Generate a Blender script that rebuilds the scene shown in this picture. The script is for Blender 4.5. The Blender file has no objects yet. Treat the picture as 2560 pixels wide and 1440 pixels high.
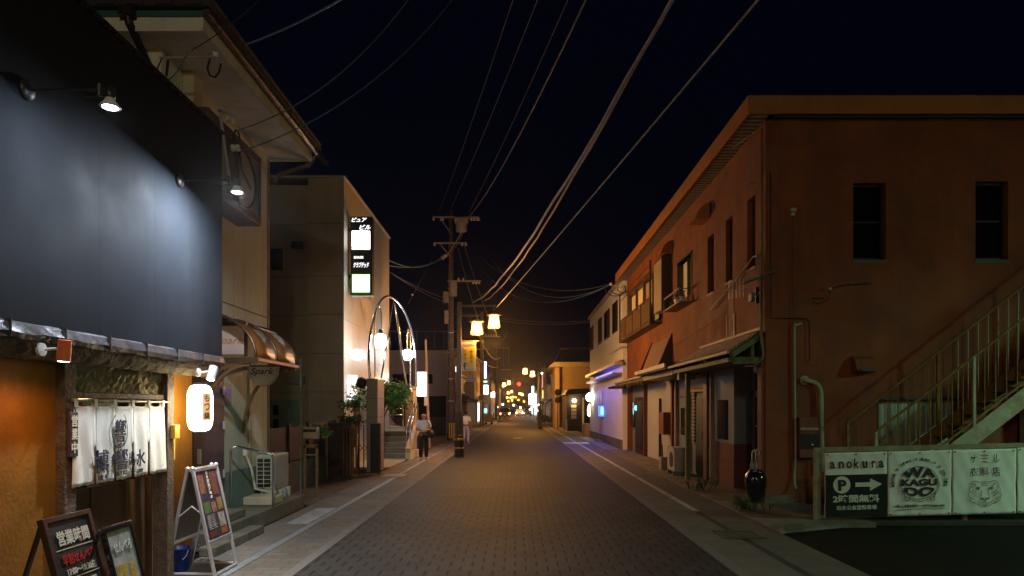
import bpy, bmesh, math, random
from mathutils import Vector, Matrix
from math import sin, cos, pi, radians, sqrt
random.seed(7)
SC = bpy.context.scene
COL = SC.collection
# ------------------------------------------------------------------ camera, sky, moonless night, exposure
F, CX, HY, EYE = 1707.0, 1290.0, 1020.0, 1.75
cam_d = bpy.data.cameras.new('camera'); cam = bpy.data.objects.new('camera', cam_d); COL.objects.link(cam)
cam.location = (0, 0, EYE); cam.rotation_euler = (radians(90), 0, 0)
cam_d.sensor_width = 36; cam_d.lens = 36 * F / 2560
cam_d.shift_x = (1280 - CX) / 2560; cam_d.shift_y = (HY - 720) / 2560
cam_d.clip_start = .05; cam_d.clip_end = 3000
SC.camera = cam
W = bpy.data.worlds.new('World'); SC.world = W; W.use_nodes = True
wn = W.node_tree; bg = wn.nodes['Background']
sky = wn.nodes.new('ShaderNodeTexSky'); sky.sky_type = 'NISHITA'; sky.sun_disc = False
sky.sun_elevation = radians(-6); sky.sun_rotation = radians(200)
mixn = wn.nodes.new('ShaderNodeMix'); mixn.data_type = 'RGBA'; mixn.inputs[0].default_value = .97
wn.links.new(sky.outputs[0], mixn.inputs[6]); mixn.inputs[7].default_value = (.006, .010, .032, 1)
wn.links.new(mixn.outputs[2], bg.inputs[0]); bg.inputs[1].default_value = .05
sun_d = bpy.data.lights.new('moon', 'SUN'); sun_d.energy = .006; sun_d.angle = radians(10); sun_d.color = (.8, .88, 1)
sun = bpy.data.objects.new('moon', sun_d); COL.objects.link(sun); sun.rotation_euler = (radians(40), 0, radians(160))
SC.view_settings.view_transform = 'Standard'; SC.view_settings.look = 'None'
SC.view_settings.exposure = 1.0; SC.view_settings.gamma = 1
SC.render.engine = 'CYCLES'
cy = SC.cycles
cy.use_denoising = True; cy.sample_clamp_indirect = 3; cy.sample_clamp_direct = 0
cy.max_bounces = 6; cy.diffuse_bounces = 3; cy.glossy_bounces = 3; cy.transmission_bounces = 4; cy.transparent_max_bounces = 8
cy.caustics_reflective = False; cy.caustics_refractive = False
try: cy.denoising_prefilter = 'ACCURATE'
except Exception: pass

# a point / coordinate at depth Y seen on the 2560 px wide photograph
def XP(px, Y): return (px - CX) / F * Y
def ZP(py, Y): return EYE - (py - HY) / F * Y
def YX(px, X): return X * F / (px - CX)
def at(px, py, Y): return Vector((XP(px, Y), Y, ZP(py, Y)))

# ------------------------------------------------------------------ materials
def _nt(name):
    m = bpy.data.materials.new(name); m.use_nodes = True
    return m, m.node_tree, m.node_tree.nodes['Principled BSDF']
MATS = {}
def pm(name, col, rough=.6, metal=0, var=.18, scale=2.5, bump=.15, bscale=40, coat=0, streak=0, dirt=0, dirtcol=(.05, .04, .03), spec=.5, emis=None, es=0, trans=0):
    if name in MATS: return MATS[name]
    m, nt, b = _nt(name); MATS[name] = m
    N, L = nt.nodes.new, nt.links.new
    tc = N('ShaderNodeTexCoord')
    n1 = N('ShaderNodeTexNoise'); n1.inputs['Scale'].default_value = scale; n1.inputs['Detail'].default_value = 6; n1.inputs['Roughness'].default_value = .62
    L(tc.outputs['Object'], n1.inputs['Vector'])
    r = N('ShaderNodeValToRGB'); c = col
    r.color_ramp.elements[0].position = .3; r.color_ramp.elements[1].position = .7
    r.color_ramp.elements[0].color = (c[0] * (1 - var), c[1] * (1 - var), c[2] * (1 - var), 1)
    r.color_ramp.elements[1].color = (min(1, c[0] * (1 + var)), min(1, c[1] * (1 + var)), min(1, c[2] * (1 + var)), 1)
    L(n1.outputs[0], r.inputs[0]); out = r.outputs[0]
    for amt, sc3, lo, hi in ((streak, (3.5, 3.5, .25), .45, .75), (dirt, (1.3, 1.3, 1.3), .48, .62)):
        if not amt: continue
        mp = N('ShaderNodeMapping'); mp.inputs['Scale'].default_value = sc3; L(tc.outputs['Object'], mp.inputs[0])
        n2 = N('ShaderNodeTexNoise'); n2.inputs['Scale'].default_value = 1.0; n2.inputs['Detail'].default_value = 8; n2.inputs['Roughness'].default_value = .7
        L(mp.outputs[0], n2.inputs['Vector'])
        mr = N('ShaderNodeMapRange'); mr.inputs[1].default_value = lo; mr.inputs[2].default_value = hi; mr.inputs[3].default_value = 0; mr.inputs[4].default_value = amt
        L(n2.outputs[0], mr.inputs[0])
        mx = N('ShaderNodeMix'); mx.data_type = 'RGBA'; L(mr.outputs[0], mx.inputs[0]); L(out, mx.inputs[6]); mx.inputs[7].default_value = (*dirtcol, 1)
        out = mx.outputs[2]
    L(out, b.inputs['Base Color'])
    b.inputs['Roughness'].default_value = rough; b.inputs['Metallic'].default_value = metal
    b.inputs['Specular IOR Level'].default_value = spec
    if coat: b.inputs['Coat Weight'].default_value = coat; b.inputs['Coat Roughness'].default_value = .06
    if trans: b.inputs['Transmission Weight'].default_value = trans
    if rough > .08:
        n4 = N('ShaderNodeTexNoise'); n4.inputs['Scale'].default_value = scale * 3; n4.inputs['Detail'].default_value = 4; L(tc.outputs['Object'], n4.inputs['Vector'])
        m4 = N('ShaderNodeMapRange'); m4.inputs[3].default_value = max(0, rough * .75); m4.inputs[4].default_value = min(1, rough * 1.25); L(n4.outputs[0], m4.inputs[0]); L(m4.outputs[0], b.inputs['Roughness'])
    if bump:
        n3 = N('ShaderNodeTexNoise'); n3.inputs['Scale'].default_value = bscale; n3.inputs['Detail'].default_value = 5; L(tc.outputs['Object'], n3.inputs['Vector'])
        bp = N('ShaderNodeBump'); bp.inputs['Strength'].default_value = bump; bp.inputs['Distance'].default_value = .02
        L(n3.outputs[0], bp.inputs['Height']); L(bp.outputs[0], b.inputs['Normal'])
    if emis: b.inputs['Emission Color'].default_value = (*emis, 1); b.inputs['Emission Strength'].default_value = es
    return m
def em(name, col, s, base=.3):
    if name in MATS: return MATS[name]
    m, nt, b = _nt(name); MATS[name] = m
    b.inputs['Base Color'].default_value = (base, base, base, 1); b.inputs['Emission Color'].default_value = (*col, 1); b.inputs['Emission Strength'].default_value = s
    return m
def math_nodes(nt):
    def f(op, a, b=None, c=None):
        n = nt.nodes.new('ShaderNodeMath'); n.operation = op
        for i, v in enumerate((a, b, c)):
            if v is None: continue
            if isinstance(v, (int, float)): n.inputs[i].default_value = v
            else: nt.links.new(v, n.inputs[i])
        return n.outputs[0]
    return f
def paving(name, col, bw, bh, jw, jh, jcol, var=.25, dashes=1.0, cross=.4):
    """running-bond blocks: strong joints along the street, faint cross joints"""
    m, nt, b = _nt(name); MATS[name] = m
    N, L = nt.nodes.new, nt.links.new; f = math_nodes(nt)
    tc = N('ShaderNodeTexCoord'); sp = N('ShaderNodeSeparateXYZ')
    nz = N('ShaderNodeTexNoise'); nz.inputs['Scale'].default_value = 1.5; L(tc.outputs['Object'], nz.inputs['Vector'])
    vm = N('ShaderNodeVectorMath'); vm.operation = 'MULTIPLY_ADD'; L(nz.outputs[1], vm.inputs[0]); vm.inputs[1].default_value = (.012, .012, 0); L(tc.outputs['Object'], vm.inputs[2])
    L(vm.outputs[0], sp.inputs[0]); x, y = sp.outputs[0], sp.outputs[1]
    v = f('DIVIDE', y, bh); row = f('FLOOR', v); fv = f('FRACT', v)
    u = f('ADD', f('DIVIDE', x, bw), f('MULTIPLY', f('MODULO', f('ABSOLUTE', row), 2), .5)); colm = f('FLOOR', u); fu = f('FRACT', u)
    du = f('MINIMUM', fu, f('SUBTRACT', 1, fu)); dv = f('MINIMUM', fv, f('SUBTRACT', 1, fv))
    def line(d, w):
        mr = N('ShaderNodeMapRange'); mr.interpolation_type = 'SMOOTHSTEP'; mr.inputs[1].default_value = w * .5; mr.inputs[2].default_value = w * 1.3; mr.inputs[3].default_value = 1; mr.inputs[4].default_value = 0; L(d, mr.inputs[0]); return mr.outputs[0]
    lu = line(du, jw); lv = line(dv, jh)
    cmb = N('ShaderNodeCombineXYZ'); L(colm, cmb.inputs[0]); L(row, cmb.inputs[1])
    wn_ = N('ShaderNodeTexWhiteNoise'); wn_.noise_dimensions = '2D'; L(cmb.outputs[0], wn_.inputs['Vector'])
    big = N('ShaderNodeTexNoise'); big.inputs['Scale'].default_value = .6; big.inputs['Detail'].default_value = 7; L(tc.outputs['Object'], big.inputs['Vector'])
    fine = N('ShaderNodeTexNoise'); fine.inputs['Scale'].default_value = 60; fine.inputs['Detail'].default_value = 4; L(tc.outputs['Object'], fine.inputs['Vector'])
    s = f('ADD', f('ADD', f('MULTIPLY', wn_.outputs[0], var), f('MULTIPLY', big.outputs[0], .9)), f('MULTIPLY', fine.outputs[0], .5))
    big2 = N('ShaderNodeTexNoise'); big2.inputs['Scale'].default_value = .22; big2.inputs['Detail'].default_value = 9; big2.inputs['Roughness'].default_value = .75; L(tc.outputs['Object'], big2.inputs['Vector'])
    s = f('MULTIPLY', f('ADD', s, .35 - var / 2), f('ADD', .0, f('MULTIPLY', big2.outputs[0], 2.0)))
    vs = N('ShaderNodeVectorMath'); vs.operation = 'SCALE'; vs.inputs[0].default_value = col; L(s, vs.inputs['Scale'])
    jn = N('ShaderNodeMix'); jn.data_type = 'RGBA'; L(f('MAXIMUM', f('MULTIPLY', lu, dashes), f('MULTIPLY', lv, cross)), jn.inputs[0]); L(vs.outputs[0], jn.inputs[6]); jn.inputs[7].default_value = (*jcol, 1)
    L(jn.outputs[2], b.inputs['Base Color'])
    b.inputs['Roughness'].default_value = .7; b.inputs['Specular IOR Level'].default_value = .22
    bp = N('ShaderNodeBump'); bp.inputs['Strength'].default_value = .5; bp.inputs['Distance'].default_value = .006
    h = f('ADD', f('SUBTRACT', 1, f('MAXIMUM', lu, f('MULTIPLY', lv, .5))), f('MULTIPLY', fine.outputs[0], .5))
    L(h, bp.inputs['Height']); L(bp.outputs[0], b.inputs['Normal'])
    return m
def striped(name, c1, c2, axis, period, frac=.5, rough=.6, bump=.6, var=.1, metal=0):
    """two tones in stripes of real size along one object axis: slats, seams, tiles, corrugation"""
    if name in MATS: return MATS[name]
    m, nt, b = _nt(name); MATS[name] = m
    N, L = nt.nodes.new, nt.links.new; f = math_nodes(nt)
    tc = N('ShaderNodeTexCoord'); sp = N('ShaderNodeSeparateXYZ'); L(tc.outputs['Object'], sp.inputs[0])
    fr = f('FRACT', f('DIVIDE', sp.outputs['XYZ'.index(axis)], period))
    tri = f('MULTIPLY', f('ABSOLUTE', f('SUBTRACT', fr, .5)), 2)
    mr = N('ShaderNodeMapRange'); mr.inputs[1].default_value = frac - .04; mr.inputs[2].default_value = frac + .04; L(tri, mr.inputs[0])
    nz = N('ShaderNodeTexNoise'); nz.inputs['Scale'].default_value = 3; nz.inputs['Detail'].default_value = 6; L(tc.outputs['Object'], nz.inputs['Vector'])
    mx = N('ShaderNodeMix'); mx.data_type = 'RGBA'; L(mr.outputs[0], mx.inputs[0]); mx.inputs[6].default_value = (*c1, 1); mx.inputs[7].default_value = (*c2, 1)
    vs = N('ShaderNodeVectorMath'); vs.operation = 'SCALE'; L(mx.outputs[2], vs.inputs[0]); L(f('ADD', f('MULTIPLY', nz.outputs[0], var * 4), 1 - var * 2), vs.inputs['Scale'])
    L(vs.outputs[0], b.inputs['Base Color']); b.inputs['Roughness'].default_value = rough; b.inputs['Metallic'].default_value = metal
    bp = N('ShaderNodeBump'); bp.inputs['Strength'].default_value = bump; bp.inputs['Distance'].default_value = .02
    L(f('SUBTRACT', 1, mr.outputs[0]), bp.inputs['Height']); L(bp.outputs[0], b.inputs['Normal'])
    return m

# ------------------------------------------------------------------ mesh builder
class MB:
    def __init__(s): s.v, s.f = [], []
    def add(s, vs, fs):
        o = len(s.v); s.v += [Vector(p) for p in vs]; s.f += [[i + o for i in q] for q in fs]; return s
    def box(s, x0, x1, y0, y1, z0, z1):
        x0, x1 = sorted((x0, x1)); y0, y1 = sorted((y0, y1)); z0, z1 = sorted((z0, z1))
        return s.add([(x0, y0, z0), (x1, y0, z0), (x1, y1, z0), (x0, y1, z0), (x0, y0, z1), (x1, y0, z1), (x1, y1, z1), (x0, y1, z1)],
                     [(0, 3, 2, 1), (4, 5, 6, 7), (0, 1, 5, 4), (1, 2, 6, 5), (2, 3, 7, 6), (3, 0, 4, 7)])
    def bar(s, a, b, w, h, up=(0, 0, 1)):
        a, b = Vector(a), Vector(b); d = (b - a).normalized(); up = Vector(up)
        if abs(d.dot(up)) > .99: up = Vector((1, 0, 0))
        r = d.cross(up).normalized() * w / 2; u = r.cross(d).normalized() * h / 2
        return s.add([a - r - u, a + r - u, a + r + u, a - r + u, b - r - u, b + r - u, b + r + u, b - r + u],
                     [(0, 1, 2, 3), (7, 6, 5, 4), (0, 4, 5, 1), (1, 5, 6, 2), (2, 6, 7, 3), (3, 7, 4, 0)])
    def tube(s, pts, r, n=8, cap=True):
        pts = [Vector(p) for p in pts]; o = len(s.v); rs = r if isinstance(r, (list, tuple)) else [r] * len(pts)
        t0 = (pts[1] - pts[0]).normalized(); up = Vector((0, 0, 1)) if abs(t0.z) < .9 else Vector((1, 0, 0)); rt = t0.cross(up).normalized()
        for i, p in enumerate(pts):
            t = (pts[min(i + 1, len(pts) - 1)] - pts[max(i - 1, 0)]).normalized()
            rt = (rt - t * rt.dot(t)).normalized(); u = t.cross(rt)
            for k in range(n): a = 2 * pi * k / n; s.v.append(p + (rt * cos(a) + u * sin(a)) * rs[i])
        for i in range(len(pts) - 1):
            for k in range(n): q = o + i * n; s.f.append([q + k, q + (k + 1) % n, q + n + (k + 1) % n, q + n + k])
        if cap: s.f.append([o + k for k in range(n)][::-1]); s.f.append([o + (len(pts) - 1) * n + k for k in range(n)])
        return s
    def lathe(s, prof, c, n=20, axis='Z', cap=True):
        o = len(s.v); c = Vector(c)
        for r, z in prof:
            for k in range(n):
                a = 2 * pi * k / n
                d = {'Z': (r * cos(a), r * sin(a), z), 'Y': (r * cos(a), z, r * sin(a)), 'X': (z, r * cos(a), r * sin(a))}[axis]
                s.v.append(c + Vector(d))
        for i in range(len(prof) - 1):
            for k in range(n): q = o + i * n; s.f.append([q + k, q + (k + 1) % n, q + n + (k + 1) % n, q + n + k])
        if cap: s.f.append([o + k for k in range(n)]); s.f.append([o + (len(prof) - 1) * n + k for k in range(n)])
        return s
    def ball(s, c, r, n=16, sq=(1, 1, 1)):
        m = n // 2; o = len(s.v)
        for i in range(1, m):
            t = pi * i / m
            for k in range(n): a = 2 * pi * k / n; s.v.append(Vector(c) + Vector((r * sin(t) * cos(a) * sq[0], r * sin(t) * sin(a) * sq[1], r * cos(t) * sq[2])))
        for i in range(m - 2):
            for k in range(n): q = o + i * n; s.f.append([q + k, q + n + k, q + n + (k + 1) % n, q + (k + 1) % n])
        s.v.append(Vector(c) + Vector((0, 0, r * sq[2]))); s.v.append(Vector(c) - Vector((0, 0, r * sq[2]))); e = len(s.v)
        for k in range(n): s.f.append([e - 2, o + k, o + (k + 1) % n]); s.f.append([e - 1, o + (m - 2) * n + (k + 1) % n, o + (m - 2) * n + k])
        return s
    def prism(s, poly, a, b, axis):
        """poly of (p,q) extruded along axis: X->(y,z) Y->(x,z) Z->(x,y)"""
        g = {'X': lambda p, q, w: (w, p, q), 'Y': lambda p, q, w: (p, w, q), 'Z': lambda p, q, w: (p, q, w)}[axis]
        n = len(poly); o = [g(p, q, a) for p, q in poly] + [g(p, q, b) for p, q in poly]
        return s.add(o, [list(range(n))[::-1], list(range(n, 2 * n))] + [[i, (i + 1) % n, n + (i + 1) % n, n + i] for i in range(n)])
    def wall(s, axis, c, back, u0, u1, v0, v1, holes=()):
        """slab whose front is at coord c, its back at coord back; holes (ua,ub,va,vb) cut through with reveals"""
        us = sorted({u0, u1, *[h[0] for h in holes], *[h[1] for h in holes]}); vs = sorted({v0, v1, *[h[2] for h in holes], *[h[3] for h in holes]})
        P = (lambda u, v, w: (w, u, v)) if axis == 'X' else (lambda u, v, w: (u, w, v))
        ins = lambda u, v: any(h[0] < u < h[1] and h[2] < v < h[3] for h in holes)
        for i in range(len(us) - 1):
            for j in range(len(vs) - 1):
                a, b_, d, e = us[i], us[i + 1], vs[j], vs[j + 1]
                if ins((a + b_) / 2, (d + e) / 2): continue
                for w in (c, back): s.add([P(a, d, w), P(b_, d, w), P(b_, e, w), P(a, e, w)], [(0, 1, 2, 3)])
        for h in list(holes) + [(u0, u1, v0, v1)]:
            a, b_, d, e = h
            for q in (((a, d), (b_, d)), ((b_, d), (b_, e)), ((b_, e), (a, e)), ((a, e), (a, d))):
                (p, r), (t, k) = q; s.add([P(p, r, c), P(t, k, c), P(t, k, back), P(p, r, back)], [(0, 1, 2, 3)])
        return s
    def build(s, name, mat, parent=None, smooth=False, bevel=0, sub=0):
        off = Vector(parent['_w']) if parent is not None else Vector((0, 0, 0))
        me = bpy.data.meshes.new(name); me.from_pydata([tuple(p - off) for p in s.v], [], s.f); me.validate(); me.update()
        bm = bmesh.new(); bm.from_mesh(me)
        if smooth: bmesh.ops.remove_doubles(bm, verts=bm.verts, dist=1e-5)
        bmesh.ops.recalc_face_normals(bm, faces=bm.faces); bm.to_mesh(me); bm.free()
        return link(name, me, mat, parent, smooth, bevel)
def link(name, me, mat, parent=None, smooth=False, bevel=0):
    me.materials.clear(); me.materials.append(mat)
    if smooth: me.polygons.foreach_set('use_smooth', [True] * len(me.polygons))
    o = bpy.data.objects.new(name, me); COL.objects.link(o)
    if parent is not None: o.parent = parent; o['_w'] = list(parent['_w'])
    else: o['_w'] = [0, 0, 0]
    if bevel:
        md = o.modifiers.new('bevel', 'BEVEL'); md.width = bevel; md.segments = 2; md.limit_method = 'ANGLE'
    return o
def tag(o, label, cat, group=None):
    o['label'] = label; o['category'] = cat
    if group: o['group'] = group
    return o
def thing(name, label, cat, loc=(0, 0, 0), group=None):
    o = bpy.data.objects.new(name, None); COL.objects.link(o); o.location = loc; o['_w'] = list(loc); o.empty_display_size = .2
    return tag(o, label, cat, group)
def struct(o): o['kind'] = 'structure'; return o
def box(name, mat, parent, *b, bevel=0): return MB().box(*b).build(name, mat, parent, bevel=bevel)
def copy_tree(o, loc, label=None):
    c = o.copy(); COL.objects.link(c); c.location = loc
    if label: c['label'] = label
    for ch in o.children:
        d = ch.copy(); COL.objects.link(d); d.parent = c
        for g in ch.children:
            e = g.copy(); COL.objects.link(e); e.parent = d
    return c
# lettering: real thin letters fitted to a w x h rectangle
_tx = {}
def letter_mesh(s, bold=0, lean=0):
    k = (s, bold, lean)
    if k not in _tx:
        cu = bpy.data.curves.new('lettering', 'FONT'); cu.body = s; cu.size = 1; cu.extrude = .004; cu.offset = bold; cu.shear = lean; cu.resolution_u = 3
        ob = bpy.data.objects.new('lettering', cu); COL.objects.link(ob)
        dg = bpy.context.evaluated_depsgraph_get(); dg.update()
        me = bpy.data.meshes.new_from_object(ob.evaluated_get(dg))
        _tx[k] = ([v.co.copy() for v in me.vertices], [list(p.vertices) for p in me.polygons])
        bpy.data.objects.remove(ob); bpy.data.curves.remove(cu); bpy.data.meshes.remove(me)
    return _tx[k]
def put_text(mb, s, c, w, h, right, up, bold=0, lean=0, mp=None, rot=0):
    vs, fs = letter_mesh(s, bold, lean)
    if not vs: return mb
    x0, x1 = min(v.x for v in vs), max(v.x for v in vs); y0, y1 = min(v.y for v in vs), max(v.y for v in vs)
    right, up = Vector(right).normalized(), Vector(up).normalized(); nrm = right.cross(up); c = Vector(c)
    if w is None: w = h * (x1 - x0) / (y1 - y0)
    out = []
    for v in vs:
        u = ((v.x - x0) / (x1 - x0) - .5) * w; t = ((v.y - y0) / (y1 - y0) - .5) * h; n = (v.z + .004) / .008 * .004
        u, t = u * cos(rot) - t * sin(rot), u * sin(rot) + t * cos(rot)
        out.append(mp(u, t, n) if mp else c + right * u + up * t + nrm * n)
    return mb.add(out, fs)
def col_text(mb, s, c, w, h, right, up, **k):
    """one character under the other inside w x h"""
    n = len(s); ch = h / n; c = Vector(c); upv = Vector(up).normalized()
    for i, q in enumerate(s):
        put_text(mb, q, c + upv * (h / 2 - ch * (i + .5)), w, ch * .86, right, up, **k)
    return mb
def stroke(mb, pts, w, right, up, c, closed=False):
    """a drawn line of width w on a flat face"""
    right, up = Vector(right).normalized(), Vector(up).normalized(); n = right.cross(up); c = Vector(c)
    P = [c + right * a + up * b for a, b in pts]
    if closed: P.append(P[0])
    for a, b in zip(P, P[1:]):
        d = (b - a)
        if d.length < 1e-6: continue
        s = d.normalized().cross(n) * w / 2; e = d.normalized() * w * .3
        mb.add([a - s - e, a + s - e, b + s + e, b - s + e, a - s - e + n * .003, a + s - e + n * .003, b + s + e + n * .003, b - s + e + n * .003],
               [(0, 1, 2, 3), (4, 5, 6, 7), (0, 1, 5, 4), (1, 2, 6, 5), (2, 3, 7, 6), (3, 0, 4, 7)])
    return mb
R_, U_ = (1, 0, 0), (0, 0, 1)            # faces the camera side (-Y): right = +X
def foliage(c, rad, n, leaf, seed=1, squash=1.0):
    rnd = random.Random(seed); m = MB(); c = Vector(c)
    cl = [c + Vector((rnd.gauss(0, .45) * rad, rnd.gauss(0, .45) * rad, rnd.gauss(0, .42) * rad * squash)) for _ in range(max(5, n // 60))]
    for i in range(n):
        p = rnd.choice(cl) + Vector((rnd.gauss(0, .2), rnd.gauss(0, .2), rnd.gauss(0, .17))) * rad
        d = Vector((rnd.uniform(-1, 1), rnd.uniform(-1, 1), rnd.uniform(-.8, .5))).normalized(); s = d.cross(Vector((rnd.uniform(-1, 1), rnd.uniform(-1, 1), rnd.uniform(-1, 1)))).normalized()
        l = leaf * rnd.uniform(.6, 1.3)
        m.add([p, p + d * l * .5 + s * l * .22, p + d * l, p + d * l * .5 - s * l * .22], [(0, 1, 2, 3)])
    return m
def cable(p, q, sag, r, n=24, wob=0):
    p, q = Vector(p), Vector(q); m = MB(); rnd = random.Random(int(p.x * 100 + q.y * 10))
    pts = []
    for i in range(n + 1):
        t = i / n; v = p.lerp(q, t) - Vector((0, 0, sag * 4 * t * (1 - t)))
        if wob: v += Vector((rnd.uniform(-wob, wob), 0, rnd.uniform(-wob, wob)))
        pts.append(v)
    return m.tube(pts, r, 6)
# ------------------------------------------------------------------ shared materials
black_panel = pm('black_panel', (.016, .0195, .025), .66, .0, .2, .8, .05, 8, streak=.35, dirtcol=(.030, .030, .032), spec=.05)
tin = pm('tin', (.13, .125, .135), .42, .7, .35, 6, .5, 14)
bark = pm('bark', (.09, .07, .045), .9, 0, .5, 25, 1, 45)
mustard = pm('mustard', (.30, .125, .009), .55, 0, .22, 4, .25, 30, streak=.3, dirtcol=(.14, .06, .015))
plaster = pm('plaster', (.42, .34, .19), .85, 0, .25, 10, 1, 14)
old_wood = pm('old_wood', (.11, .075, .05), .7, 0, .4, 14, .6, 40)
brown_door = pm('brown_door', (.10, .048, .022), .5, 0, .2, 6, .15, 40)
cloth = pm('cloth', (.86, .83, .76), .9, 0, .06, 8, .3, 220)
ink = pm('ink', (.010, .010, .035), .7, 0, .1, 5, 0)
black = pm('black', (.018, .018, .02), .45, 0, .2, 6, .05, 60)
black_gloss = pm('black_gloss', (.012, .012, .014), .15, 0, .1, 5, 0, coat=.5)
white_paint = pm('white_paint', (.72, .72, .70), .45, 0, .06, 5, .05, 60, dirt=.2, dirtcol=(.35, .33, .28))
white_text = pm('white_text', (.78, .74, .62), .6, 0, .04, 5, 0)
red_text = pm('red_text', (.55, .03, .02), .6, 0, .1, 5, 0)
alu = pm('alu', (.72, .71, .74), .38, .55, .06, 8, .03, 80)
chrome = pm('chrome', (.85, .86, .88), .2, 1, .04, 4, 0)
rust = pm('rust', (.17, .075, .03), .85, .1, .5, 12, .6, 60)
dark_metal = pm('dark_metal', (.05, .045, .045), .45, .6, .25, 8, .1, 60)
bronze = pm('bronze', (.16, .105, .065), .3, .7, .15, 6, .05, 50)
cream = pm('cream', (.74, .73, .58), .65, 0, .08, 2, .1, 30, streak=.3, dirtcol=(.26, .24, .17))
soffit = pm('soffit', (.74, .77, .78), .75, 0, .14, 1.1, .1, 20, dirt=.35, dirtcol=(.28, .24, .18))
concrete = pm('concrete', (.28, .27, .25), .85, 0, .22, 4, .5, 35, dirt=.5, dirtcol=(.12, .12, .10))
mossy = pm('mossy', (.16, .15, .12), .9, 0, .35, 5, .7, 30, dirt=.6, dirtcol=(.05, .07, .03))
beige_step = pm('beige_step', (.5, .45, .3), .75, 0, .1, 5, .2, 40, dirt=.3, dirtcol=(.3, .25, .17))
glass_dark = pm('glass_dark', (.012, .014, .017), .06, 0, .1, 3, 0, spec=.8)
leaf = pm('leaf', (.075, .19, .035), .5, 0, .45, 20, 0)
leaf_dark = pm('leaf_dark', (.04, .09, .02), .6, 0, .45, 20, 0)
stem_m = pm('stem_m', (.08, .06, .035), .9, 0, .3, 10, .3, 50)
rubber = pm('rubber', (.02, .02, .02), .8, 0, .2, 5, .2, 40)
wire_m = pm('wire_m', (.11, .12, .13), .55, 0, .2, 3, 0)
skin = pm('skin', (.48, .27, .18), .55, 0, .08, 6, 0)
pole_c = pm('pole_c', (.15, .13, .115), .85, 0, .2, 3, .3, 40, streak=.3, dirtcol=(.12, .1, .08))

# ------------------------------------------------------------------ the ground
asph = pm('asph', (.012, .0115, .009), .95, 0, .5, 14, .8, 120, dirt=.4, dirtcol=(.022, .02, .016), spec=.12)
g = struct(MB().box(-160, 160, -40, 700, -.6, -.012).build('ground', asph)); 
road_m = paving('road_m', (.048, .045, .040), .24, .21, .062, .05, (.008, .007, .008), .32, 1.0, .35)
struct(MB().box(-2.32, 2.32, -14, 330, -.012, 0).build('road', road_m))
tile_m = paving('tile_m', (.175, .155, .125), .30, .15, .022, .045, (.07, .06, .05), .22, .9, .7)
curb_m = pm('curb_m', (.17, .16, .14), .75, 0, .14, 5, .3, 60, dirt=.35, dirtcol=(.17, .16, .14))
for s in (-1, 1):
    a, b = sorted((s * 2.324, s * 2.45)); struct(MB().box(a, b, -14, 330, -.012, .004).build('road_border', curb_m))
    a, b = sorted((s * 2.454, s * 3.0)); struct(MB().box(a, b, -14, 330, -.012, .002).build('pavement', tile_m if s < 0 else pm('gutter_conc', (.155, .145, .118), .8, 0, .2, 2, .35, 60, dirt=.5, dirtcol=(.12, .11, .09))))
    # drain channel: a slot covered with pale steel / concrete lids
    a, b = sorted((s * 3.004, s * 3.11))
    if s < 0: struct(MB().box(a, b, -14, 330, -.012, .006).build('gutter', pm('gutter_m', (.27, .29, .31), .5, .15, .25, 2, .2, 40, dirt=.4, dirtcol=(.2, .2, .2))))
    else:
        struct(MB().box(a, b, 11.6, 330, -.012, .006).build('gutter', pm('line_m', (.5, .5, .47), .6, 0, .2, 3, .2, 60, dirt=.75, dirtcol=(.2, .18, .15))))
        struct(MB().box(a, b, -14, 11.596, -.012, -.004).build('gutter', pm('slot_m', (.045, .035, .03), .8)))
    a, b = sorted((s * 3.114, s * 3.70)); struct(MB().box(a, b, -14, 330, -.012, .002 if s < 0 else 0).build('pavement', pm('side_conc', (.125, .117, .095), .8, 0, .22, 2, .4, 50, dirt=.5, dirtcol=(.11, .1, .085)) if s > 0 else paving('side_tile', (.2, .18, .155), .3, .3, .02, .03, (.06, .05, .04), .2, .5, .5)))
# rough apron in front of the row on the right, stepped kerb edge
ap = MB().prism([(3.704, 9.55), (5.7, 10.45), (5.7, 12.2), (5.2, 12.3), (5.2, 28.5), (3.704, 28.5)], -.012, .03, 'Z')
struct(ap.build('pavement', pm('apron', (.2, .175, .14), .9, 0, .35, 3, .8, 30, dirt=.6, dirtcol=(.07, .06, .04))))
struct(MB().box(3.704, 4.6, 28.55, 330, -.012, .02).build('pavement', concrete))
struct(MB().box(-9, -3.704, 12.3, 18.3, -.012, .004).build('yard', pm('yard_m', (.11, .1, .085), .9, 0, .35, 2, .5, 40, dirt=.5, dirtcol=(.05, .05, .03))))
struct(MB().box(-12, -3.704, 26.2, 330, -.012, .004).build('pavement', pm('yard_b', (.15, .135, .11), .85, 0, .3, 2, .4, 40)))
# entry paving before the stairs
struct(MB().box(-4.9, -3.62, 19.6, 23.0, -.012, .05).build('pavement', striped('deck_tiles', (.42, .38, .33), (.2, .17, .14), 'X', .15, .9, .6, .3)))
tag(MB().box(-3.46, -3.13, 10.3, 11.9, .002, .012).build('drain_cover', pm('lid_m', (.42, .46, .48), .55, .2, .3, 4, .3, 30, dirt=.6, dirtcol=(.09, .08, .07)), bevel=.003), 'pale grey slab lid beside the left gutter, near the air conditioner', 'drain cover')
tag(MB().box(-3.42, -2.86, 17.2, 17.95, .008, .014).build('drain_cover', MATS['lid_m']), 'small pale steel plate crossing the left gutter by the arch pillar', 'drain cover')
tag(MB().box(2.35, 3.6, 33.3, 34.6, .008, .014).build('drain_cover', pm('light_patch_plate', (.5, .52, .55), .3, .3, .2, 3, .1, 20)), 'pale plate added by the right kerb for the bright patch of blue light', 'drain cover')  # pale plate added to stand in for a bright lit patch on the ground
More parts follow.
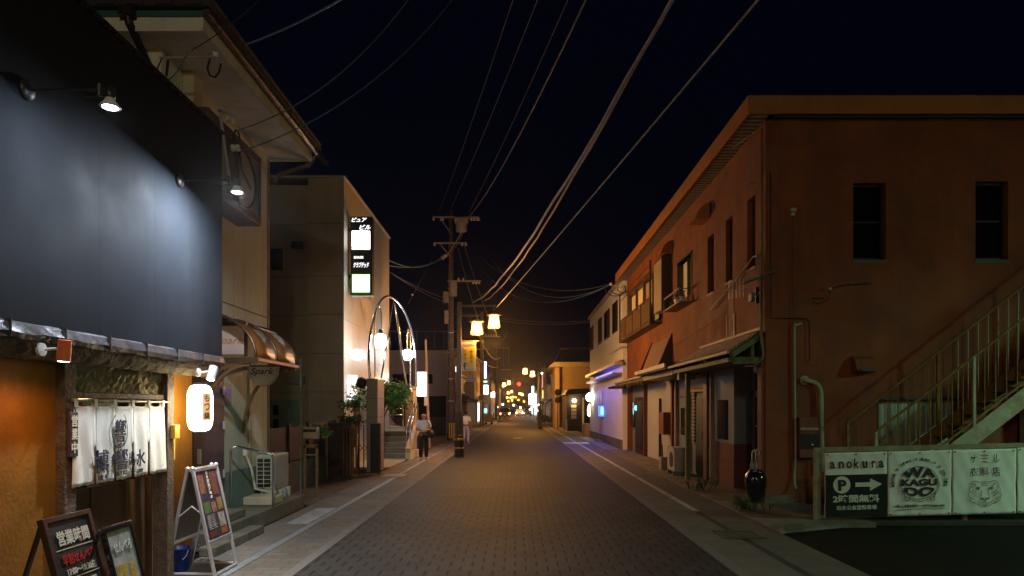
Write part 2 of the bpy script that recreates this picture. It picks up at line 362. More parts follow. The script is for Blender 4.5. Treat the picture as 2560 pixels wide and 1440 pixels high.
tag(MB().box(-.15, .35, 39.2, 39.9, .003, .009).build('manhole_cover', MATS['lid_m']), 'pale manhole cover set in the middle of the road', 'manhole cover')
gr = MB()
for i in range(9): gr.box(2.80 + i * .062, 2.83 + i * .062, 9.15, 9.62, .008, .022)
gr.box(2.78, 3.35, 9.11, 9.15, .008, .024).box(2.78, 3.35, 9.62, 9.66, .008, .024)
tag(gr.build('drain_grate', pm('grate_m', (.12, .11, .085), .7, .2)), 'dark slatted drain grate in the right kerb strip by the red building', 'drain grate')
lf = MB(); rnd = random.Random(3)
for c, n, sp in (((3.9, 11.6), 46, .13), ((3.85, 14.2), 26, .1), ((4.2, 15.3), 14, .08)):
    for i in range(n):
        x, y = c[0] + rnd.gauss(0, sp), c[1] + rnd.gauss(0, sp * 1.3); h = rnd.uniform(.08, .24); a = rnd.uniform(0, 6.3); d = Vector((cos(a), sin(a), 0))
        p = Vector((x, y, .03)); s = d.cross(Vector((0, 0, 1))) * .008
        lf.add([p - s, p + s, p + d * h * .35 + Vector((0, 0, h * .7)) + s, p + d * h * .7 + Vector((0, 0, h)), p + d * h * .35 + Vector((0, 0, h * .7)) - s], [(0, 1, 2, 3, 4)])
gw = lf.build('grass', leaf_dark); gw['kind'] = 'stuff'

# ------------------------------------------------------------------ LEFT: the tavern with the black upper wall
t = thing('tavern', 'low tavern with a matt black upper wall and mustard plaster front', 'restaurant', (-4.5, 5.6, 0))
uw = MB()
for a, b in ((3.2, 4.3), (4.3015, 5.4885), (5.49, 6.3385), (6.34, 7.78)): uw.box(-3.35, -3.40, a, b, 2.30, 4.87)
uw.box(-3.402, -8.5, 3.2, 7.776, 2.30, 4.86)
uw.build('upper_wall', black_panel, t)
cp = MB().box(-3.33, -8.5, 3.2, 7.80, 4.872, 4.90)
for i in range(30): cp.box(-3.328, -3.345, 3.3 + i * .15, 3.38 + i * .15, 4.852, 4.885)
cp.build('coping', dark_metal, t)
# crumpled tin pent over the entrance
pe = MB(); rnd = random.Random(11); n = 40; rows = []
for i in range(n + 1):
    y = 3.2 + (7.74 - 3.2) * i / n; j = lambda s=.012: rnd.uniform(-s, s)
    rows.append([(-3.352, y, 2.335 + j(.003)), (-3.312 + j(.003), y, 2.318 + j(.005)), (-3.296 + j(.004), y, 2.255 + j(.005)), (-3.31 + j(.004), y, 2.215 + j(.006))])
for a, b in zip(rows, rows[1:]):
    for k in range(3): pe.add([a[k], a[k + 1], b[k + 1], b[k]], [(0, 1, 2, 3)])
for i in range(8): pe.box(-3.29, -3.36, 3.35 + i * .55, 3.358 + i * .55, 2.22, 2.335)
pe.build('pent_edge', tin, t)
bk = MB(); rnd = random.Random(5); rows = []
for i in range(71):
    y = 3.2 + 4.5 * i / 70; j = lambda: rnd.uniform(-.014, .014)
    rows.append([(-3.32, y, 2.24), (-3.325 + j() / 2, y, 2.20 + j()), (-3.35 + j() / 2, y, 2.155 + j()), (-3.40 + j(), y, 2.115 + j()), (-3.46 + j(), y, 2.095 + j() / 2), (-3.58, y, 2.12)])
for a, b in zip(rows, rows[1:]):
    for k in range(5): bk.add([a[k], a[k + 1], b[k + 1], b[k]], [(0, 1, 2, 3)])
bk.build('rough_beam', bark, t)
MB().box(-3.56, -8.4, 3.0, 5.28, 0, 2.28).box(-3.70, -8.4, 6.93, 7.80, 0, 2.28).build('plaster_wall', mustard, t)
pb = MB(); rnd = random.Random(9); G = 44; H2 = 7
gv = [[Vector((-3.54 + rnd.uniform(-.02, .016), 5.42 + 1.38 * i / G, 1.885 + .25 * j / H2)) for j in range(H2 + 1)] for i in range(G + 1)]
for i in range(G):
    for j in range(H2): pb.add([gv[i][j], gv[i + 1][j], gv[i + 1][j + 1], gv[i][j + 1]], [(0, 1, 2, 3)])
pb.box(-3.6, -3.7, 5.42, 6.80, 1.88, 2.28).build('plaster_band', plaster, t, smooth=False)
MB().box(-3.49, -3.63, 5.28, 5.42, 0, 2.2).build('door_post', old_wood, t, bevel=.006)
MB().box(-3.47, -3.62, 6.80, 6.93, 0, 2.2).build('door_post', old_wood, t, bevel=.006)
MB().box(-3.50, -3.64, 5.42, 6.80, 1.83, 1.88).build('lintel', old_wood, t, bevel=.006)
# entry recess: ceiling, cheeks, sliding door leaves
rc = MB().box(-3.66, -4.30, 5.42, 5.46, 0, 1.83).box(-3.66, -4.30, 6.94, 6.98, 0, 1.83).box(-3.66, -4.3, 5.46, 6.94, 1.83, 1.86)
rc.build('entry_recess', pm('recess', (.5, .40, .28), .7, 0, .1, 4, .1, 40), t)
dl = MB().box(-4.00, -4.05, 5.46, 6.22, 0, 1.83).box(-3.94, -3.99, 6.18, 6.94, 0, 1.83)
dl.build('sliding_door', brown_door, t)
MB().box(-3.985, -4.0, 5.56, 5.60, .3, 1.7).box(-3.925, -3.94, 6.24, 6.27, .3, 1.7).build('door_rail', old_wood, t)
# (door panel below the curtain is also dark boarding, close behind the posts)
MB().box(-3.70, -3.74, 5.46, 6.94, 0, 1.06).box(-3.69, -3.70, 5.93, 5.95, 0, 1.06).box(-3.69, -3.70, 6.45, 6.47, 0, 1.06).build('door_panel', brown_door, t)
l_ = MB().lathe([(.0, 0), (.05, 0), (.05, .012), (0, .012)], (-3.78, 5.95, 1.812), 16).build('ceiling_light', em('warm_disc', (1, .75, .45), 14), t)

# split curtain
nr = thing('noren_curtain', 'white split curtain with blue brush characters hanging in the tavern doorway', 'curtain', (-3.50, 6.1, 1.8))
Y0, Y1, ZT, ZB = 5.36, 6.73, 1.775, 1.125; NP = 5; NW = (Y1 - Y0) / NP
MB().tube([(-3.48, 5.36, 1.808), (-3.48, 6.86, 1.808)], .011, 8).build('rod', pm('rod_m', (.32, .4, .32), .4), nr)
def fold(y, z):
    k = (y - Y0) / NW; fr = k - math.floor(k); d = (ZT - z) / (ZT - ZB)
    return .005 * sin(2 * pi * (k * 1.0 + .1)) * d + .003 * sin(2 * pi * (k * 1.7 + .4) + 3 * z) * (.3 + d) + .009 * sin(8 * (fr - .5)) * math.exp(-((d - .5) / .2) ** 2)
for k in range(NP):
    m = MB(); A, B = 14, 20; ya, yb = Y0 + k * NW, Y0 + (k + 1) * NW; o = 0; vv = []
    for j in range(B + 1):
        d = j / B
        sh = .0 if d < .5 else (d - .5) * .05     # the flaps narrow to the hem
        a = ya + sh * (0 if k == 0 else .7); b = yb - sh * (0 if k == 4 else 1.0)
        if k == 4: b += .05 * d
        if k == 0: a -= .02 * d
        for i in range(A + 1):
            u = i / A; y = a + (b - a) * u; z = ZT - (ZT - ZB) * d
            if d == 0: z -= .012 * sin(pi * u)
            if d == 1: z += rnd.uniform(-.006, .006)
            vv.append(Vector((-3.470 + fold(y, z), y, z)))
    m.add(vv, [(j * (A + 1) + i, j * (A + 1) + i + 1, (j + 1) * (A + 1) + i + 1, (j + 1) * (A + 1) + i) for j in range(B) for i in range(A)])
    o = m.build('curtain_panel', cloth, nr, smooth=True); md = o.modifiers.new('thick', 'SOLIDIFY'); md.thickness = .0025
    lp = MB()
for k in range(6):
    y = Y0 + k * NW + (.02 if k == 0 else -.02 if k == 5 else 0); lp = MB()
    lp.box(-3.462, -3.466, y - .022, y + .022, 1.76, 1.822).box(-3.494, -3.498, y - .022, y + .022, 1.77, 1.822).box(-3.464, -3.496, y - .022, y + .022, 1.819, 1.824)
    lp.build('curtain_loop', cloth, nr)
def nmap(cy_, cz, offx=.016):
    return lambda u, v, n: Vector((-3.470 + fold(cy_ + u, cz + v) + offx + n, cy_ + u, cz + v))
def npos(px, py): y = YX(px, -3.47); return y, EYE - (py - HY) / F * y
tx = MB()
for s, px, py, w, h in (('響', 297, 1077, .165, .20), ('ひびき', 298, 1112, .12, .03), ('博', 250, 1153, .20, .19), ('響', 299, 1148, .185, .185), ('出', 325, 1146, .075, .13), ('水', 347, 1144, .16, .155), ('多', 277, 1151, .04, .11),
                        ('博多', 252, 1193, .14, .045), ('焼き鳥', 296, 1183, .18, .042), ('一品料理', 341, 1177, .17, .036)):
    y, z = npos(px, py); put_text(tx, s, (0, 0, 0), w, h, R_, U_, bold=.012 if h > .1 else .008, mp=nmap(y, z))
y, z = npos(296, 1075); P = []
for i in range(31):
    a = radians(-235 + 300 * i / 30 - 5) ; P.append((y + .118 * cos(a) * (1 if cos(a) > 0 else 1.05), z - .0 + .155 * sin(a)))
for (a, b), (c, d) in zip(P, P[1:]):
    q = []
    for (yy, zz) in ((a, b), (c, d)):
        r2 = Vector((yy - y, zz - z)).normalized() * .0055
        q += [Vector((-3.470 + fold(yy, zz) + .012, yy + r2.x, zz + r2.y)), Vector((-3.470 + fold(yy, zz) + .012, yy - r2.x, zz - r2.y))]
    tx.add([q[0], q[1], q[3], q[2]], [(0, 1, 2, 3)])
tx.build('lettering', ink, nr)
# open-for-business board on the left post
s = thing('open_board', 'narrow dark board with white brush characters hung on the left door post', 'sign', (-3.5, 5.43, 1.4))
MB().box(-3.455, -3.48, 5.29, 5.39, 1.37, 1.715).build('board', pm('board_m', (.05, .03, .035), .6), s, bevel=.004)
MB().tube([(-3.46, 5.305, 1.71), (-3.47, 5.34, 1.80), (-3.46, 5.375, 1.71)], .004, 6).build('hanger', dark_metal, s)
col_text(MB(), '営業中', (-3.453, 5.34, 1.545), .07, .31, (0, 1, 0), U_, bold=.02).build('lettering', white_text, s)
# post boxes on the right post
tag(MB().box(-3.42, -3.468, 6.85, 6.95, 1.44, 1.58).build('notice_box', pm('orange_box', (.72, .36, .03), .5), bevel=.006), 'small orange box fixed to the right door post', 'box')
s = thing('mail_slot', 'tall yellowish mail slot below the lantern, right of the orange box', 'mailbox', (-3.7, 7.15, 1.2))
MB().box(-3.58, -3.70, 7.06, 7.18, 1.20, 1.46).build('body', pm('ybox', (.55, .33, .07), .5), s, bevel=.008)
MB().box(-3.57, -3.70, 7.06, 7.18, 1.465, 1.58).build('cap', pm('gbox', (.2, .2, .19), .5), s, bevel=.008)

# wall lamps on long arms
def wall_lamp(y, z, label, pw):
    a = thing('wall_lamp', label, 'lamp', (-3.35, y, z), 'long-armed floodlights on the black wall')
    MB().lathe([(.0, 0), (.07, 0), (.062, .025), (.03, .04), (0, .04)], (-3.348, y, z), 18, 'X').build('wall_plate', dark_metal, a, smooth=True)
    MB().tube([(-3.32, y, z), (-2.84, y, z + .005)], .010, 8).tube([(-2.84, y, z - .04), (-2.84, y, z + .04)], .022, 10).build('arm', dark_metal, a)
    MB().tube([(-3.0, y, z - .02), (-2.93, y, z - .045), (-2.83, y, z - .055)], .004, 6).build('cord', rubber, a)
    MB().lathe([(.02, .03), (.032, .025), (.034, -.03), (.03, -.05)], (-2.77, y, z - .01), 16).tube([(-2.84, y, z), (-2.77, y, z)], .014, 8).build('socket', dark_metal, a, smooth=True)
    MB().lathe([(.028, -.05), (.036, -.075), (.06, -.105), (.068, -.118)], (-2.77, y, z), 20).build('reflector', white_paint, a, smooth=True)
    MB().lathe([(.0, -.128), (.034, -.126), (.050, -.119), (.0, -.1185)], (-2.77, y, z), 20).build('bulb', em('led_white', (.80, .90, 1), 22), a, smooth=True)
    ld = bpy.data.lights.new('flood', 'AREA'); ld.shape = 'DISK'; ld.size = .11; ld.energy = pw; ld.color = (.80, .89, 1)
    lo = bpy.data.objects.new('flood', ld); COL.objects.link(lo); lo.parent = a; lo.location = (-2.77 + 3.35, 0, -.15)
    lo.rotation_euler = Vector((-.30, .15 if y < 5 else -.10, -1)).to_track_quat('-Z', 'Y').to_euler()
wall_lamp(4.66, 3.92, 'long-armed lamp high on the black wall, the nearer of the two', 9)
wall_lamp(6.78, 4.01, 'long-armed lamp on the black wall in front of the framed box sign', 68)
# can spotlights under the pent
def can(y, z, ang, label, matc, col, power):
    a = thing('spotlight', label, 'spotlight', (-3.25, y, z), 'can spotlights under the pent roof')
    MB().lathe([(.0, 0), (.045, 0), (.045, .02), (0, .02)], (-3.27, y - .07, z), 18, 'X').build('base', white_paint, a)
    MB().tube([(-3.24, y - .07, z), (-3.19, y - .03, z + .01), (-3.17, y, z)], .01, 8).build('joint', white_paint, a)
    d = Vector(ang).normalized(); c = Vector((-3.15, y, z))
    b = MB().tube([c - d * .075, c - d * .07, c + d * .075], [.03, .042, .044], 18, cap=True); b.build('can', matc, a, smooth=False, bevel=0)
    MB().tube([c + d * .0755, c + d * .079], [.034, .034], 16).build('lens', em('warm_lens', (1, .8, .55), 20), a)
    ld = bpy.data.lights.new('spot', 'SPOT'); ld.energy = power; ld.color = col; ld.spot_size = radians(150); ld.spot_blend = 1; ld.shadow_soft_size = .03
    lo = bpy.data.objects.new('spot', ld); COL.objects.link(lo); lo.parent = a; lo.location = c + d * .10 - Vector((-3.25, y, z)); lo.rotation_euler = d.to_track_quat('-Z', 'Y').to_euler()
    c2 = MB(); c2.tube([(-3.27, y - .09, z - .03), (-3.262, y - .12, z + .03), (-3.25, y - .09, z + .08), (-3.27, y - .02, z + .09)], .004, 6); c2.build('cord', rubber, a)
can(4.76, ZP(876, 4.76), (-.12, .05, -1), 'white can spotlight coloured orange as if lit, over the mustard wall at the left', pm('can_orange_lit', (.75, .16, .05), .4), (1, .40, .06), 9)  # orange light on the white can is put into its colour
can(7.08, ZP(932, 7.08), (-.10, -.35, -1), 'white can spotlight just above the glowing paper lantern', white_paint, (1, .82, .6), 24)
# paper lantern
LX, LY, LZ, LR = -3.36, 7.26, 1.75, .128
a = thing('paper_lantern', 'tall glowing white paper lantern with a lettered strip, under the pent end', 'lantern', (LX, LY, LZ), )
prof = [(.055, -.245), (.085, -.235)]
for i in range(17):
    z_ = -.22 + .44 * i / 16; rr = LR * (1 - .30 * abs(z_ / .235) ** 5); prof.append((rr * (1 - .012 * (i % 2)), z_))
prof += [(.085, .235), (.055, .245)]
lan = em('lantern_glow', (1, .78, .42), 11)
MB().lathe(prof, (LX, LY, LZ), 32).build('paper_shade', lan, a, smooth=True)
MB().lathe([(.062, .245), (.062, .27), (.0, .27)], (LX, LY, LZ), 20).lathe([(.062, -.245), (.062, -.262), (0, -.262)], (LX, LY, LZ), 20).build('rim', black, a)
MB().tube([(LX, LY, LZ + .27), (LX + .03, LY - .02, LZ + .31), (LX - .02, LY, LZ + .35), (LX, LY, LZ + .40)], .004, 6).build('hook', dark_metal, a)
aN = radians(-35)                       # direction the strip faces: -Y turned to +X
def lmap(rad, v0): return lambda u, v, n: Vector((LX + (rad + n) * cos(aN + u / rad), LY + (rad + n) * sin(aN + u / rad), LZ + v0 + v))
st = MB(); fm = lmap(LR + .002, 0)
for i in range(8):
    for j in range(6):
        q = lambda a_, b_: fm(-.045 + .09 * a_ / 8, -.13 + .29 * b_ / 6, 0)
        st.add([q(i, j), q(i + 1, j), q(i + 1, j + 1), q(i, j + 1)], [(0, 1, 2, 3)])
st.build('strip', em('strip_glow', (1, .50, .20), .36, .03), a)
bt = MB(); brn = em('brown_ink', (.20, .06, .01), .05, .01)
for i, q in enumerate('もつ鍋'): put_text(bt, q, (0, 0, 0), .062, .075, R_, U_, bold=.02, mp=lmap(LR + .004, .105 - .092 * i))
for u0, u1, v0, v1 in ((-.045, .045, .156, .16), (-.045, .045, -.13, -.126), (-.045, -.042, -.13, .16), (.042, .045, -.13, .16)):
    bt.add([lmap(LR + .004, 0)(u0, v0, 0), lmap(LR + .004, 0)(u1, v0, 0), lmap(LR + .004, 0)(u1, v1, 0), lmap(LR + .004, 0)(u0, v1, 0)], [(0, 1, 2, 3)])
bt.build('lettering', brn, a)
# ------------------------------------------------------------------ boards standing before the tavern
def lean(xt, xb, y0, y1, zt, zb):
    """face frame of a board that leans: returns centre, right(+Y), up (leaning) for a face looking to the street"""
    top, bot = Vector((xt, (y0 + y1) / 2, zt)), Vector((xb, (y0 + y1) / 2, zb)); up = (top - bot); L = up.length
    return (top + bot) / 2, Vector((0, 1, 0)), up.normalized(), L
def slab(mb, c, r, u, w, h, t0, t1):
    n = r.cross(u); P = [c + r * a * w / 2 + u * b * h / 2 + n * d for d in (t0, t1) for a, b in ((-1, -1), (1, -1), (1, 1), (-1, 1))]
    return mb.add(P, [(0, 3, 2, 1), (4, 5, 6, 7), (0, 1, 5, 4), (1, 2, 6, 5), (2, 3, 7, 6), (3, 0, 4, 7)])
def frame(mb, c, r, u, w, h, bw, t0, t1):
    for a, b, ww, hh in ((0, h / 2 - bw / 2, w, bw), (0, -h / 2 + bw / 2, w, bw), (-w / 2 + bw / 2, 0, bw, h - 2 * bw), (w / 2 - bw / 2, 0, bw, h - 2 * bw)):
        slab(mb, c + r * a + u * b, r, u, ww, hh, t0, t1)
    return mb
# A: opening hours
a = thing('menu_board', 'black chalkboard stand giving opening hours in white and red characters', 'signboard', (-3.0, 4.7, 0))
c, r, u, L = lean(-3.10, -2.84, 4.45, 4.95, 1.02, .06)
slab(MB(), c, r, u, .44, L - .06, -.02, 0).build('board', pm('chalk', (.03, .03, .035), .5), a)
frame(MB(), c, r, u, .50, L, .035, -.03, .014).build('frame', pm('dfr', (.06, .03, .025), .4), a, bevel=.003)
bl = MB()
for y in (4.47, 4.93): bl.bar((-3.10, y, 1.0), (-3.42, y, .0), .03, .02)
bl.build('back_legs', dark_metal, a)
tw, tr = MB(), MB()
def T(mb, s, dx, dz, w, h, **k): put_text(mb, s, c + r * dx + u * dz + r.cross(u) * .006, w, h, r, u, **k)
T(tw, '営業時間', .01, L / 2 - .155, .33, .10, bold=.02); stroke(tw, [(-.19, L / 2 - .23), (.19, L / 2 - .23)], .005, r, u, c + r.cross(u) * .003)
T(tr, '早割せんべろ', .01, L / 2 - .30, .34, .075, bold=.014); T(tw, '17:00〜18:30迄', .01, L / 2 - .385, .30, .055, bold=.012)
stroke(tw, [(-.15, L / 2 - .43), (.19, L / 2 - .43)], .005, r, u, c + r.cross(u) * .003)
T(tw, '通常営業', .02, L / 2 - .49, .24, .06, bold=.02); T(tw, '18:00~24:00', .02, L / 2 - .575, .32, .062, bold=.02)
tw.build('lettering', white_text, a); tr.build('lettering', red_text, a)
# B: set menu poster stand
a = thing('poster_stand', 'slim black framed stand holding a pale drinks poster, beside the opening hours board', 'signboard', (-2.95, 5.0, 0))
c, r, u, L = lean(-2.93, -2.72, 4.84, 5.18, .885, .04)
frame(MB(), c, r, u, .36, L, .028, -.022, .012).build('frame', black_gloss, a, bevel=.004)
slab(MB(), c, r, u, .31, L - .05, -.015, 0).build('poster', pm('poster_b', (.42, .42, .36), .5, 0, .35, 9, 0), a)
MB().tube([(-2.93, 4.83, .89), (-2.93, 5.19, .89)], .012, 8).bar((-2.96, 4.85, .88), (-3.2, 4.85, 0), .025, .015).bar((-2.96, 5.17, .88), (-3.2, 5.17, 0), .025, .015).build('rear_frame', black_gloss, a)
q = MB(); T(q, 'せんべろ', 0, L / 2 - .15, .22, .075, bold=.014); q.build('lettering', white_paint, a)
q = MB(); T(q, '1000円', 0, L / 2 - .47, .25, .085, bold=.006); q.build('lettering', pm('rose', (.5, .2, .2), .6), a)
q = MB(); nn = r.cross(u)
for dx, dz, w_, h_ in ((-.06, .06, .12, .10), (.07, .02, .07, .16)): slab(q, c + r * dx + u * (dz + .05), r, u, w_, h_, .001, .003)
q.build('food_picture', pm('mugs', (.6, .38, .08), .5, 0, .5, 30, 0), a)
# C: low board cut by the frame edge
a = thing('crate_sign', 'low black curved board with a yellow stripe at the far left corner', 'signboard', (-3.0, 4.1, 0))
MB().box(-3.02, -3.4, 3.9, 4.36, .0, .66).build('board', black_gloss, a, bevel=.05)
MB().bar((-3.012, 4.02, .55), (-3.012, 4.12, .64), .012, .012).bar((-3.012, 4.12, .60), (-3.012, 4.16, .62), .03, .012).build('stripe', pm('yel', (.7, .42, .04), .5), a)

# aluminium A-frame sign
a = thing('a_frame_sign', 'silver A-frame sign with food pictures standing beside the lantern', 'signboard', (-3.35, 7.3, 0))
y0, y1, zt = 7.02, 7.57, 1.12
for sgn, nm in ((1, 'front'), (-1, 'rear')):
    xt, xb = -3.35 + sgn * .025, -3.35 + sgn * .26
    fr = MB(); X = lambda z: xt + (xb - xt) * (zt - z) / zt
    for y in (y0, y1): fr.bar((X(zt), y, zt), (X(.0), y, .0), .028, .035, (0, 1, 0))
    for z in (zt - .015, .36): fr.bar((X(z), y0, z), (X(z), y1, z), .03, .035)
    if sgn > 0: fr.bar((X(.03), y0, .03), (X(.03), y1, .03), .02, .02)
    fr.build('frame', alu, a, bevel=.003)
    c, r, u, L = lean(X(zt - .03), X(.375), y0, y1, zt - .03, .375)
    if sgn < 0: slab(MB(), c, r, u, y1 - y0 - .05, L, -.008, .008).build('rear_panel', pm('greyp', (.16, .15, .14), .5), a)
cross = MB().tube([(-3.57, y0 + .02, .04), (-3.12, y0 + .02, .04)], .014, 8).tube([(-3.57, y1 - .02, .04), (-3.12, y1 - .02, .04)], .014, 8)
cross.tube([(-3.48, y0, .62), (-3.33, y0 - .005, .74), (-3.23, y0, .66)], .009, 6)
for y in (y0, y1): cross.ball((-3.325, y, zt + .005), .024, 10).ball((-3.375, y, zt + .005), .024, 10)
cross.build('stay', alu, a)
c, r, u, L = lean(-3.325 - .01, -3.325 + .235 * (1.12 - .375) / 1.12 - .01 + .01, y0, y1, zt - .03, .375); n_ = r.cross(u)
wP = y1 - y0 - .04
slab(MB(), c, r, u, wP, L, -.006, .012).build('poster', pm('poster_dark', (.045, .035, .05), .25, 0, .5, 8, 0), a)
food = [((-.15, .22), (.12, .20), (.22, .09, .04)), ((.13, .21), (.14, .26), (.18, .05, .03)), ((-.15, -.03), (.15, .12), (.07, .13, .035)), ((.01, -.04), (.10, .11), (.28, .13, .08)), ((.16, -.02), (.12, .13), (.32, .18, .05)),
        ((.13, -.19), (.15, .15), (.34, .31, .26)), ((-.11, -.17), (.22, .14), (.04, .045, .08)), ((.13, -.31), (.15, .07), (.3, .10, .03)), ((-.13, -.31), (.18, .06), (.12, .03, .025))]
for i, ((dx, dz), (w_, h_), col_) in enumerate(food):
    slab(MB(), c + r * dx + u * dz, r, u, w_, h_, .013, .0145).build('food_picture', pm('food%d' % i, col_, .35, 0, .7, 22, 0), a)
tw = MB(); col_text(tw, '博多居酒屋の水', c + r * .0 + u * .20 + n_ * .0145, .045, .30, r, u, bold=.02)
for i in range(9): stroke(tw, [(-.2, -.12 - i * .017), (-.2 + random.uniform(.06, .09), -.12 - i * .017)], .003, r, u, c + n_ * .015); stroke(tw, [(-.1, -.12 - i * .017), (-.1 + random.uniform(.04, .09), -.12 - i * .017)], .003, r, u, c + n_ * .015)
tw.build('lettering', white_text, a)
# bucket
a = thing('bucket', 'blue plastic bucket with a wire handle behind the A-frame sign', 'bucket', (-3.62, 7.35, 0))
MB().lathe([(.085, .0), (.09, .01), (.115, .235), (.122, .235), (.122, .25), (.108, .25), (.085, .02), (0, .02)], (-3.62, 7.35, .0), 24).build('pail', pm('blue_pl', (.02, .06, .45), .35, 0, .1, 5, 0), a, smooth=True)
MB().tube([(-3.62 + .12 * cos(radians(q)), 7.35 - .06 - .02 * sin(radians(q)), .235 - .12 * sin(radians(q))) for q in range(0, 181, 15)], .004, 6).build('handle', white_paint, a)

# ------------------------------------------------------------------ the cream snack-bar house
WX = -4.30
a = thing('snack_bar_house', 'two storey cream panelled house with wide eaves behind the black tavern wall', 'house', (-6, 10, 0))
clad = striped('clad', (.74, .73, .57), (.40, .38, .29), 'Y', .40, .965, .7, .5, .07)
MB().wall('X', WX, WX - .2, 8.3, 11.9, .75, 6.1, [(10.25, 10.9, .8, 2.35)]).box(WX - .2, -9, 8.3, 11.9, 0, 6.1).build('wall', clad, a)
MB().wall('Y', 8.295, 8.28, -9, -4.305, .2, 6.1).build('end_wall', cream, a)
MB().box(WX + .012, WX, 8.3, 11.9, 3.30, 3.312).box(WX + .006, WX, 11.80, 11.9, .8, 6.08).build('seam', pm('seam_m', (.2, .18, .13), .8), a)
MB().box(WX + .15, WX, 8.8, 9.04, 3.3, 6.08).build('pilaster', pm('pil', (.52, .5, .32), .6, 0, .08), a, bevel=.006)
grn = pm('green_wall', (.40, .50, .40), .6, 0, .1, 2, .1, 30, streak=.4, dirtcol=(.2, .25, .2))
MB().wall('X', WX + .012, WX + .002, 9.5, 10.9, .8, 2.38).build('entry_wall', grn, a)
MB().wall('X', WX + .03, WX, 8.3, 11.88, .2, .79).build('plinth', pm('plinth', (.16, .22, .18), .8, 0, .2, 3, .2, 30), a)
dr = MB().box(WX + .05, WX + .01, 9.0, 9.95, .22, 2.3).build('door', pm('purple_door', (.075, .05, .062), .5, 0, .2, 5, .1, 30), a, bevel=.006)
for z in (2.0, 1.5, .8): MB().box(WX + .075, WX + .05, 9.90, 9.93, z - .06, z + .06).build('hinge', alu, dr)
MB().box(WX + .09, WX + .05, 9.1, 9.14, 1.0, 1.2).build('handle', alu, dr)
MB().box(WX + .03, WX + .012, 10.95, 11.05, .8, 2.3).build('door_frame', pm('ylw', (.45, .40, .2), .5), a)
# roof
MB().box(-11, -3.62, 7.87, 11.97, 6.10, 6.13).build('soffit', soffit, a)
MB().box(-3.62, -3.59, 7.83, 12.0, 6.08, 6.255).box(-11, -3.62, 7.84, 7.87, 6.08, 6.255).box(-11, -3.62, 11.97, 12.0, 6.08, 6.25).build('fascia', pm('fascia', (.74, .74, .60), .6, 0, .1, 3, .1, 30, streak=.3), a)
MB().box(-11, -3.58, 7.81, 7.838, 6.235, 6.30).build('trim', pm('teal', (.03, .13, .11), .5), a)
MB().prism([(-3.45, 6.30), (-3.45, 6.36), (-7.2, 8.1), (-11, 6.36), (-11, 6.30)], 7.72, 12.1, 'Y').build('roof', pm('roof_dark', (.035, .035, .038), .7, 0, .2, 4, .3, 30), a)
tl = MB()
for i in range(14): tl.tube([(-3.5 - i * .5, 7.74, 6.38 + i * .225 + .03), (-3.5 - i * .5, 12.1, 6.38 + i * .225 + .03)], .05, 6) if i < 8 else None
for i in range(18): tl.box(-3.55 - i * .33, -3.75 - i * .33, 7.70, 7.76, 6.31, 6.39)
tl.build('roof_tiles', MATS['roof_dark'], a)
gm = pm('gutter_br', (.12, .085, .07), .3, .3, .2, 5, .05, 20)
gt = MB().tube([(-3.53, 7.78, 6.27), (-3.53, 12.2, 6.27)], .05, 12)
for i in range(7): gt.tube([(-3.53, 8.0 + i * .65, 6.27), (-3.53, 8.03 + i * .65, 6.27)], .054, 12)
gt.build('gutter', gm, a, smooth=False)
MB().tube([(-3.52, 12.1, 6.27), (-3.42, 12.36, 6.16)], .05, 10).tube([(-3.56, 12.08, 6.2), (-3.70, 12.08, 6.03), (-4.2, 12.06, 5.86), (-4.24, 12.02, 5.7)], .04, 8).build('downpipe', gm, a)
MB().tube([(-4.42, 7.76, 6.26), (-4.42, 7.80, 6.15), (-4.38, 8.2, 5.80), (-4.38, 8.24, 4.0)], .045, 10).box(-4.5, -4.34, 7.70, 7.80, 6.2, 6.3).build('downpipe', dark_metal, a)

# framed box sign over the street, with its cabling
a = thing('box_sign', 'empty dark-framed box sign high on the cream house wall, tangled with cables', 'sign', (-4.1, 9.7, 5))
MB().box(WX, -3.96, 8.75, 10.5, 4.58, 5.55).build('casing', pm('sign_face', (.34, .31, .2), .6, 0, .2, 2, .1, 30, streak=.5, dirtcol=(.12, .1, .05)), a)
q = MB()
for z0, z1 in ((4.55, 4.68), (5.47, 5.60)): q.box(WX, -3.93, 8.72, 10.54, z0, z1)
q.box(WX, -3.93, 10.48, 10.54, 4.68, 5.47).box(WX, -3.93, 8.72, 8.78, 4.68, 5.47); q.build('frame', pm('maroon', (.085, .045, .042), .5), a, bevel=.008)
MB().box(-3.94, -3.955, 9.35, 9.72, 4.68, 5.47).build('board_strip', pm('strp', (.06, .045, .03), .7), a)
q = MB()
pts = [(-3.88, 9.3 + .52 * sin(t) + .35, 5.02 - .42 * cos(t) ) for t in [radians(d) for d in range(-10, 200, 12)]]
q.tube(pts, .016, 8); q.tube([(-3.88, 9.35, 5.5), (-3.86, 9.42, 5.2), (-3.87, 9.4, 4.7)], .013, 6); q.tube([(-3.88, 9.55, 5.45), (-3.86, 9.62, 5.1), (-3.88, 10.0, 4.95)], .01, 6)
q.tube([(-3.86, 9.45 + .09 * cos(radians(d)), 5.50 + .09 * sin(radians(d))) for d in range(0, 361, 24)], .012, 6)
q.build('cable_loop', rubber, a)
MB().bar((-3.86, 8.9, 5.62), (-3.84, 9.18, 4.75), .035, .012).bar((-3.86, 8.85, 5.62), (-3.84, 9.3, 5.72), .03, .02).build('bracket', alu, a)
for y, z in ((9.15, 5.62), (9.32, 5.30)):
    MB().lathe([(.02, -.06), (.045, -.05), (.05, -.02), (.03, 0), (.05, .02), (.045, .05), (.02, .06)], (-3.83, y, z), 14, 'X').build('insulator', white_paint, a, smooth=True)
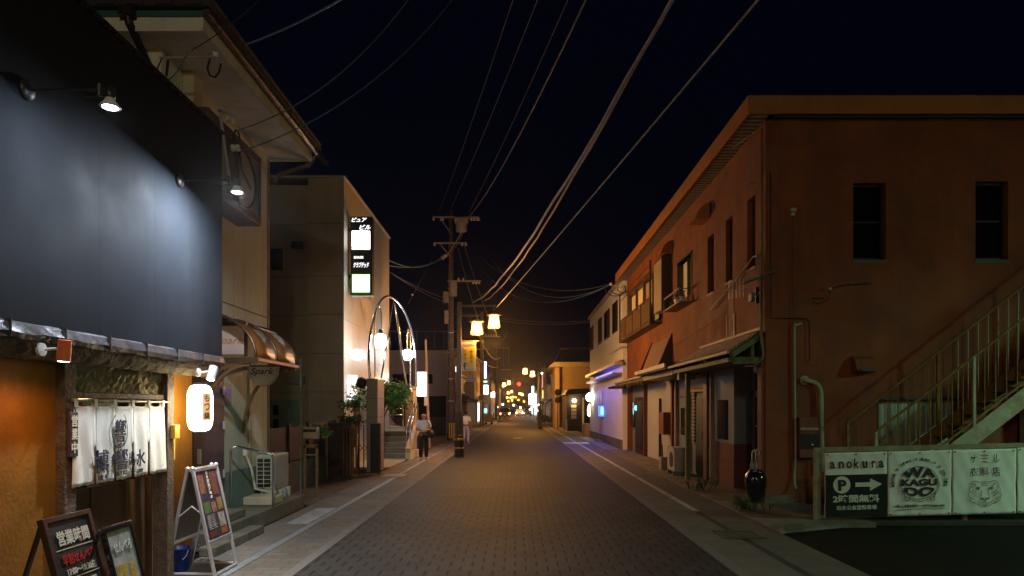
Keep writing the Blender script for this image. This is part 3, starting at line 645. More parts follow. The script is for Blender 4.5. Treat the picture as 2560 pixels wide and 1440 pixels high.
a = thing('service_bracket', 'pale service pipe and looped wires tied under the eave gutter', 'bracket', (-3.8, 8.0, 5.9))
MB().tube([(-4.15, 7.95, 5.83), (-3.55, 8.0, 5.86)], .014, 8).build('pipe', pm('pale_pipe', (.42, .35, .26), .5), a)
MB().tube([(-3.60, 8.03, 5.86), (-3.63, 8.03, 5.74), (-3.60, 8.03, 5.66), (-3.54, 8.03, 5.64), (-3.49, 8.03, 5.70), (-3.47, 8.03, 5.80)], .013, 8).build('hanging_loop', rubber, a)
q = MB(); q.tube([(-4.12, 7.95, 5.83), (-4.22, 7.95, 5.6), (-4.2, 7.95, 5.35), (-4.35, 8.0, 5.1)], .008, 6)
MB().tube([(-4.22 + .07 * cos(radians(d)), 7.95, 5.5 + .07 * sin(radians(d))) for d in range(0, 361, 30)], .006, 6).build('wire_coil', rubber, a); MB().tube([(-4.05, 7.95, 5.8), (-4.07, 7.95, 5.62)], .015, 6).build('wire_end', rubber, a); q.build('loose_wire', rubber, a)
MB().lathe([(.0, -.03), (.04, -.03), (.03, 0), (.04, .03), (0, .03)], (-3.52, 8.0, 5.88), 12).build('insulator', white_paint, a)

# barrel awning
a = thing('barrel_awning', 'curved bronze polycarbonate awning over the snack bar door', 'awning', (-3.9, 10, 2.4))
AY0, AY1, AO, AW, AZ, AH = 9.19, 10.86, -3.50, -4.30, 2.44, .62
arc = lambda k: (AW + (AO - AW) * sin(k), AZ + AH * cos(k))
ks = [pi / 2 * i / 12 for i in range(13)]
amber = pm('amber_sheet', (.42, .13, .02), .12, 0, .12, 3, 0)
nt = amber.node_tree; b = nt.nodes['Principled BSDF']; b.inputs['Transmission Weight'].default_value = .6; [nt.links.remove(l) for l in list(b.inputs['Roughness'].links)]; b.inputs['Roughness'].default_value = .38
for q0, q1 in ((AY0 + .02, (AY0 + AY1) / 2), ((AY0 + AY1) / 2, AY1 - .02)):
    m = MB()
    for i in range(12):
        (x0, z0), (x1, z1) = arc(ks[i]), arc(ks[i + 1]); m.add([(x0, q0, z0), (x1, q0, z1), (x1, q1, z1), (x0, q1, z0)], [(0, 1, 2, 3)])
    o = m.build('roof_sheet', amber, a, smooth=True); o.modifiers.new('t', 'SOLIDIFY').thickness = .006
fr = MB()
for y in (AY0, (AY0 + AY1) / 2, AY1): fr.tube([(arc(k)[0], y, arc(k)[1]) for k in ks], .018, 8)
for i in (0, 5): fr.tube([(arc(ks[i])[0], AY0, arc(ks[i])[1] + .0), (arc(ks[i])[0], AY1, arc(ks[i])[1])], .016, 8)
fr.build('rib', bronze, a, smooth=True)
MB().box(AW, AO + .02, AY0 - .02, AY0 + .02, AZ - .09, AZ - .01).box(AO - .01, AO + .04, AY0 - .03, AY1 + .03, AZ - .06, AZ - .01).box(AW, AO, AY1 - .02, AY1 + .02, AZ - .09, AZ - .01).build('frame', bronze, a, bevel=.004)
for y in (AY0 + .03, AY1 - .15):
    pts = [(AW + .03 + (AO - AW - .12) * (1 - cos(k)), y, 1.36 + (AZ - .10 - 1.36) * sin(k)) for k in ks]
    m = MB()
    for p, q in zip(pts, pts[1:]): m.bar(p, q, .045, .04, (0, 1, 0))
    m.build('bracket', pm('brkt', (.2, .10, .045), .4, .3), a)
# its two signs
a = thing('window_sign', 'square sign lettered Spark inside the end of the curved awning', 'sign', (-4.0, 9.6, 2.7))
MB().box(-4.28, -3.80, 9.55, 9.60, 2.50, 2.90).build('panel', pm('pinkp', (.55, .42, .36), .4, 0, .1, 3, 0), a)
MB().box(-3.80, -3.775, 9.54, 9.61, 2.47, 2.95).box(-4.28, -3.80, 9.54, 9.61, 2.90, 2.95).build('frame', dark_metal, a)
put_text(MB(), 'Spark', (-4.0, 9.545, 2.68), .40, .14, R_, U_, lean=.35).build('lettering', pm('gold_t', (.4, .18, .08), .5), a)
a = thing('hanging_sign', 'white half-oval hanging sign lettered Spark below the curved awning', 'sign', (-3.9, 10.45, 2.2))
pts = [(-3.87 + .245 * cos(t), 2.38 + .30 * sin(t)) for t in [radians(d) for d in range(180, 361, 12)]]
MB().prism(pts, 10.44, 10.47, 'Y').build('plate', pm('dim_white', (.36, .34, .30), .5), a)
MB().tube([(p[0] * 1.0 + (p[0] + 3.87) * -.06, 10.435, p[1] + .012) for p in pts], .006, 6).build('rim', pm('rimg', (.3, .3, .26), .5), a)
put_text(MB(), 'Spark', (-3.88, 10.438, 2.30), .36, .13, R_, U_, lean=.35, bold=.01).build('lettering', black, a)
# poster beside the door, sill things
a = thing('wall_poster', 'small poster with a bright blue patch on the pale green entry wall', 'poster', (-4.28, 10.1, 1.9))
MB().box(WX + .018, WX + .013, 10.05, 10.28, 1.78, 2.12).build('sheet', pm('sheetp', (.2, .2, .25), .5), a)
MB().box(WX + .022, WX + .018, 10.08, 10.25, 1.95, 2.03).build('picture', pm('bluep', (.02, .08, .8), .4, 0, .2, 20, 0, emis=(.02, .08, .8), es=.0), a)
a = thing('power_socket', 'white outdoor socket box with a hanging hose on the green plinth', 'socket', (-4.27, 10.75, .9))
MB().box(WX + .07, WX + .012, 10.72, 10.80, 1.0, 1.12).build('box', white_paint, a, bevel=.004)
MB().tube([(WX + .05, 10.76, 1.0), (WX + .09, 10.85, .8), (WX + .1, 11.0, .45), (WX + .2, 11.2, .38)], .02, 8).build('hose', cream, a)
# steps, mat, handrail, air conditioner
a = thing('entrance_steps', 'low mossy concrete steps before the cream house door', 'steps', (-4, 10, 0))
MB().box(WX + .03, -3.72, 8.25, 12.0, 0, .23).box(-3.718, -3.52, 8.0, 9.55, 0, .115).build('platform', mossy, a, bevel=.012)
MB().box(WX + .03, -3.80, 8.6, 9.6, .232, .34).build('upper_step', mossy, a, bevel=.01)
tag(MB().box(-4.26, -3.78, 10.65, 11.1, .232, .36).build('step_block', beige_step, bevel=.012), 'beige concrete block behind the bent handrail', 'block')
a = thing('handrail', 'bent stainless steel handrail on the concrete platform by the house door', 'handrail', (-4, 10.4, .23))
MB().tube([(-4.20, 10.05, .23), (-4.20, 10.05, 1.12), (-4.17, 10.06, 1.17), (-4.12, 10.08, 1.18), (-3.80, 10.50, 1.05), (-3.765, 10.53, 1.03), (-3.75, 10.54, .98), (-3.75, 10.54, .23)], .019, 12).build('tube', chrome, a, smooth=True)
a = thing('air_conditioner', 'cream outdoor air conditioner unit on concrete feet by the left alley', 'air conditioner', (-4.1, 11.5, .23))
MB().box(-4.27, -3.97, 11.22, 11.92, .40, .98).build('case', pm('ac_m', (.5, .5, .42), .5, 0, .08, 3, .05, 40, dirt=.3, dirtcol=(.25, .25, .2)), a, bevel=.012)
MB().box(-3.962, -3.968, 11.28, 11.86, .45, .93).build('front_plate', pm('ac_f', (.35, .37, .33), .5), a)
q = MB()
for i in range(8): q.box(-4.25, -4.02, 11.195, 11.205, .44 + i * .068, .448 + i * .068)
for x in (-4.25, -4.14, -4.02): q.box(x - .004, x + .004, 11.195, 11.205, .44, .92)
q.build('grille', cream, a); MB().box(-4.245, -4.025, 11.212, 11.218, .44, .93).build('fins', dark_metal, a)
for y in (11.25, 11.45, 11.65, 11.85): MB().box(-4.2, -3.92, y - .035, y + .035, .232, .395).build('foot', pm('ftm', (.42, .44, .36), .8), a, bevel=.012)
# drain pipe between the houses
tag(MB().tube([(-3.93, 8.05, 0), (-3.93, 8.05, 2.25)], .035, 10).build('drainpipe', pm('dp', (.25, .27, .2), .5)), 'grey-green drainpipe beside the lantern', 'pipe')

# ------------------------------------------------------------------ the alley garden
fence_m = striped('fence_m', (.045, .028, .022), (.014, .01, .009), 'Y', .06, .7, .6, .5, .15)
a = thing('garden_fence', 'dark brown slatted garden fence on a low wall beside the alley', 'fence', (-4.5, 15, 0))
MB().box(-4.60, -4.72, 12.6, 18.3, 0, .62).build('base_wall', mossy, a)
MB().box(-4.64, -4.67, 12.6, 15.2, .66, 1.36).build('slat_panel', fence_m, a)
MB().box(-4.62, -4.67, 15.21, 17.4, .30, 1.42).build('slat_panel', pm('rusty_sheet', (.04, .024, .018), .7, 0, .3, 3, .2, 20), a)
for y in (12.65, 13.9, 15.2, 17.42): MB().box(-4.60, -4.67, y - .03, y + .03, .62, 1.44).build('post', dark_metal, a)
a = thing('letterbox', 'silver letterbox on a square wooden stand before the dark fence', 'mailbox', (-4.2, 13.6, 0))
MB().box(-4.24, -3.95, 13.55, 13.75, 1.13, 1.37).build('box', pm('lbx', (.42, .40, .34), .35, .5), a, bevel=.02)
MB().box(-4.22, -3.97, 13.54, 13.552, 1.27, 1.33).build('flap', black, a)
for x in (-4.22, -3.98): MB().box(x - .02, x + .02, 13.62, 13.68, 0, 1.0).build('leg', pm('stand_w', (.22, .13, .06), .7, 0, .3, 10, .3, 40), a)
MB().box(-4.24, -3.96, 13.62, 13.68, .96, 1.02).box(-4.2, -4.0, 13.63, 13.67, .8, .83).build('rail', MATS['stand_w'], a)
tag(MB().tube([(-4.32, 13.7, 0), (-4.32, 13.7, 2.75)], .022, 8).build('standpipe', pm('spm', (.2, .3, .22), .5)), 'thin greenish pipe standing left of the letterbox', 'pipe')
a = thing('ivy', 'small leafy climber growing behind the silver letterbox', 'plant', (-4.1, 13.9, 0))
MB().tube([(-4.1, 13.95, 0), (-4.05, 13.95, .7), (-4.1, 13.9, 1.35)], .012, 6).build('stem', stem_m, a); foliage((-4.05, 13.95, 1.25), .30, 320, .07, 4).build('leaves', leaf, a)
a = thing('folding_gate', 'rusty folding scissor gate pushed against its post by the alley', 'gate', (-4.1, 16.6, 0))
q = MB()
for i in range(5): q.box(-4.18 + i * .075, -4.15 + i * .075, 16.5, 16.54, .12, 1.27)
q.build('bars', rust, a); MB().box(-4.2, -3.85, 16.46, 16.58, 1.25, 1.29).box(-4.02, -3.86, 16.45, 16.6, .8, 1.25).build('frame', rust, a)
q = MB()
for k in (0, 1):
    for i in range(3): q.bar((-3.86 + i * .1, 16.5, .72 + (.14 if (i + k) % 2 else 0)), (-3.76 + i * .1, 16.5, .72 + (0 if (i + k) % 2 else .14)), .01, .012)
q.build('lattice', rust, a)
a = thing('black_gate', 'pair of black iron gate leaves between the folding gate and the pillar', 'gate', (-3.9, 17.8, 0))
for (x0, x1, y) in ((-3.92, -3.90, 17.0), (-3.82, -3.55, 17.9)):
    q = MB().box(x0, x1, y, y + .05, .05, 1.34); 
    q.build('leaf', black, a)
MB().box(-3.85, -3.83, 17.2, 17.25, .05, 1.32).box(-3.60, -3.56, 17.85, 17.9, 0, 1.36).build('post', dark_metal, a)
MB().box(-4.58, -4.0, 16.62, 16.68, 0, 1.38).build('panel', MATS['rusty_sheet'], a)
# ------------------------------------------------------------------ the tiled bar building with the lit tower sign
a = thing('bar_building', 'beige tiled three storey building with a glossy street face carrying the lit tower sign', 'building', (-6, 23, 0))
bt = pm('beige_tile', (.46, .39, .27), .6, 0, .08, 1.5, .1, 20, streak=.25, dirtcol=(.16, .13, .09))
MB().box(-5.92, -4.92, 19.44, 26.4, 0, 8.30).box(-11, -5.92, 19.62, 26.4, 0, 8.15).build('wall', bt, a)
q = MB()
for z in (1.1, 2.2, 3.3, 4.4, 5.5, 7.0): q.box(-5.90, -4.94, 19.432, 19.44, z, z + .012); q.box(-11, -5.93, 19.612, 19.62, z, z + .012)
q.build('joint', pm('jnt', (.14, .11, .08), .8), a)
gloss = pm('gloss_tile', (.42, .37, .30), .5, 0, .05, 2, .006, 3, coat=.22)
q = MB()
for i in range(7):
    for j in range(8): q.box(-4.92, -4.90, 19.45 + i * .99, 19.45 + i * .99 + .982, .3 + j * 1.0, 1.292 + j * 1.0)
q.build('facing', gloss, a)
MB().box(-11, -4.86, 19.40, 26.46, 8.302, 8.36).build('coping', pm('cop', (.45, .42, .36), .5), a)
dg_ = pm('green_door', (.20, .30, .22), .5, 0, .1, 3, .1, 30)
d = MB().box(-7.05, -6.22, 19.55, 19.615, .1, 1.98).build('door', dg_, a)
for i in range(4): MB().box(-6.95, -6.80, 19.53, 19.549, .35 + i * .40, .63 + i * .40).build('pane', glass_dark, d)
MB().box(-6.5, -6.05, 19.45, 19.6, 2.45, 2.65).build('vent', pm('ventm', (.3, .28, .24), .5), a)
MB().box(-7.0, -6.7, 19.5, 19.615, 5.7, 6.3).build('window', glass_dark, a)
MB().box(-6.4, -6.1, 19.45, 19.6, 6.3, 6.5).build('vent', dark_metal, a)
MB().box(-4.897, -4.88, 23.2, 24.4, .3, 2.3).build('entrance', glass_dark, a)
MB().tube([(-5.94, 19.55, .1), (-5.94, 19.55, 3.0)], .03, 8).build('drainpipe', MATS['spm'], a)
# tower sign
a = thing('tower_sign', 'tall black vertical signboard with glowing white panels on the tiled building', 'sign', (-4.5, 19.9, 6.2))
SX0, SX1, SY, ST, SB = -4.83, -4.19, 19.9, 7.33, 5.05
MB().box(SX0, SX1, SY, SY + .28, SB, ST).build('cabinet', black, a, bevel=.01)
MB().box(SX0 + .01, SX1 - .01, SY + .02, SY + .26, SB - .03, SB - .002).build('base_tray', alu, a)
for z in (5.6, 6.98): MB().box(-4.92, SX0, SY + .08, SY + .2, z - .05, z + .05).build('bracket', dark_metal, a)
glow = em('panel_glow', (1, .99, .95), 3)
MB().box(-4.78, -4.255, SY - .006, SY - .001, 6.37, 6.91).build('light_panel', glow, a)
p2 = MB().box(-4.78, -4.255, SY - .006, SY - .001, 5.11, 5.65).build('light_panel', em('green_edge', (.35, 1, .12), .6), a)
MB().box(-4.755, -4.28, SY - .010, SY - .0065, 5.15, 5.62).build('panel_face', glow, p2)
tg = em('text_glow', (.95, .97, 1), 1)
q = MB(); put_text(q, 'ピュア', (-4.57, SY - .004, 7.235), .44, .13, R_, U_, lean=.3, bold=.02); put_text(q, 'ビル', (-4.40, SY - .004, 7.02), .33, .14, R_, U_, lean=.3, bold=.02)
put_text(q, 'SNACK', (-4.58, SY - .004, 6.14), .29, .07, R_, U_, bold=.04); put_text(q, 'クラブデッド', (-4.51, SY - .004, 5.92), .45, .16, R_, U_, lean=.3, bold=.02)
q.build('lettering', tg, a)
gt_ = pm('grey_ink', (.30, .28, .26), .6); q = MB(); put_text(q, 'スナック', (-4.54, SY - .007, 6.66), .34, .07, R_, U_, lean=.3)
put_text(q, 'カフェ夢', (-4.52, SY - .011, 5.26), .40, .06, R_, U_); q.build('lettering', gt_, a)
MB().box(-4.31, -4.26, SY - .009, SY - .0065, 6.85, 6.905).box(-4.775, -4.72, SY - .009, SY - .0065, 6.39, 6.45).build('spot_mark', em('redspot', (1, .15, .05), 1.5), a)
MB().ball((-4.60, SY - .012, 5.35), .028, 10, (1.6, .15, 1)).build('fruit', em('orspot', (1, .45, .02), 1.2), a); MB().ball((-4.71, SY - .012, 5.36), .028, 10, (1.5, .15, .8)).build('leaf_mark', em('gspot', (.0, .5, .15), 1), a)

# pillars, big hoops and globe lamps at its entrance
for (y, lab) in ((18.55, 'nearer tiled pillar carrying one foot of the chrome hoop'), (25.0, 'farther tiled pillar at the top of the street steps, foot of the chrome hoop')):
    a = thing('tiled_pillar', lab, 'pillar', (-3.9, y + .45, 0))
    MB().box(-4.06, -3.76, y, y + .9, 0, 2.555).build('shaft', pm('pil_tile', (.37, .33, .26), .45, 0, .06, 2, .1, 20), a, bevel=.006)
    q = MB()
    for z in (.5, 1.0, 1.5, 2.0): q.box(-4.062, -3.758, y - .002, y + .902, z, z + .01)
    q.build('joint', MATS['jnt'], a)
a = thing('chrome_hoop', 'tall polished chrome hoop with slanting tubes spanning the two tiled pillars', 'arch', (-3.9, 22, 2.55))
def P3(px, py, Y): return at(px, py, Y)
hp = [(925, 945, 19.0), (922, 905, 19.0), (923, 862, 19.15), (929, 815, 19.4), (938, 778, 19.9), (951, 752, 20.6), (967, 741, 21.3), (983, 746, 22.1), (1000, 762, 22.9), (1016, 790, 23.7), (1028, 825, 24.4), (1036, 865, 25.0), (1040, 910, 25.3), (1041, 968, 25.4)]
def smooth(pp, k=5):
    P = [at(*p) for p in pp]; out = []
    for i in range(len(P) - 1):
        p0, p1, p2, p3 = P[max(i - 1, 0)], P[i], P[i + 1], P[min(i + 2, len(P) - 1)]
        for j in range(k):
            t = j / k; out.append(.5 * ((2 * p1) + (p2 - p0) * t + (2 * p0 - 5 * p1 + 4 * p2 - p3) * t * t + (3 * p1 - p0 - 3 * p2 + p3) * t ** 3))
    return out + [P[-1]]
MB().tube(smooth(hp), .038, 12).build('hoop', chrome, a, smooth=True)
MB().tube([at(985, 754, 21.9), at(953, 945, 19.1)], .026, 12).build('strut', chrome, a, smooth=True)
MB().tube([at(987, 756, 21.9), at(1017, 968, 25.2)], .038, 12).build('strut', chrome, a, smooth=True)
a = thing('chrome_crook', 'slim chrome crook on the nearer pillar holding the higher globe lamp', 'lamp post', (-3.9, 19.2, 2.55))
MB().tube(smooth([(937, 945, 19.2), (937, 900, 19.2), (937, 810, 19.2), (940, 780, 19.25), (946, 766, 19.3), (951, 772, 19.4), (954, 800, 19.5), (953, 836, 19.5)]), .022, 12).build('pole', chrome, a, smooth=True)
l1 = at(951.5, 853, 19.5)
MB().lathe([(.03, .34), (.055, .32), (.07, .22), (.07, .19), (0, .19)], l1, 14).build('socket', black, a, smooth=True)
MB().lathe([(.06, .20), (.13, .17), (.163, .08), (.163, -.03), (.14, -.13), (.10, -.185), (0, -.19)], l1, 24).build('globe', em('globe_w', (.84, .93, 1), 38), a, smooth=True)
a = thing('chrome_crook', 'thin chrome crook on the farther pillar holding the lower round lamp', 'lamp post', (-3.9, 25.2, 2.55))
MB().tube(smooth([(1026, 965, 25.2), (1026, 900, 25.2), (1026, 845, 25.2), (1024, 826, 25.2), (1020, 826, 25.2), (1018, 850, 25.2), (1018, 872, 25.2)]), .026, 10).build('pole', chrome, a, smooth=True)
MB().lathe([(.04, .27), (.07, .24), (.08, .19), (0, .18)], at(1019, 887, 25.1), 14).build('socket', black, a, smooth=True)
MB().ball(at(1019, 887, 25.1), .20, 32).build('globe', MATS['globe_w'], a, smooth=True)
a = thing('round_lamp_cap', 'small round green and white lamp cap on the farther pillar top', 'lamp', at(1024, 978, 25.0))
MB().lathe([(0, -.02), (.10, -.02), (.12, .03), (.10, .06), (0, .06)], at(1023, 977, 24.97), 20, 'Y').build('rim', white_paint, a, smooth=True)
MB().lathe([(0, -.03), (.07, -.028), (.07, -.02), (0, -.02)], at(1023, 977, 24.97), 20, 'Y').build('lens', pm('glens', (.05, .25, .1), .3), a)
# steps
a = thing('stone_steps', 'grey stone steps rising beside the pillars to the bar entrance', 'steps', (-4.1, 23.5, 0))
stp = pm('step_m', (.26, .27, .23), .7, 0, .2, 4, .3, 40)
q = MB(); q2 = MB()
for i in range(5):
    q.box(-5.4, -3.72, 23.0 + i * .34, 25.0 if i < 4 else 30.0, .05 + i * .175, .05 + (i + 1) * .175 - .012)
    q2.box(-5.42, -3.70, 22.985 + i * .34, 23.05 + i * .34, .05 + (i + 1) * .175 - .02, .05 + (i + 1) * .175)
q.build('step', stp, a); q2.build('nosing', pm('nos', (.5, .5, .45), .6), a)
MB().box(-3.72, -3.55, 22.9, 24.9, 0, .25).build('kerb', cream, a)
MB().bar((-3.64, 22.95, .25), (-3.64, 24.95, 1.0), .16, .3).build('cheek', pm('pink_st', (.50, .42, .36), .5), a)
a = thing('stair_rail', 'shining chrome handrail climbing the right side of the stone steps', 'handrail', (-3.7, 24, .3))
for x in (-3.70, -3.58): MB().tube([(x, 23.1, .3), (x, 23.1, 1.15), (x, 24.9, 1.93), (x, 24.9, 1.0)], .022, 8).build('rail', chrome, a, smooth=True)
a = thing('landing_rail', 'chrome landing railing at the top of the stone steps', 'railing', (-4.6, 25, .9))
q = MB()
for x in (-5.1, -4.86, -4.12): q.tube([(x, 24.95, .92), (x, 24.95, 1.98)], .018, 8)
for z in (1.98, 1.72, 1.50): q.tube([(-5.2, 24.95, z), (-4.08, 24.95, z)], .016, 8)
q.build('rail', chrome, a, smooth=True)
# plants, bright board, lattice
a = thing('potted_shrub', 'large leafy green shrub between the two tiled pillars', 'shrub', (-4.15, 22.6, 0))
MB().tube([(-4.4, 22.6, .05), (-4.38, 22.6, 1.6), (-4.3, 22.6, 2.1)], [.05, .035, .02], 8).tube([(-4.38, 22.6, 1.4), (-4.1, 22.5, 2.1)], [.025, .012], 6).tube([(-4.39, 22.6, 1.3), (-4.6, 22.7, 2.0)], [.025, .012], 6).build('trunk', stem_m, a)
foliage((-4.15, 22.6, 2.12), .52, 2600, .16, 21, .8).build('crown', leaf, a)
a = thing('planter_shrub', 'leafy shrub behind the nearer tiled pillar, in front of the white lattice', 'shrub', (-4.6, 19.6, 0))
MB().tube([(-4.55, 19.6, 0), (-4.5, 19.6, 1.0), (-4.5, 19.6, 2.2)], [.03, .02, .01], 6).build('trunk', stem_m, a)
foliage((-4.50, 19.3, 1.95), .36, 900, .10, 5, 1.3).build('crown', leaf, a)
a = thing('low_hedge', 'low dark hedge above the fence panel by the nearer pillar', 'hedge', (-4.6, 18.9, 0))
MB().tube([(-4.6, 18.9, 0), (-4.6, 18.9, 1.2)], .03, 6).build('trunk', stem_m, a); foliage((-4.55, 18.8, 1.38), .32, 700, .08, 6, .5).build('crown', leaf_dark, a)
a = thing('menu_lightbox', 'overexposed lit food menu board on the wall behind the shrub', 'sign', (-4.8, 19.9, 2.4))
MB().box(-4.90, -4.62, 19.86, 19.95, 1.95, 2.72).build('cabinet', white_paint, a)
MB().box(-4.89, -4.63, 19.85, 19.858, 1.97, 2.70).build('panel', em('menu_glow', (1, .92, .88), 1.6), a)
MB().box(-4.85, -4.68, 19.844, 19.849, 2.58, 2.64).box(-4.83, -4.72, 19.844, 19.849, 2.15, 2.2).build('print', em('redglow', (1, .2, .12), 1.5), a)
a = thing('price_banner', 'pinkish price banner standing left of the white lattice', 'banner', (-4.6, 19.7, .9))
MB().box(-4.68, -4.50, 19.70, 19.72, 1.0, 1.85).build('cloth', pm('pinkb', (.6, .42, .36), .7), a); MB().box(-4.65, -4.60, 19.694, 19.699, 1.2, 1.7).box(-4.56, -4.52, 19.694, 19.699, 1.1, 1.4).build('print', pm('orp', (.6, .12, .03), .6), a)
MB().tube([(-4.69, 19.71, 0), (-4.69, 19.71, 1.9)], .012, 6).build('pole', white_paint, a)
q = MB()
for i in range(8): q.box(-4.47, -4.2, 19.6, 19.615, 1.15 + i * .10, 1.175 + i * .10)
for i in range(4): q.box(-4.47 + i * .085, -4.445 + i * .085, 19.59, 19.6, 1.1, 1.95)
tag(q.build('lattice_screen', white_paint), 'white lattice screen behind the nearer pillar shrub', 'screen')
tag(MB().lathe([(0, -.06), (.10, -.05), (.155, 0), (.16, .02), (0, .02)], at(904, 957, 18.9), 22, 'Y').tube([at(904, 957, 18.92), at(920, 950, 18.92)], .012, 6).build('round_mirror', black, smooth=True), 'black back of a round mirror beside the nearer tiled pillar', 'mirror')

# ------------------------------------------------------------------ street lamps with a pair of lanterns
sod = em('sodium', (1, .50, .09), 9)
cap_m = pm('lamp_cap', (.28, .15, .05), .5)
def lantern_geo(c):
    x, y, z = c; g1 = MB(); g2 = MB()
    g1.lathe([(.155, .19), (.165, .0), (.205, -.20), (.0, -.205)], c, 8)
    g2.lathe([(.0, .30), (.05, .29), (.12, .245), (.27, .22), (.27, .195), (.15, .19)], c, 8).lathe([(.215, -.205), (.22, -.24), (.05, -.25), (0, -.25)], c, 8)
    for k in range(8): a_ = 2 * pi * k / 8; g2.tube([Vector(c) + Vector((.16 * cos(a_), .16 * sin(a_), .19)), Vector(c) + Vector((.208 * cos(a_), .208 * sin(a_), -.205))], .007, 4)
    return g1, g2
post_m = pm('lamp_post_m', (.075, .055, .045), .4, .5, .15, 5, .05, 40)
def street_lamp(x, y, d, label, banner=False, power=270, base=0):
    """d: +1 arms point to +X"""
    a = thing('street_lamp', label, 'street lamp', (x, y, base), 'twin-lantern street lamps along the road')
    MB().box(x - .075, x + .075, y - .075, y + .075, .9, 5.52).build('post', post_m, a, bevel=.008)
    q = MB().lathe([(.17, 0), (.17, .78), (.155, .80), (.13, 1.62), (.0, 1.62)], (x, y, base), 18); q.build('base_sleeve', pm('sleeve', (.05, .045, .03), .45, .4, .2, 5, .1, 30), a, smooth=False)
    MB().lathe([(.0, .60), (.205, .60), (.21, .63), (.21, .66), (.205, .68), (0, .68)], (x, y, 0), 18).lathe([(.0, .3), (.19, .30), (.195, .33), (.19, .36), (0, .36)], (x, y, 0), 18).build('reflector_ring', pm('ring_m', (.65, .42, .08), .25, .7), a)
    MB().box(x, x + d * 1.30, y - .03, y + .03, 5.36, 5.42).box(x, x + d * .82, y - .03, y + .03, 5.02, 5.07).tube([(x + d * .62, y, 5.03), (x + d * .62, y, 4.86)], .014, 6).tube([(x + d * 1.24, y, 5.38), (x + d * 1.24, y, 5.10)], .014, 6).build('arm', post_m, a)
    for dx, z in ((.62, 4.62), (1.24, 4.86)):
        c = (x + d * dx, y, z - .01); g1, g2 = lantern_geo(c)
        o = g2.build('lantern', cap_m, a); g1.build('lantern_glass', sod, o)
        ld = bpy.data.lights.new('lantern_light', 'POINT'); ld.energy = power; ld.color = (1, .43, .085); ld.shadow_soft_size = .14
        lo = bpy.data.objects.new('lantern_light', ld); COL.objects.link(lo); lo.parent = a; lo.location = (c[0] - x, 0, c[2] - .42)
    return a
LAMPS = [(-2.02, 24.3, 1, 'tall dark street lamp with two orange lanterns and a yellow banner, nearest on the left'), (2.0, 57, -1, 'twin-lantern street lamp standing at the right edge of the road, beyond the white building'),
         (-2.1, 83, 1, 'second twin-lantern street lamp on the left side, beside the handcart'), (2.0, 147, -1, 'far twin-lantern street lamp on the right, near the bright blue-white signs'), (-2.1, 128, 1, 'third twin-lantern street lamp on the left side, left of the red signal'),
         (-2.1, 190, 1, 'farthest twin-lantern street lamp on the left, small and low above the van')]
first = None
for x, y, d, lab in LAMPS:
    if d > 0 and first: copy_tree(first, (x, y, 0), lab)
    else:
        o = street_lamp(x, y, d, lab)
        if d > 0: first = o
tag(bpy.data.objects['street_lamp'], LAMPS[0][3], 'street lamp')
# the same lamps go on behind the photographer
street_lamp(2.0, -12, -1, 'twin-lantern street lamp on the right behind the photographer', power=110)
a = thing('street_light', 'plain tall street light with a white head behind the photographer', 'street lamp', (-3.3, -5, 0))
MB().tube([(-3.3, -5, 0), (-3.3, -5, 6.6), (-3.1, -5, 6.8), (.2, -5, 6.85)], .06, 8).box(.0, .6, -5.12, -4.88, 6.84, 6.92).build('pole', dark_metal, a)
MB().box(.05, .55, -5.1, -4.9, 6.80, 6.838).build('lens', em('lens_w', (1, .92, .70), 60), a)
ld = bpy.data.lights.new('street_light', 'POINT'); ld.energy = 230; ld.color = (1, .93, .70); ld.shadow_soft_size = .25
lo = bpy.data.objects.new('street_light', ld); COL.objects.link(lo); lo.location = (.3, -5, 6.55)
# banner on the first lamp
a = thing('street_banner', 'yellow and white vertical banner hanging from the nearest street lamp', 'banner', (-1.7, 24.3, 3.6))
bx0, bx1, bz0, bz1, by = -1.93, -1.42, 3.06, 4.10, 24.26
MB().tube([(-2.0, by, 4.13), (-1.32, by, 4.13)], .014, 6).build('rod', cap_m, a)
MB().box(bx0, bx1, by - .004, by + .004, bz0, bz1).build('cloth', pm('bcloth', (.62, .62, .52), .8, 0, .1, 4, .1, 20), a)
yel = pm('byel', (.75, .52, .02), .8, 0, .05, 4, 0)
MB().prism([(-1.88, 3.42), (-1.84, 3.90), (-1.44, 3.90), (-1.52, 3.22), (-1.66, 3.28), (-1.72, 3.42)], by - .012, by - .006, 'Y').build('yellow_field', yel, a)
q = MB(); put_text(q, '出水商店街', (-1.675, by - .008, 3.99), .43, .075, R_, U_, bold=.03); q.build('lettering', pm('bred', (.7, .08, .03), .7), a)
q = MB(); col_text(q, 'ゆんだら', (-1.585, by - .014, 3.58), .10, .48, R_, U_, bold=.02); col_text(q, 'くねん', (-1.79, by - .014, 3.66), .09, .36, R_, U_, bold=.02); put_text(q, '- - - - -', (-1.62, by - .008, 3.12), .35, .02, R_, U_); q.build('lettering', ink, a)
MB().box(-1.86, -1.78, by - .012, by - .007, 3.30, 3.36).box(-1.88, -1.77, by - .012, by - .007, 3.24, 3.28).box(-1.84, -1.80, by - .012, by - .007, 3.12, 3.24).build('figure_print', ink, a)

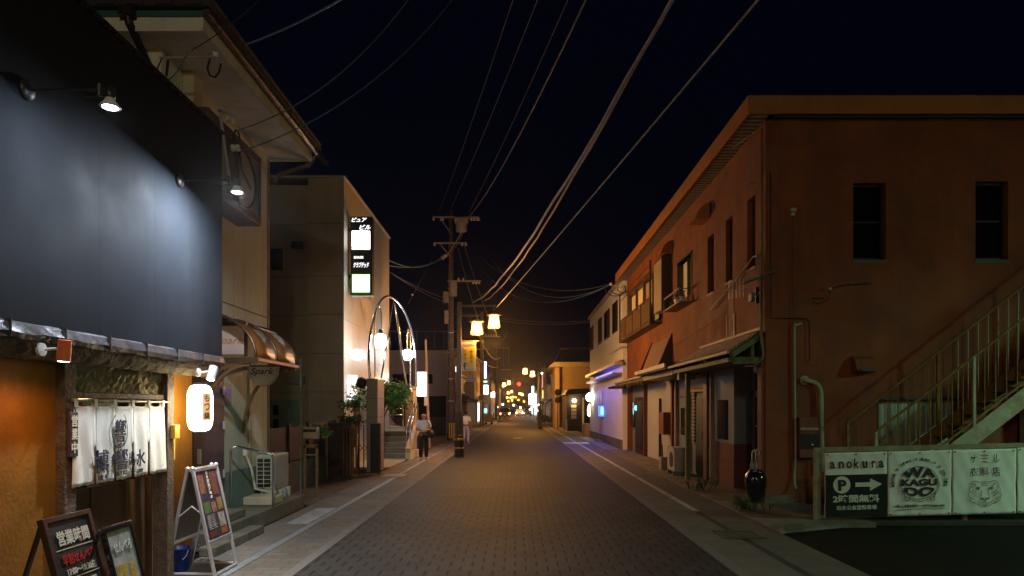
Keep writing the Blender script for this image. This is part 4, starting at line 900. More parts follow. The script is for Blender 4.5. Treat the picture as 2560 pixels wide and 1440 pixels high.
# ------------------------------------------------------------------ utility poles
def insul(mb, x, y, z): mb.lathe([(.03, 0), (.06, .02), (.06, .06), (.035, .08), (.055, .10), (.03, .16), (0, .17)], (x, y, z), 10)
a = thing('utility_pole', 'tall concrete utility pole with crossarms and transformers behind the nearest lamp', 'utility pole', (-3.53, 37, 0))
px_ = -3.53
MB().tube([(px_, 37, 0), (px_, 37, 12.5)], [.20, .12], 16).build('pole', pole_c, a, smooth=True)
q = MB()
for z, x0, x1 in ((12.05, -4.5, -2.0), (10.65, -4.45, -2.65), (8.6, -3.7, -1.9)): q.box(x0, x1, 36.82, 36.9, z - .04, z + .04)
q.bar((-4.1, 36.8, 12.0), (-3.53, 36.85, 11.2), .05, .05).bar((-4.1, 36.8, 10.6), (-3.53, 36.85, 9.9), .05, .05).build('crossarm', pm('carm', (.35, .31, .28), .6, .3), a)
q = MB()
for x in (-4.45, -4.05, -3.95, -2.1, -2.25, -2.4, -2.0): insul(q, x, 36.85, 11.86)
for x in (-3.1, -2.85): insul(q, x, 36.85, 8.62)
for x in (-2.0, -2.15, -2.3): q.ball((x, 36.85, 8.5), .07, 8)
for x in (-4.4, -2.7, -2.9): insul(q, x, 36.85, 10.5)
q.ball((-3.95, 36.8, 9.85), .12, 8).ball((-3.8, 36.8, 9.95), .1, 8); q.build('insulator', white_paint, a)
MB().lathe([(0, 0), (.28, .02), (.30, .1), (.30, .5), (.26, .6), (0, .62)], (-2.95, 36.8, 11.25), 14).box(-3.3, -2.6, 36.6, 37.0, 11.72, 11.95).build('transformer', pm('trf', (.42, .38, .34), .5), a)
MB().lathe([(0, 0), (.20, .02), (.21, .1), (.21, .75), (.15, .85), (0, .86)], (-3.38, 36.72, 7.75), 14).lathe([(0, 0), (.16, .02), (.16, .6), (0, .62)], (-3.78, 36.8, 7.4), 12).build('transformer', MATS['trf'], a)
MB().box(-3.85, -3.65, 36.75, 36.95, 6.3, 7.0).box(-3.9, -3.6, 36.7, 36.8, 4.7, 4.75).build('junction_box', MATS['trf'], a)
q = MB()
for i in range(16): q.tube([(px_ + .02, 36.83, 2.4 + i * .42), (px_ + .02, 36.72, 2.4 + i * .42)], .014, 6)
for z in (3.3, 5.8, 8.2, 2.1): q.lathe([(.2 - z * .006, 0), (.205 - z * .006, .05)], (px_, 37, z), 14)
q.build('step_bolt', alu, a)
MB().box(-3.24, -3.02, 36.95, 37.3, .0, 2.35).box(-3.23, -2.95, 36.7, 37.0, 2.4, 4.35).build('cabinet', pm('cab', (.10, .09, .10), .5), a)
q = MB()
for i in range(3): q.box(px_ - .08 + i * .12, px_ - .03 + i * .12, 36.775, 36.80, .15, .95)
q.build('yellow_stripe', pm('ystr', (.7, .5, .03), .5), a)
a = thing('utility_pole', 'second utility pole on the left side, behind the yellow banner', 'utility pole', (-3.3, 66, 0))
MB().tube([(-3.3, 66, 0), (-3.3, 66, 11)], [.22, .14], 12).build('pole', pole_c, a, smooth=True)
q = MB().box(-3.4, -1.55, 65.85, 65.95, 8.6, 8.68).box(-3.9, -2.6, 65.85, 65.95, 7.4, 7.46).box(-3.5, -2.2, 65.85, 65.95, 4.4, 4.46)
for i in range(5): insul(q, -2.9 + i * .25, 65.9, 8.68)
q.build('crossarm', MATS['carm'], a)
a = thing('utility_pole', 'far utility pole with an open frame top above the left shops', 'utility pole', (-2.6, 105, 0))
MB().tube([(-3.0, 105, 0), (-3.0, 105, 10.5)], [.22, .15], 12).build('pole', pole_c, a, smooth=True)
q = MB()
for x in (-2.9, -1.9, -1.1): q.box(x - .03, x + .03, 105, 105.1, 8.2, 11)
q.box(-3.2, -1.0, 105, 105.1, 10.9, 11.0).box(-2.4, -.8, 105, 105.1, 7.6, 7.7).build('frame', MATS['carm'], a)
a = thing('guy_pole', 'thin pale pole beside the tall white lit sign', 'pole', (-3.8, 30, 0))
MB().tube([(-3.82, 30, 0), (-3.97, 30, 4.75)], [.075, .05], 10).build('shaft', pm('gp', (.42, .34, .25), .7), a); MB().box(-4.02, -3.88, 29.9, 30.0, 1.85, 2.25).build('tag_box', white_paint, a)
a = thing('lit_sign', 'tall plain white glowing sign fixed to the thin pale pole', 'sign', (-4.1, 29.9, 2.8))
MB().box(-4.35, -3.90, 29.86, 30.0, 2.25, 3.34).build('cabinet', white_paint, a); MB().box(-4.33, -3.92, 29.845, 29.855, 2.28, 3.31).build('panel', em('sign_white', (1, .97, .92), 3), a)

# ------------------------------------------------------------------ people
def skin_mesh(nodes, edges, lvl=2):
    me = bpy.data.meshes.new('tmp'); me.from_pydata([n[0] for n in nodes], edges, []); o = bpy.data.objects.new('tmp', me); COL.objects.link(o)
    o.modifiers.new('s', 'SKIN'); o.modifiers.new('u', 'SUBSURF').levels = lvl
    lay = me.skin_vertices[0].data if me.skin_vertices else None
    for i, n in enumerate(nodes):
        r = n[1]; lay[i].radius = (r, r) if not isinstance(r, tuple) else r
    lay[0].use_root = True
    dg = bpy.context.evaluated_depsgraph_get(); dg.update(); em_ = bpy.data.meshes.new_from_object(o.evaluated_get(dg))
    vs = [v.co.copy() for v in em_.vertices]; fs = [list(p.vertices) for p in em_.polygons]
    bpy.data.objects.remove(o); bpy.data.meshes.remove(me); bpy.data.meshes.remove(em_); return vs, fs
def person(loc, face, label, H, shirt, pants, shoe, hair_full, bag, folded, stride=.16):
    a = thing('person', label, 'person', loc)
    k = H / 1.70; c, s_ = cos(face), sin(face)
    def Wp(x, y, z): return Vector(loc) + (Vector((x * c - y * s_, x * s_ + y * c, z)) * k)     # local: faces -Y, +X its left
    J = dict(pel=(0, 0, .92), wa=(0, .01, 1.05), ch=(0, .01, 1.28), ne=(0, .0, 1.43), hd=(0, -.02, 1.50), hc=(0, -.02, 1.58), ht=(0, -.01, 1.66))
    legs = {}
    for sd, fy in ((-1, -stride), (1, stride)):
        legs[sd] = dict(hip=(sd * .09, 0, .88), kn=(sd * .10, fy * .45 - .03, .48), an=(sd * .10, fy, .09), to=(sd * .115, fy - .13, .035))
    arms = {}
    for sd in (-1, 1):
        if folded: arms[sd] = dict(sh=(sd * .175, .0, 1.37), el=(sd * .25, .02, 1.10), wr=(sd * .09, -.21, 1.08))
        else: arms[sd] = dict(sh=(sd * .175, .0, 1.37), el=(sd * .235, .04, 1.10), wr=(sd * .25, -.06, .87))
    nodes, edges = [], []
    def nd(p, r): nodes.append((Wp(*p), r * k)); return len(nodes) - 1
    def ch(idx, *ps):
        for p, r in ps: j = nd(p, r); edges.append((idx, j)); idx = j
        return idx
    p0 = nd(J['pel'], .115); w = ch(p0, (J['wa'], .115), (J['ch'], .135)); n1 = ch(w, (J['ne'], .058), (J['hd'], .062), (J['hc'], .092), (J['ht'], .070))
    for sd in (-1, 1):
        L, A = legs[sd], arms[sd]; ch(p0, (L['hip'], .085), (L['kn'], .058), (L['an'], .038), (L['to'], .032))
        wi = ch(w, (A['sh'], .058), (A['el'], .042), (A['wr'], .027))
        wr = Vector(A['wr']); d = (wr - Vector(A['el'])).normalized(); sp_ = d.cross(Vector((0, 0, 1))).normalized() if abs(d.z) < .9 else Vector((0, 1, 0))
        palm = ch(wi, (tuple(wr + d * .055), .026))
        for fi in range(4):
            b_ = wr + d * .085 + sp_ * (fi - 1.5) * .019; ch(palm, (tuple(b_), .0095), (tuple(b_ + d * (.035 + .006 * (1.5 - abs(fi - 1.5))) + Vector((0, 0, -.012))), .008), (tuple(b_ + d * .052 + Vector((0, 0, -.034))), .007))
        tb = wr + d * .04 - sp_ * .03; ch(palm, (tuple(tb), .010), (tuple(tb + d * .035 - sp_ * .012), .008))
    vs, fs = skin_mesh(nodes, edges); m = MB(); m.add(vs, fs)
    # facial relief and ears belong to the same skin
    m.ball(Wp(0, -.118, 1.575), .016 * k, 8, (.8, 1.2, 1.3)).ball(Wp(-.09, -.01, 1.575), .024 * k, 8, (.5, .8, 1.2)).ball(Wp(.09, -.01, 1.575), .024 * k, 8, (.5, .8, 1.2)).ball(Wp(0, -.095, 1.508), .028 * k, 8, (1, .7, .7))
    body = m.build('body', skin, a, smooth=True)
    e = MB().ball(Wp(-.034, -.106, 1.60), .010 * k, 8).ball(Wp(.034, -.106, 1.60), .010 * k, 8); e.ball(Wp(0, -.112, 1.528), .016 * k, 8, (1.3, .4, .35)); e.build('eyes_mouth', pm('facem', (.12, .05, .04), .5), a)
    # hair: a rim round a bald crown, or full
    vs2 = MB(); vs2.ball(Wp(0, .015, 1.60), .101 * k, 20, (1, 1.06, 1.12 if hair_full else .78)); hv = vs2
    keep = [f for f in hv.f if all((Vector(hv.v[i]) - Wp(0, 0, 1.6)).dot(Vector((s_, -c, 0)) * 1.0) < (.035 if hair_full else .01) * k or (hair_full and hv.v[i].z > Wp(0, 0, 1.665).z) for i in f) and (hair_full or all(hv.v[i].z < Wp(0, 0, 1.64).z for i in f))]
    hv.f = keep; hm = pm('hair_g' if not hair_full else 'hair_b', (.30, .28, .26) if not hair_full else (.03, .025, .02), .8); hv.build('hair', hm, a, smooth=True)
    # shirt
    nodes, edges = [], []
    p0 = nd((0, .005, .95), .138); w = ch(p0, ((0, .01, 1.08), .135), ((0, .01, 1.28), .150)); ch(w, ((0, .0, 1.40), .085), ((0, .0, 1.435), .066))
    for sd in (-1, 1):
        A = arms[sd]; sh, el = Vector(A['sh']), Vector(A['el']); ch(w, (A['sh'], .075), (tuple(sh.lerp(el, .55)), .068), (tuple(sh.lerp(el, .82)), .066))
    vs, fs = skin_mesh(nodes, edges); MB().add(vs, fs).build('shirt', shirt, a, smooth=True)
    # trousers
    nodes, edges = [], []
    p0 = nd((0, .0, .95), .132); p1 = ch(p0, ((0, 0, .88), .135))
    for sd in (-1, 1):
        L = legs[sd]; ch(p1, (L['hip'], .105), (L['kn'], .082), (tuple(Vector(L['an']) + Vector((0, .01, .0))), .066))
    vs, fs = skin_mesh(nodes, edges); MB().add(vs, fs).build('trousers', pants, a, smooth=True)
    MB().lathe([(.140 * k, 0), (.142 * k, .035 * k), (.136 * k, .04 * k)], Wp(0, 0, .955), 20, cap=False).build('belt', black, a)
    for sd in (-1, 1):
        L = legs[sd]; q = MB(); an, to = Vector(L['an']), Vector(L['to'])
        nodes, edges = [], []; i0 = nd((an.x, an.y + .03, .045), .042); ch(i0, ((an.x, an.y - .03, .055), .045), ((to.x, to.y + .02, .042), .042), ((to.x, to.y - .02, .038), .034)); v_, f_ = skin_mesh(nodes, edges, 1)
        q.add(v_, f_); q.build('shoe', shoe, a, smooth=True)
    if bag:
        b = thing('shoulder_bag', 'dark shoulder bag worn by the man in the white shirt', 'bag', Wp(.24, .1, .95))
        MB().lathe([(0, -.14), (.12, -.12), (.15, .0), (.10, .12), (0, .13)], Wp(.23, .10, .93), 14).build('pouch', pm('bagm', (.03, .03, .045), .6), b, smooth=True)
        MB().tube([Wp(.27, .08, 1.0), Wp(.20, -.06, 1.25), Wp(.12, -.10, 1.42), Wp(.11, .02, 1.46), Wp(.16, .14, 1.3), Wp(.24, .16, 1.0)], .012, 6).build('strap', MATS['bagm'], b)
    return a
wshirt = pm('wshirt', (.86, .90, .97), .85, 0, .06, 4, .2, 30)
person((-3.10, 22.9, 0), radians(8), 'elderly balding man in a white shirt and dark trousers walking with hands together', 1.60, wshirt, pm('navy', (.022, .024, .045), .8, 0, .2, 5, .2, 30), white_paint, False, True, True, .15)
person((-2.42, 33, 0), radians(175), 'person in white top and white trousers half hidden behind the nearest lamp post', 1.62, wshirt, pm('wpants', (.5, .5, .58), .8, 0, .1), white_paint, True, False, False, .12)
# ------------------------------------------------------------------ LEFT background
bgw = pm('bg_wall', (.46, .39, .32), .8, 0, .12, .6, .2, 8, streak=.3, dirtcol=(.14, .11, .09))
dk = pm('opening_shade', (.012, .011, .012), .8, 0, .2, 2, 0)  # near-black colour stands in for the shade inside openings
a = thing('garage_building', 'flat-roofed grey building with open dark garage behind the man', 'building', (-7, 46, 0))
MB().wall('Y', 45, 46, -11, -4.3, 0, 5.55, [(-8.2, -4.6, .0, 2.55), (-8.2, -6.9, 3.35, 4.0), (-6.3, -5.5, 3.35, 4.0)]).box(-11, -4.3, 46.0, 47, 0, 5.5).build('wall', bgw, a)
MB().box(-8.2, -6.9, 45.3, 45.4, 3.35, 4.0).box(-6.3, -5.5, 45.3, 45.4, 3.35, 4.0).build('window', glass_dark, a)
MB().box(-8.2, -4.6, 45.8, 45.9, 0, 1.15).build('garage_wall', pm('gw', (.12, .1, .09), .8), a); MB().box(-8.2, -4.6, 45.85, 45.95, 1.15, 2.55).build('garage_shade', dk, a)
q = MB()
for i in range(8): q.box(-8.5 + i * .6, -8.46 + i * .6, 46, 46.05, 5.55, 6.9)
q.box(-8.6, -4.0, 46, 46.06, 6.88, 6.95).build('roof_rail', pm('rr', (.10, .085, .08), .7), a)
# parked car beyond the landing rail
car_w = pm('car_w', (.55, .52, .48), .25, 0, .03, 2, 0, coat=.6)
def car(loc, paint, label, L=4.2, Wd=1.68, H=1.5, rot=0, lit_rear=False, lit_front=False, boxy=True):
    a = thing('car', label, 'car', (0, 0, 0)); a['_w'] = [0, 0, 0]
    w = Wd / 2
    pr = [(-L / 2, .28), (-L / 2, .78), (-L / 2 + .12, .88), (-L / 2 + .9, .98), (-L / 2 + 1.25, H - .06), (-L / 2 + 1.5, H), (L / 2 - .35, H), (L / 2 - .12, H - .1), (L / 2 - .02, .95), (L / 2, .5), (L / 2 - .03, .28)]
    m = MB(); o = len(m.v); n = len(pr)
    for sgn in (-1, 1):
        for y, z in pr: m.v.append(Vector((sgn * w * (1 if z < .95 else 1 - (z - .95) * .22), y, z)))
    m.f += [list(range(n))[::-1], list(range(n, 2 * n))] + [[i, (i + 1) % n, n + (i + 1) % n, n + i] for i in range(n)]
    m.build('body', paint, a, bevel=.05)
    g_ = MB(); t = .86
    g_.add([(-w * .84, -L / 2 + .98, 1.02), (w * .84, -L / 2 + .98, 1.02), (w * .76, -L / 2 + 1.24, H - .09), (-w * .76, -L / 2 + 1.24, H - .09)], [(0, 1, 2, 3)])
    g_.add([(-w * .84, L / 2 + .01, 1.0), (w * .84, L / 2 + .01, 1.0), (w * .76, L / 2 - .08, H - .12), (-w * .76, L / 2 - .08, H - .12)], [(0, 1, 2, 3)]).build('window', glass_dark, a)
    for sgn in (-1, 1):
        g2 = MB().add([(sgn * (w * .992 + .004), -L / 2 + 1.25, 1.0), (sgn * (w * .992 + .004), L / 2 - .25, 1.0), (sgn * (w * .90 + .004), L / 2 - .45, H - .12), (sgn * (w * .90 + .004), -L / 2 + 1.45, H - .12)], [(0, 1, 2, 3)]); g2.build('window', glass_dark, a)
        for y in (-L / 2 + .75, L / 2 - .75):
            wh = MB().lathe([(0, -.1), (.27, -.1), (.30, -.07), (.30, .07), (.27, .1), (0, .1)], (sgn * (w - .08), y, .30), 20, 'X').build('wheel', rubber, a); MB().lathe([(0, .102), (.18, .104), (.17, .108), (0, .108)] if sgn > 0 else [(0, -.102), (.18, -.104), (.17, -.108), (0, -.108)], (sgn * (w - .08), y, .30), 16, 'X').build('rim', alu, wh)
        MB().box(sgn * (w - .30), sgn * (w - .04), -L / 2 - .01, -L / 2 + .08, .62, .78).build('headlight', em('headlight_on', (1, .90, .68), 150) if lit_front else pm('headl', (.5, .5, .5), .2), a)
        MB().box(sgn * (w - .22), sgn * (w - .04), L / 2 - .06, L / 2 + .02, .62, .88).build('tail_light', em('tail_on', (1, .06, .02), 40) if lit_rear else pm('taill', (.3, .02, .02), .2), a)
    MB().box(-.2, .2, L / 2, L / 2 + .02, .45, .6).build('number_plate', white_paint, a)
    a.location = loc; a.rotation_euler = (0, 0, rot)
    return a
car((-7.0, 32, 0), car_w, 'pale parked car seen through the landing rail of the stone steps', rot=radians(90))
car((-1.95, 121, 0), pm('car_dark', (.02, .015, .02), .3, 0, .05, 2, 0, coat=.6), 'dark van driving away on the left with red tail lights', L=4.6, Wd=1.75, H=1.95, lit_rear=True, rot=radians(180))
car((.75, 150, 0), car_w, 'oncoming car in mid road with two bright headlights', lit_front=True)
car((2.6, 152, 0), MATS['car_dark'], 'dark car waiting on the right beside the oncoming headlights')
# row of small shops down the left
def shop(name, label, side, y0, y1, h, wallm, X, winz=((3.6, 4.8),), ground=dk, awn=None, roof=True):
    a = thing(name, label, 'building', (side * (X + 3), (y0 + y1) / 2, 0)); xf, xb = side * X, side * (X + .25)
    n = max(1, int((y1 - y0) / 3.2)); holes = []
    for z0, z1 in winz:
        for i in range(n): c = y0 + (y1 - y0) * (i + .5) / n; holes.append((c - .7, c + .7, z0, z1))
    holes.append((y0 + .5, y1 - .5, .1, 2.4))
    MB().wall('X', xf, xb, y0, y1, 0, h, holes).box(xb, side * (X + 6), y0, y1, 0, h).build('wall', wallm, a)
    MB().wall('Y', y0 - .01, y0 - .02, *sorted((side * (X + .02), side * (X + 6))), 0, h).build('end_wall', wallm, a)
    for hh in holes[:-1]: MB().box(side * (X + .1), side * (X + .14), hh[0], hh[1], hh[2], hh[3]).build('window', glass_dark, a)
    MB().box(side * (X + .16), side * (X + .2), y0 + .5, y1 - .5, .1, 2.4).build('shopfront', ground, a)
    if roof: MB().box(side * (X - .15), side * (X + 6), y0 - .1, y1 + .1, h, h + .18).build('parapet', pm('parap', (.16, .13, .11), .8), a)
    if awn: MB().prism([(side * X, 2.95), (side * (X - 1.0), 2.55), (side * (X - 1.0), 2.45), (side * X, 2.55)], y0 + .3, y1 - .3, 'Y').build('awning', awn, a)
    return a
tan = pm('tan_w', (.32, .25, .17), .8, 0, .12, 1, .2, 10); och = pm('och_w', (.42, .28, .13), .8, 0, .1, 1, .2, 10); gry = pm('gry_w', (.22, .2, .2), .8, 0, .12, 1, .2, 10)
lit_shop = em('lit_shop', (.75, .9, 1), .8)
shop('shop', 'low dark shop with a deep black awning left of the nearest lamp post', -1, 49, 62, 4.2, gry, 4.35, ((3.1, 3.8),), dk, black)
shop('shop', 'ochre shop house behind the second utility pole', -1, 63, 78, 6.4, tan, 4.4, ((3.7, 5.2),), pm('shut', (.15, .13, .12), .6), dark_metal)
s = shop('shop', 'round-gabled ochre shop house beyond the purple neon sign', -1, 79, 92, 7.2, och, 4.5, ((3.6, 4.8), (5.4, 6.4)), lit_shop)
MB().prism([(-4.5 + 0, 7.2)] + [(-4.5 - 2.2 + 2.2 * cos(radians(q)), 7.2 + 1.5 * sin(radians(q))) for q in range(0, 181, 20)], 78.9, 92, 'Y').build('round_gable', och, s)
shop('shop', 'grey shop house on the left beyond the round-gabled one', -1, 94, 112, 7.0, gry, 4.3, ((3.7, 5.2),), pm('shut2', (.3, .26, .2), .6))
shop('shop', 'brown shop house far down the left side by the van', -1, 114, 140, 6.2, tan, 4.2, ((3.7, 5.0),), MATS['shut'])
shop('shop', 'last dark shop houses on the left before the traffic signal', -1, 142, 200, 6.6, gry, 4.4, ((3.7, 5.0),), MATS['shut'])
def sign_box(name, label, x0, x1, y, z0, z1, emat, marks=None, mm=None, cat='sign', dep=.2):
    a = thing(name, label, cat, ((x0 + x1) / 2, y, z0))
    MB().box(x0, x1, y, y + dep, z0, z1).build('cabinet', dark_metal, a); MB().box(x0 + .03, x1 - .03, y - .02, y - .004, z0 + .03, z1 - .03).build('panel', emat, a)
    if marks: q = MB(); col_text(q, marks, ((x0 + x1) / 2, y - .025, (z0 + z1) / 2), (x1 - x0) * .66, (z1 - z0) * .9, R_, U_, bold=.03); q.build('lettering', mm, a)
    return a
def pxs(p0, p1, Y): return XP(p0, Y), XP(p1, Y)
def sbp(name, label, p0, p1, q0, q1, Y, *k, **kk): return sign_box(name, label, XP(p0, Y), XP(p1, Y), Y, ZP(q1, Y), ZP(q0, Y), *k, **kk)
sbp('neon_sign', 'narrow vertical violet-blue neon sign on the left shops', 1210, 1217, 903, 947, 62, em('violet', (.30, .28, 1), 5))
sbp('lit_sign', 'small green-white lit sign below the violet neon sign', 1208, 1219, 951, 957, 62, em('greenish', (.5, 1, .6), .9))
sbp('lit_sign', 'cyan-white glowing sign box hanging over the left pavement', 1209, 1221, 962, 987, 63, em('cyanw', (.7, 1, .95), 4))
sbp('lit_sign', 'small white lit sign between the utility pole and the lamp post', 1138, 1146, 915, 931, 40, em('whitew', (.85, .97, 1), 4))
sbp('lit_sign', 'small cyan lit panel low behind the handcart', 1210, 1218, 1021, 1033, 70, em('cyan2', (.15, .75, 1), 2.5))
sbp('box_sign', 'tan unlit box sign above the black awning on the left', 1162, 1186, 955, 998, 50, pm('tanbox', (.4, .3, .18), .7))
sbp('blue_sign', 'blue lit sign fragment above the left awning', 1166, 1190, 946, 952, 49.5, em('bluef', (.05, .1, .4), .25))
sbp('pale_sign', 'pale lit shop sign with a warm glow far down the left side', 1226, 1238, 980, 995, 92, em('pales', (1, .8, .5), 1.2))
a = thing('round_sign', 'round blue and red road sign on the left pavement', 'road sign', (XP(1203, 64), 64, 0))
MB().lathe([(0, 0), (.32, 0), (.32, .02), (0, .02)], at(1203, 995, 64), 20, 'Y').build('disc', pm('rdred', (.45, .2, .12), .5), a); MB().lathe([(0, -.01), (.22, -.01), (0, -.005)], at(1203, 995, 64), 20, 'Y').build('disc_centre', pm('rdblue', (.05, .12, .4), .5), a); c = at(1203, 995, 64); MB().tube([(c.x, 64.05, 0), (c.x, 64.05, c.z)], .03, 6).build('pole', alu, a)
a = thing('bare_bulb', 'bright bare bulb with warm halo high over the left pavement', 'lamp', at(1233, 983, 88)); MB().ball(at(1233, 983, 88), .18, 12).build('bulb', em('bulbw', (1, .95, .8), 20), a)
MB().tube([at(1233, 983, 88), at(1228, 978, 88)], .03, 6).build('arm', dark_metal, a)
a = thing('handcart', 'small wheeled handcart stacked with boxes by the left pavement', 'cart', (XP(1222, 71), 71, 0)); c = XP(1222, 71)
MB().box(c - .38, c + .35, 70.8, 71.6, .35, 1.05).build('crates', pm('crt', (.45, .33, .22), .7, 0, .3, 6), a, bevel=.03); MB().box(c - .42, c + .4, 70.7, 71.7, .28, .34).tube([(c + .42, 71, .3), (c + .5, 71, 1.3)], .025, 6).build('platform', dark_metal, a)
for dx in (-.3, .3): MB().lathe([(0, -.04), (.14, -.04), (.14, .04), (0, .04)], (c + dx, 70.85, .14), 14, 'Y').build('wheel', rubber, a)
a = thing('hedge', 'dark potted hedge by the shops right of the far walker', 'hedge', (-3.8, 46, 0)); MB().tube([(-3.95, 46, 0), (-3.95, 46, 1)], .04, 6).build('trunk', stem_m, a); foliage((-3.95, 46, .85), .55, 600, .16, 31, 1.3).build('crown', leaf_dark, a)
# traffic signal
a = thing('traffic_signal', 'traffic signal showing red above the far crossing', 'traffic light', (-.3, 165, 5))
c = at(1297.5, 960, 165); MB().box(c.x - .55, c.x + .75, 165, 165.2, c.z - .38, c.z + .38).build('housing', dark_metal, a, bevel=.05)
MB().lathe([(0, -.02), (.42, -.02), (.38, 0), (0, 0)], (c.x, 164.98, c.z), 16, 'Y').build('red_lens', em('redl', (1, .004, .002), 14), a)
MB().tube([(c.x, 165.1, c.z + .3), (4.2, 165.1, c.z + .5), (4.3, 165.1, 0)], .07, 8).build('mast', dark_metal, a)

# ------------------------------------------------------------------ RIGHT background
a = thing('bar_house', 'white panelled two storey building with blue neon along its canopy', 'building', (6, 34, 0))
wp = striped('white_clad', (.86, .86, .84), (.4, .36, .32), 'Y', 1.35, .985, .6, .4, .06)
hl = []
for p0, p1 in ((1475.5, 1483), (1497, 1504.5), (1512, 1524), (1533, 1544)): hl.append((YX(p1, 4.4), YX(p0, 4.4), 5.15, 6.38))
MB().wall('X', 4.4, 4.6, 28.15, 40.6, 0, 7.0, hl).box(4.6, 12, 28.15, 40.6, 0, 7.0).build('wall', wp, a)
for h in hl:
    w_ = MB().box(4.5, 4.53, h[0], h[1], h[2], h[3]).build('window', glass_dark, a); MB().box(4.36, 4.5, h[0] - .06, h[1] + .06, h[2] - .06, h[2]).box(4.36, 4.5, h[0] - .06, h[1] + .06, h[3], h[3] + .05).box(4.36, 4.5, h[0] - .06, h[0], h[2], h[3]).box(4.36, 4.5, h[1], h[1] + .06, h[2], h[3]).box(4.36, 4.5, (h[0] + h[1]) / 2 - .03, (h[0] + h[1]) / 2 + .03, h[2], h[3]).build('frame', dark_metal, w_)
MB().box(4.28, 12, 28.1, 40.7, 7.003, 7.16).build('parapet', pm('parw', (.4, .32, .26), .6), a)
MB().box(4.05, 4.4, 28.05, 40.0, 3.52, 3.66).build('canopy', pm('canw', (.45, .36, .3), .4), a, bevel=.01)
MB().box(4.34, 4.4, 28.1, 40.5, 3.66, 3.75).build('flashing', pm('brwn', (.12, .06, .05), .5), a)
MB().box(3.98, 4.4, 28.25, 39.0, 3.14, 3.22).build('lower_canopy', pm('canv', (.3, .24, .4), .5), a)
MB().tube([(4.0, 28.4, 3.245), (4.0, 34.0, 3.245)], .018, 6).build('neon_tube', em('neon_blue', (.05, .08, 1), 5), a)
MB().tube([(4.38, 28.0, 4.25), (4.30, 28.3, 4.25), (4.30, 31.5, 4.25)], .025, 6).build('pipe', alu, a)
MB().box(4.36, 4.4, 28.16, 40.5, 0, .42).build('plinth', mossy, a); MB().box(4.12, 4.42, 34.6, 36.0, 0, .12).build('door_step', concrete, a); MB().box(4.37, 4.398, 34.8, 35.8, .12, 2.6).build('door', pm('pnkdoor', (.55, .45, .42), .5), a)
ld = bpy.data.lights.new('neon_wash', 'AREA'); ld.shape = 'RECTANGLE'; ld.size = .1; ld.size_y = 9; ld.energy = 48; ld.color = (.07, .09, 1)
lo = bpy.data.objects.new('neon_wash', ld); COL.objects.link(lo); lo.location = (3.93, 33, 3.12); lo.rotation_euler = (0, radians(30), 0)
a = thing('blue_sign', 'small glowing blue rectangular sign on the white wall under the neon', 'sign', (4.2, 33, 2.2))
bx = (YX(1507, 4.25), YX(1496, 4.25)); MB().box(4.18, 4.38, 34.0, 34.5, 1.30, 1.90).build('cabinet', dark_metal, a); MB().box(4.19, 4.37, 33.97, 33.995, 1.33, 1.87).box(4.155, 4.178, 34.02, 34.48, 1.33, 1.87).build('panel', em('bluesign', (.02, .16, 1), 1.6), a)
MB().box(4.22, 4.34, 33.96, 33.968, 1.42, 1.78).build('letter_panel', em('cyansign', (.3, .8, 1), 1.2), a)
a = thing('globe_lamp', 'large white globe lamp on a bracket at the far end of the white building', 'lamp', at(1475.5, 993, 39.3)); c = at(1475.5, 993, 39.3)
MB().ball(c, .25, 20).build('globe', em('globe2', (1, .98, .95), 12), a, smooth=True); MB().tube([c + Vector((0, 0, .2)), c + Vector((-.05, 0, .55)), (4.4, 39.3, c.z + .6)], .03, 6).build('bracket', dark_metal, a)
a = thing('wall_lantern', 'small warm flame-shaped lantern by the wooden planter', 'lantern', at(1473, 1026, 42)); c = at(1473, 1027, 41.5); MB().lathe([(0, -.35), (.10, -.25), (.11, .1), (.03, .4), (0, .42)], c, 12).build('shade', em('flamew', (1, .6, .18), 10), a, smooth=True)
MB().tube([c + Vector((0, 0, .4)), c + Vector((0, 0, .6)), c + Vector((.3, .1, .6))], .02, 6).build('bracket', dark_metal, a)
tag(MB().box(XP(1462, 41), XP(1476, 41), 41, 42.2, 0, .78).box(XP(1461, 41), XP(1477, 41), 40.98, 42.25, .74, .80).build('planter_box', pm('pbx', (.36, .16, .05), .7, 0, .2, 6)), 'orange-brown wooden planter box at the end of the white building', 'planter')
tag(MB().box(XP(1455.5, 43), XP(1460, 43), 43, 43.1, 0, 2.4).build('gate_post', pm('gpst', (.5, .4, .3), .6)), 'pale slim gate post left of the wooden planter box', 'post')
a = thing('dark_shop', 'low black timber shop with a warm lamp and a white paper screen on the right', 'shop', (5, 53, 0)); Y = 51.5
MB().box(XP(1417, Y), 7, Y, 56, 0, 2.9).build('wall', pm('bt', (.035, .03, .03), .8, 0, .3, 6), a); MB().prism([(XP(1411, Y), 2.75), (XP(1419, Y), 3.15), (7, 3.3), (7, 2.85)], Y - .5, 56.2, 'Y').build('roof', pm('rfb', (.04, .04, .045), .6), a)
w_ = MB().box(XP(1428, Y), XP(1441, Y), Y - .03, Y - .005, ZP(1047, Y), ZP(1012, Y)).build('screen', pm('shoji', (.55, .45, .38), .8), a); q = MB()
for z in (1020, 1029, 1038): q.box(XP(1428, Y), XP(1441, Y), Y - .05, Y - .032, ZP(z, Y) - .02, ZP(z, Y) + .02)
q.build('frame', dark_metal, w_); MB().ball(at(1435.5, 1002, Y - .3), .14, 14).build('lamp', em('warmg', (1, .65, .28), 28), a)
MB().box(XP(1413, Y), XP(1416.5, Y), Y - .6, Y - .5, 0, .9).build('low_screen', white_paint, a)
a = thing('tiled_roof_house', 'yellow plastered house with a grey tiled roof behind the low black shop', 'house', (6, 62, 0)); Y = 60; yw = pm('yw', (.31, .22, .09), .8, 0, .08, 1, .1, 10)
